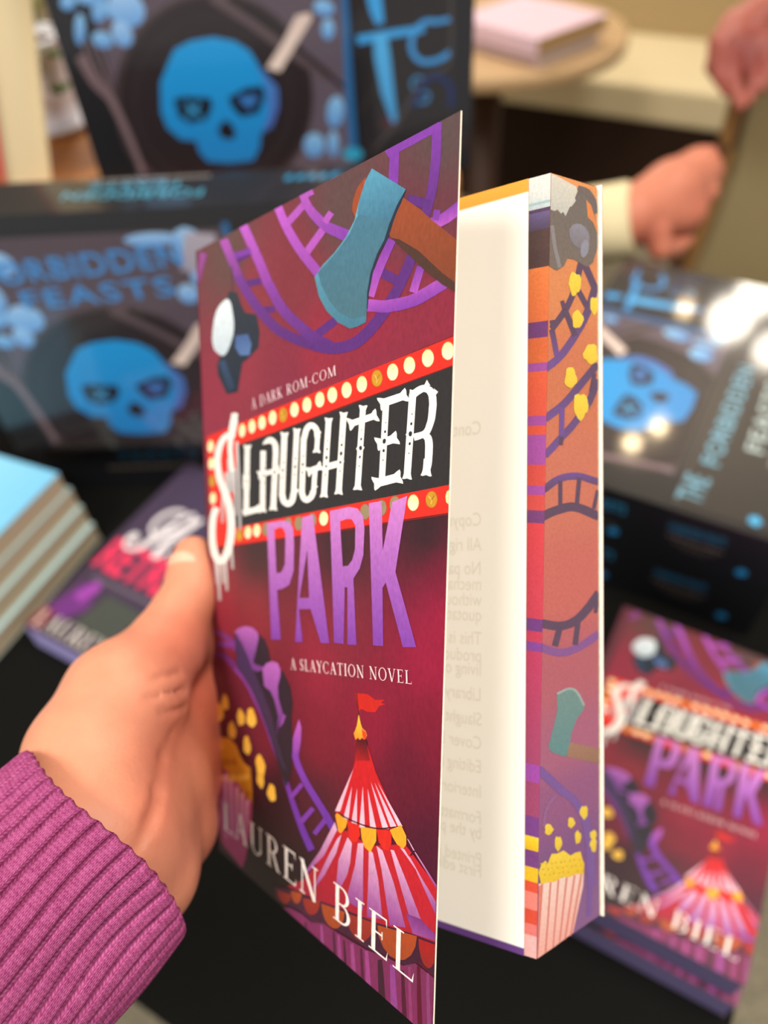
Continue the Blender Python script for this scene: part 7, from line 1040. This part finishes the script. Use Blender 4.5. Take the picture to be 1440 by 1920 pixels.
# ---------------------------------------------------------------- lounge behind
rt = tag(empty('round_table', loc=(.228, 2.158, -.72)), 'round pale wooden side table with thick rim carrying the pink books', 'table')
oak = mat('oak', (190, 158, 118), .55, .35, noise=.1, nscale=24, stretch=(1, 8, 1))
b = MB(); b.lathe([(0, 606), (324, 606), (336, 610), (338, 630), (334, 638), (325, 640), (0, 640)], 72, (190, 160, 120)); b.build('tabletop', oak, rt)
b = MB(); b.lathe([(0, 0), (180, 0), (180, 14), (60, 30), (42, 60), (42, 606), (0, 606)], 40, (120, 86, 54)); b.build('pedestal', mat('dark_wood', (70, 44, 26), .5, noise=.15, nscale=30), rt)
def hard_book(label, near, right, W, H, z, t, cc, pc, grp='pink books on the round table'):
    x = (Vector(right) - Vector(near)).normalized()
    root = tag(empty('hardcover_book', frame((*near, z), (x.x, x.y, 0), (0, 0, 1))), label, 'book', grp)
    b = MB(); b.box(2, W - 2, 2, H - 2, 2.2, t - 2.2, pc); b.build('page_block', mat('pages_%d' % pc[0], pc, .6, .4, noise=.1, nscale=500, stretch=(.1, .1, 8)), root)
    for n_, a_, b_ in (('front_cover', t - 2, t), ('back_cover', 0, 2)):
        k = MB(); k.box(0, W, 0, H, a_, b_, cc); k.build(n_, mat('cover_%d_%d' % cc[:2], cc, .45), root)
    k = MB(); k.box(-2, 0, 0, H, 0, t, cc); k.build('spine', MATS['cover_%d_%d' % cc[:2]], root)
hard_book('pale pink book at the bottom of the table pile, corner toward us', (316, 1884), (460, 2010), 205, 250, -79.8, 26, (228, 208, 216), (190, 182, 172))
hard_book('pink book with gold page edges on top of the table pile', (304, 1860), (488, 2018), 236, 262, -53.4, 33, (230, 200, 216), (170, 136, 74))
SM = frame((0, 0, -720), E2, (0, 0, 1))
sofa = tag(empty('sofa', SM), 'cream upholstered sofa seat behind the round wooden table', 'sofa')
uph = mat('cream_upholstery', (214, 198, 160), .9, .15, sheen=.1, noise=.05, nscale=260)
for n_, bb, m_, bv in (('seat_cushion', (-1900, -294, 2396, 2850, 330, 430), uph, 14), ('back_cushion', (-1900, -294, 2846, 3010, 330, 830), mat('tan_upholstery', (176, 154, 114), .9, .15, noise=.05, nscale=240), 30), ('base', (-1896, -300, 2412, 2990, 2, 329), mat('dark_base', (44, 28, 18), .8, .2), 3)):
    k = MB(); k.box(*bb, (200, 180, 140)); k.build(n_, m_, sofa, bevel=bv)
arm = tag(empty('armchair', loc=(.52, 1.2, -.72)), 'khaki armchair with slanted wooden front post at right edge', 'armchair')
k = MB()
out = [(-26, 990), (-20, 894), (-12, 800), (-2, 683), (-16, 559), (-31, 468), (-40, 90), (420, 90), (420, 1010), (0, 1008)]
V = [(x, y, z) for y in (0, 70) for x, z in out]; n = len(out)
k.mesh(V, [tuple(range(n)), tuple(range(2 * n - 1, n - 1, -1))] + [(i, i + n, (i + 1) % n + n, (i + 1) % n) for i in range(n)], (150, 130, 92), False)
k.build('side_panel', mat('khaki_upholstery', (150, 134, 98), .9, .15, noise=.06, nscale=260), arm, bevel=8)
k = MB(); k.tube([(-41, -18, 960), (-35, -18, 852), (-32, -18, 712), (-40, -18, 612), (-51, -18, 520), (-56, -18, 400), (-56, -18, 2)], [12, 12, 13, 13, 12, 12, 11], 10, (150, 104, 52)); k.build('front_post', mat('chair_wood', (146, 104, 56), .5, .4, noise=.15, nscale=40, stretch=(6, 6, 1)), arm)
k = MB(); k.tube([(-36, -16, 985), (-26, -16, 855), (-31, -16, 745), (-59, -16, 645), (-70, -16, 2)], 15, 10, (60, 40, 24)); k.build('post_shade_side', mat('chair_wood_shaded', (84, 56, 32), .5, .4), arm)  # dark tube painting the shadow side of the front post
k = MB(); k.tube([(-41, -16, 962), (-20, 60, 985), (60, 240, 1015)], 13, 10, (150, 104, 52)); k.build('arm_rail', MATS['chair_wood'], arm)
# ---------------------------------------------------------------- people behind
skin = mat('skin', None, .5, .35, sss=.12, noise=.06, nscale=120, bump=.25, bscale=900)
def skin_col(V, base, red, spots):
    out = []
    for p in V:
        w = min(1, sum(math.exp(-((p[0] - c[0]) ** 2 + (p[1] - c[1]) ** 2 + (p[2] - c[2]) ** 2) / (2 * c[3] ** 2)) * c[4] for c in spots))
        out.append(mix(base, red, w))
    return out
def person_part(name, prims, parent, base, red, spots, vox, cuts=(), k=6):
    V, F = solid(prims, cuts, vox, k=k); b = MB(); b.mesh(V, F, skin_col(V, base, red, spots)); return b.build(name, skin, parent)
PA = tag(empty('person', loc=(0, 0, 0)), 'person in cream sleeve, closed hand resting against the wooden chair post', 'person')
pr = chain([(150, 806, 86), (205, 782, 108), (240, 772, 121), (285, 800, 132)], [30, 29, 29, 32], 8) + [((285, 800, 132), 30, (318, 828, 140), 25, 8), ((262, 775, 118), 24, (300, 782, 118), 20, 8)]
for i, (kx, ky, kz) in enumerate(((331, 845, 147), (334, 828, 138), (325, 806, 128), (310, 787, 118))):
    pr += chain([(kx - 16, ky - 14, kz - 4), (kx, ky, kz), (kx + 6, ky + 26, kz - 16), (kx - 14, ky + 34, kz - 32), (kx - 26, ky + 18, kz - 34)], [13, 11.5, 10, 9, 8], 3)
pr += chain([(262, 756, 112), (268, 748, 96), (286, 764, 86), (304, 778, 90)], [15, 12, 10.5, 9], 4)
person_part('hand', pr, PA, (196, 122, 96), (168, 78, 64), [(331, 846, 150, 16, .6), (300, 785, 120, 18, .5), (250, 760, 110, 16, .7), (292, 806, 150, 8, .5)], 3)
k = MB(); k.tube([(70, 980, -330), (76, 960, -200), (84, 926, -60), (92, 896, 0), (110, 858, 40), (140, 818, 72), (180, 792, 98), (216, 776, 112), (238, 770, 119), (241, 769, 120)], [58, 56, 52, 48, 45, 43, 41, 39, 38, 34], 28, (214, 200, 160)); k.build('sleeve', mat('cream_knit', (218, 204, 164), .95, .1, noise=.06, nscale=300, bump=.5, bscale=300), PA)
PB = tag(empty('person', loc=(0, 0, 0)), 'person whose hand hangs down from the top right corner', 'person')
pr = chain([(640, 1138, 300), (520, 1138, 240), (460, 1142, 184)], [28, 27, 30], 8) + [((460, 1142, 184), 28, (440, 1116, 172), 22, 8)]
for pts in ([(436, 1122, 176), (424, 1112, 170), (413, 1082, 148), (420, 1062, 136)], [(446, 1114, 174), (434, 1096, 163), (426, 1066, 147), (433, 1040, 126)], [(458, 1108, 176), (451, 1098, 165), (452, 1070, 146), (446, 1052, 128)], [(470, 1108, 180), (470, 1096, 168), (470, 1074, 152), (462, 1060, 140)]):
    pr += chain(pts, [13, 11.5, 9.5, 7.5], 3)
pr += chain([(440, 1150, 190), (420, 1130, 172), (414, 1112, 150), (424, 1096, 136)], [16, 13, 10.5, 8.5], 4)
person_part('hand', pr, PB, (176, 100, 84), (112, 44, 42), [(440, 1090, 160, 30, .8), (470, 1130, 190, 16, .3)], 3)
k = MB(); k.tube([(1060, 1126, 500), (860, 1130, 410), (720, 1134, 346), (590, 1138, 280)], [52, 46, 42, 40], 24, (120, 90, 84)); k.build('sleeve', mat('rust_knit', (150, 84, 70), .95, .1, bump=.5, bscale=300), PB)
# ---------------------------------------------------------------- lamps that glint in the shrink wrap
glow = emat('lamp_glow', (255, 226, 178), 130.0)
def spot(label, x, y):
    r = tag(empty('ceiling_spotlight', loc=(x * MM, y * MM, 1.93)), label, 'lamp', 'ceiling spotlights')
    k = MB(); k.lathe([(0, -1), (34, -1), (46, -4), (46, -30), (36, -34), (31, -30), (31, -12), (0, -12)], 28, (230, 226, 220)); k.build('housing', mat('lamp_white', (226, 222, 214), .4), r)
    k = MB(); k.lathe([(0, -31), (20, -30), (30, -24), (30, -14), (0, -14)], 24, (255, 240, 210)); k.build('bulb', glow, r)
spot('ceiling spotlight farthest back of the three', 1404, 3380)
spot('ceiling spotlight in the middle of the three', 1058, 2492)
spot('ceiling spotlight nearest the display table', 926, 2398)
globe = emat('lantern_glow', (255, 244, 226), 26)
for lb, x, y, rr in (('white paper lantern hanging farthest from the display table', 1440, 2775, 86), ('white paper lantern in the middle of the three', 1262, 2592, 84), ('white paper lantern hanging nearest the display table', 1350, 2380, 64)):
    r = tag(empty('paper_lantern', loc=(x * MM, y * MM, 1.45)), lb, 'lamp', 'paper lanterns')
    k = MB(); k.lathe([(rr * math.sin(t) + 1, -rr * math.cos(t)) for t in np.linspace(.25, math.pi - .2, 16)], 36, (250, 240, 220)); k.build('shade', globe, r)
    k = MB(); k.tube([(0, 0, rr), (0, 0, 479)], 2.5, 8, (60, 60, 60)); k.build('cord', mat('cord', (50, 48, 46), .6), r)
def _hand():
    p = []
    p += chain([(-19.9, 5.2, 98), (-18.6, 3.4, 91), (-16.4, .6, 84.5), (-14.6, -7, 78), (-11, -17, 68.5), (-7, -34.6, 57), (0.5, -51, 45), (14, -62, 31), (13, -98, 8)], [7.0, 8.0, 8.4, 9.2, 12.2, 18.8, 19.5, 19.5, 19], 6)
    p += chain([(20, -90, 4), (19, -50, 15), (4, -26, 14), (-19, 2, 18), (-25, 24, 16)], [19, 15, 12, 10, 9.5], 7)
    p += chain([(20, -58, 28), (0, -30, 34), (-20, 2, 46), (-25, 26, 62)], [16, 13, 10.5, 10], 7)
    p += chain([(20, -58, 28), (2, -28, 26), (-20, 4, 32), (-25, 26, 36)], [16, 12.5, 10.5, 10], 7)
    p += [((-14, -12, 66), 11, (-24, 16, 66), 9, 7)]
    for z, x1, x2, x3, r, dz in ((74, 22, 46, 66, 9.2, 8), (54, 26, 54, 77, 9.4, 3), (34, 22, 49, 71, 9, -1), (16, 14, 34, 51, 7.8, -5)):
        y = 31.8 + r
        p += chain([(-26, 24, z * .75 + 9), (-23, 40, z), (x1, y + 1.5, z + dz * .5), (x2, y - .6, z + dz * .8), (x3, y - 1.8, z + dz)], [10.5, r + 1, r, r - .9, r - 2], 3.5)
    return p
HAND_PRIMS = _hand()
CREASE = [(12.4, -26.4, 52.2), (15.8, -33.3, 50.2), (21.2, -41.1, 47.3), (30.1, -50.3, 43.3), (36, -57.6, 38.8), (37.6, -63.2, 34)]
HAND_CUTS = [(CREASE[i], (.5, .9, 1.3, 1.5, 1.4, 1)[i], CREASE[i + 1], (.9, 1.3, 1.5, 1.4, 1, .8)[i], 2.5) for i in range(5)]
HAND_CUTS += [((10.5, -37.3, 67.4), .3, (8, -24.3, 65.9), .8, 1.6), ((12.8, -41.1, 63.0), .3, (9.2, -23.5, 60.2), .9, 1.6), ((15, -38.2, 57.8), .3, (9.7, -24.1, 54.8), .8, 1.6)]
NAIL = ((-18.8, 3.6, 91.0), (-2.6, 4.0, 12.3), (.25, -1, 0), 9.1)
SLEEVE = ((20.4, -61.9, 30.1), (9.2, -128.3, -10.7), (.48, .414, -.77), 33.0, 27.0)
# ---------------------------------------------------------------- the open paperback held in the hand
BM = Matrix(((0.8220790, 0.5689374, 0.0222801, -0.06923), (-0.4332669, 0.5996967, 0.6727880, 0.10308), (0.3694129, -0.5627381, 0.7394998, 0.23457), (0, 0, 0, 1)))
book = tag(empty('paperback_book', BM), 'large red carnival paperback held open in the hand, cover swung toward us', 'book')
cBL, cBR, cTR, cTL = Vector((-9.88, 3.93, -11.26)), Vector((113.9, -42.13, 3.59)), Vector((115.93, -30.7, 207.14)), Vector((-12.16, 4.7, 205.42))
def on_cover(u, v):
    s = (u + 10.9) / 132.9; t = v / 203
    return (cBL * (1 - s) + cBR * s) * (1 - t) + (cTL * (1 - s) + cTR * s) * t
CN = (cBR - cBL).cross(cTL - cBL).normalized()
if CN.y > 0: CN = -CN
b = MB()
cover_print(b, on_cover, CN, -10.9, 122, 0, 203, COVP, True, 34, 52, 6)
back = [on_cover(u, v) - CN * .38 for v in np.linspace(0, 203, 12) for u in (-10.9, 122)]
b.mesh(back, [(2 * j, 2 * j + 2, 2 * j + 3, 2 * j + 1) for j in range(11)], (236, 230, 218), False)
rim = [(u, v) for v in np.linspace(0, 203, 12) for u in (122,)]
for (u0, v0), (u1, v1) in [((122, a), (122, c)) for a, c in zip(np.linspace(0, 203, 12)[:-1], np.linspace(0, 203, 12)[1:])] + [((-10.9, 203), (122, 203)), ((122, 0), (-10.9, 0))]:
    p, q = Vector(on_cover(u0, v0)), Vector(on_cover(u1, v1)); b.face([p, q, q - CN * .38, p - CN * .38], (240, 226, 206))
b.build('front_cover', printm, book)
P1t, P1b, P2t, P2b, P3t, P3b = [Vector(p) for p in ((114.1, 5.6, 203), (115.3, .7, 0), (120.2, 5.2, 203), (118.6, 1.2, 0), (125.2, 22.6, 203), (125.1, 29.3, 0))]
S1t, S1b, S2t, S2b = [Vector(p) for p in ((-8, 4.6, 196), (-8, 4.6, -9), (-8, 30, 197), (-8, 30, -8))]
def quad(bl, br, tr, tl, wu, wv=203.0):
    def f(u, v):
        s = u / wu; t = v / wv
        return (bl * (1 - s) + br * s) * (1 - t) + (tl * (1 - s) + tr * s) * t
    return f
b = MB()
fe = quad(P2b, P3b, P3t, P2t, 26.0); fan = quad(P1b, P2b, P2t, P1t, 7.0)
fec = shep([(r[0], *r[1:]) for r in FORE_BASE], 1)
NV = 60
V = [fe(u, v) for v in np.linspace(0, 203, NV) for u in (0, 13, 26)]; C = [mix(fec(v), (140, 112, 98), .2) for v in np.linspace(0, 203, NV) for u in (0, 13, 26)]
b.mesh(V, [(j * 3 + i, j * 3 + i + 1, j * 3 + i + 4, j * 3 + i + 3) for j in range(NV - 1) for i in range(2)], C, False)
FN = (P3b - P2b).cross(P2t - P2b).normalized()
if FN.x < 0: FN = -FN
veil = lambda c: mix(c, (140, 118, 104), .2)
decals(b, [(veil(c), veil(c2) if c2 else None, q) for c, c2, q in decode(FORE_ART)], fe, FN, .03, .015, 8)
GN = Vector((0, -1, 0))
dull = lambda c: mix(c, (110, 64, 62), .17)
decals(b, [(dull(c), dull(c2) if c2 else None, q) for c, c2, q in decode(FAN_ART)], fan, GN, .05, .01, 4)
ORG = (226, 150, 60); PUR = (100, 62, 130)
b.face([S1t, P1t, P2t, P3t, S2t], ORG); b.face([S1b, S2b, P3b, P2b, P1b], PUR)
b.face([S1b, S1t, S2t, S2b], (230, 220, 200)); b.face([S2b, S2t, P3t, P3b], (230, 222, 205)); b.face([S1b, P1b, P1t, S1t], (240, 232, 212))
b.build('page_block', inkm, book)
pg = quad(S1b, P1b, P1t, S1t, 123.0); up = Vector((0, -1, 0))
b = MB(); NU = 10
def leaf(u, v): return pg(u, v) + up * (.3 + 1.6 * math.sin(math.pi * min(1, u / 123)) * 1.0)
us = np.linspace(0, 123, 14); vs = np.concatenate([[0, .01, 1.9, 2.2], np.linspace(6, 196, 20), [199.4, 200.0, 202.99, 203]])
def pcol(v): return PUR if v < 2 else ORG if v > 199.7 else (250, 246, 237)
V = [leaf(u, v) for v in vs for u in us]; C = [pcol(v) for v in vs for u in us]
b.mesh(V, [(j * 14 + i, j * 14 + i + 1, (j + 1) * 14 + i + 1, (j + 1) * 14 + i) for j in range(len(vs) - 1) for i in range(13)], C, True)
for t, u, v in PAGE_ROWS:      # print on the reverse of the leaf, showing through mirror-wise
    Vg, Fg = glyphs(t, 0, 1.0); k = 5.2
    b.mesh([Vector(leaf(u - 1.5 - x * k * .78, v - 1.4 + y * k)) + up * .04 for x, y, z in Vg], Fg, (236, 230, 217), False)
b.build('first_page', mat('page_paper', None, .85, .15), book)
b = MB(); q = [Vector((-10, 31.2, -11)), Vector((126.0, 30.4, -.6)), Vector((126.1, 23.7, 203.8)), Vector((-10, 31.2, 198))]
w = Vector((0, .4, 0)); V = q + [p + w for p in q]
b.mesh(V, [(0, 1, 2, 3), (7, 6, 5, 4), (0, 4, 5, 1), (1, 5, 6, 2), (2, 6, 7, 3), (3, 7, 4, 0)], [(240, 228, 212)] * 4 + [(90, 30, 50)] * 4, False); b.build('back_cover', printm, book)
b = MB(); q = [cBL, Vector((-10, 31.4, -11)), Vector((-10, 31.4, 198)), cTL]; w = Vector((-.4, 0, 0)); V = [p + w for p in q] + [p + Vector((1.2, 0, 0)) for p in q]
b.mesh(V, [(0, 1, 2, 3), (4, 7, 6, 5), (0, 4, 5, 1), (2, 6, 7, 3)], (86, 28, 46), False); b.build('spine', printm, book)
# ---------------------------------------------------------------- the hand that holds it
hold = tag(empty('person', BM), 'left hand and purple ribbed sleeve holding the open carnival paperback', 'person')
prims = HAND_PRIMS
V, F = solid(prims, HAND_CUTS, 1.0, k=6)
b = MB(); cols = skin_col(V, (202, 136, 106), (180, 92, 70), [(-20, 4, 94, 9, .15), (4, -20, 78, 11, .5), (-10, -8, 50, 14, .5), (-18, -2, 30, 20, .6), (0, -20, 10, 22, .55), (24, -44, 46, 7, .35), (34, -56, 40, 6, .35), (14, -30, 51, 8, .35), (-22, 6, 60, 14, .4)])
b.mesh(V, F, cols); hb = b.build('hand', skin, hold)
# thumb nail, a curved plate on the back of the thumb
nc, nax, nout, nr = NAIL
nax = Vector(nax).normalized(); nout = Vector(nout); nout = (nout - nax * nout.dot(nax)).normalized(); nside = nax.cross(nout)
b = MB(); V = []; G = 12
for j in range(G + 1):
    s = -1 + 2 * j / G
    for i in range(G + 1):
        t = -1 + 2 * i / G; wv = .86 * math.sqrt(max(.02, 1 - .75 * max(0, s) ** 4 - .5 * max(0, -s) ** 4)); a = t * wv
        V.append(Vector(nc) + nax * (s * 7.0 * (1 - .12 * t * t)) + (nout * math.cos(a) + nside * math.sin(a)) * (nr + (.35 if abs(t) < .9 and abs(s) < .9 else -.9)))
b.mesh(V, [(j * (G + 1) + i, j * (G + 1) + i + 1, (j + 1) * (G + 1) + i + 1, (j + 1) * (G + 1) + i) for j in range(G) for i in range(G)], (222, 168, 142))
tag(b.build('thumb_nail', mat('nail', None, .45, .3), hb), 'pale pink thumb nail')
# ribbed sleeve
A, B_, up0, ra, rb_ = SLEEVE
A = Vector(A); B_ = Vector(B_); ax = (B_ - A).normalized(); u0 = Vector(up0); u0 = (u0 - ax * u0.dot(ax)).normalized(); w0 = ax.cross(u0); LEN = (B_ - A).length
RIBS = 40; per = 14; NA = RIBS * per; NL = 60
b = MB(); V = []
prof = [(6, .86), (2.5, .885), (.6, .91), (-.6, .95), (-.2, .985)] + [(x, 1.0) for x in np.linspace(1.2, LEN, NL)]
for L, sc in prof:
    t = max(0, L) / LEN
    for k in range(NA):
        a = 2 * math.pi * k / NA + .05 * math.sin(t * 7 + 1)
        g = ((k % per) / per - .5) * 2
        dep = 2.3 * math.exp(-(g / .26) ** 2) if sc > .97 else .3
        flat = 1 + .05 * t + .035 * math.sin(2 * a + 5 * t) - .03 * math.sin(t * 9) * math.cos(a - 2.2)
        fold = -2.6 * math.exp(-((a - 1.0 - .6 * t) / .3) ** 2) * math.exp(-((L - 22) / 20) ** 2)
        r = 1.0 * sc * flat
        V.append(A + ax * (L + 1.2 * math.sin(3 * a + 1) * (1 - t) - .25 * math.cos(math.pi * g) * (1 if L < 1.5 else 0)) + u0 * (math.cos(a) * (ra * r - dep + fold)) + w0 * (math.sin(a) * (rb_ * r - dep + fold)))
NP = len(prof)
b.mesh(V, [(i * NA + k, i * NA + (k + 1) % NA, (i + 1) * NA + (k + 1) % NA, (i + 1) * NA + k) for i in range(NP - 1) for k in range(NA)], (168, 84, 136))
sl = b.build('sweater_sleeve', mat('ribbed_knit', (160, 76, 128), .95, .1), hold)
uv = sl.data.uv_layers.new(name='UVMap')
uvs = np.array([((k % NA), i) for i in range(NP) for k in range(NA)], float)
co = np.empty(len(sl.data.loops), int); sl.data.loops.foreach_get('vertex_index', co)
lens = np.array([p[0] for p in prof]); UV = np.c_[(co % NA) / per, lens[co // NA] / 6.0]
wrap = (co % NA == 0); UV = UV.reshape(-1, 4, 2); big = UV[:, :, 0].max(1) - UV[:, :, 0].min(1) > 2
UV[big, :, 0] = np.where(UV[big, :, 0] < 1, UV[big, :, 0] + RIBS, UV[big, :, 0])
uv.data.foreach_set('uv', UV.reshape(-1, 2).astype(np.float32).ravel())
nt = MATS['ribbed_knit'].node_tree; bs_ = nt.nodes['Principled BSDF']
un = nt.nodes.new('ShaderNodeUVMap'); sep = nt.nodes.new('ShaderNodeSeparateXYZ'); nt.links.new(un.outputs[0], sep.inputs[0])
def mth(op, a, c=None):
    n = nt.nodes.new('ShaderNodeMath'); n.operation = op
    for i, v in enumerate((a, c)):
        if v is None: continue
        if isinstance(v, (int, float)): n.inputs[i].default_value = v
        else: nt.links.new(v, n.inputs[i])
    return n.outputs[0]
# tiny V stitches: four columns to a rib
colx = mth('MULTIPLY', sep.outputs[0], 5.0); tri = mth('ABSOLUTE', mth('SUBTRACT', mth('FRACT', colx), .5))
row = mth('FRACT', mth('ADD', mth('MULTIPLY', sep.outputs[1], 5.5), mth('MULTIPLY', tri, 1.4)))
st = mth('MULTIPLY', mth('SINE', mth('MULTIPLY', row, 3.1416)), mth('SINE', mth('MULTIPLY', mth('FRACT', mth('MULTIPLY', colx, 2.0)), 3.1416)))
nz = nt.nodes.new('ShaderNodeTexNoise'); nz.inputs['Scale'].default_value = 700; nz.inputs['Detail'].default_value = 3
tc = nt.nodes.new('ShaderNodeTexCoord'); nt.links.new(tc.outputs['Object'], nz.inputs['Vector'])
mx = nt.nodes.new('ShaderNodeMix'); mx.data_type = 'RGBA'
mx.inputs['A'].default_value = (*lin((116, 36, 80)), 1); mx.inputs['B'].default_value = (*lin((184, 98, 146)), 1)
fac = mth('ADD', mth('MULTIPLY', st, .6), mth('MULTIPLY', mth('SUBTRACT', nz.outputs['Fac'], .32), .9))  # shade between stitches and their lit tops put into the colour, plus heather noise
nt.links.new(fac, mx.inputs['Factor']); nt.links.new(mx.outputs['Result'], bs_.inputs['Base Color'])
bp = nt.nodes.new('ShaderNodeBump'); bp.inputs['Strength'].default_value = .5; bp.inputs['Distance'].default_value = .0003
nt.links.new(st, bp.inputs['Height']); nt.links.new(bp.outputs[0], bs_.inputs['Normal'])
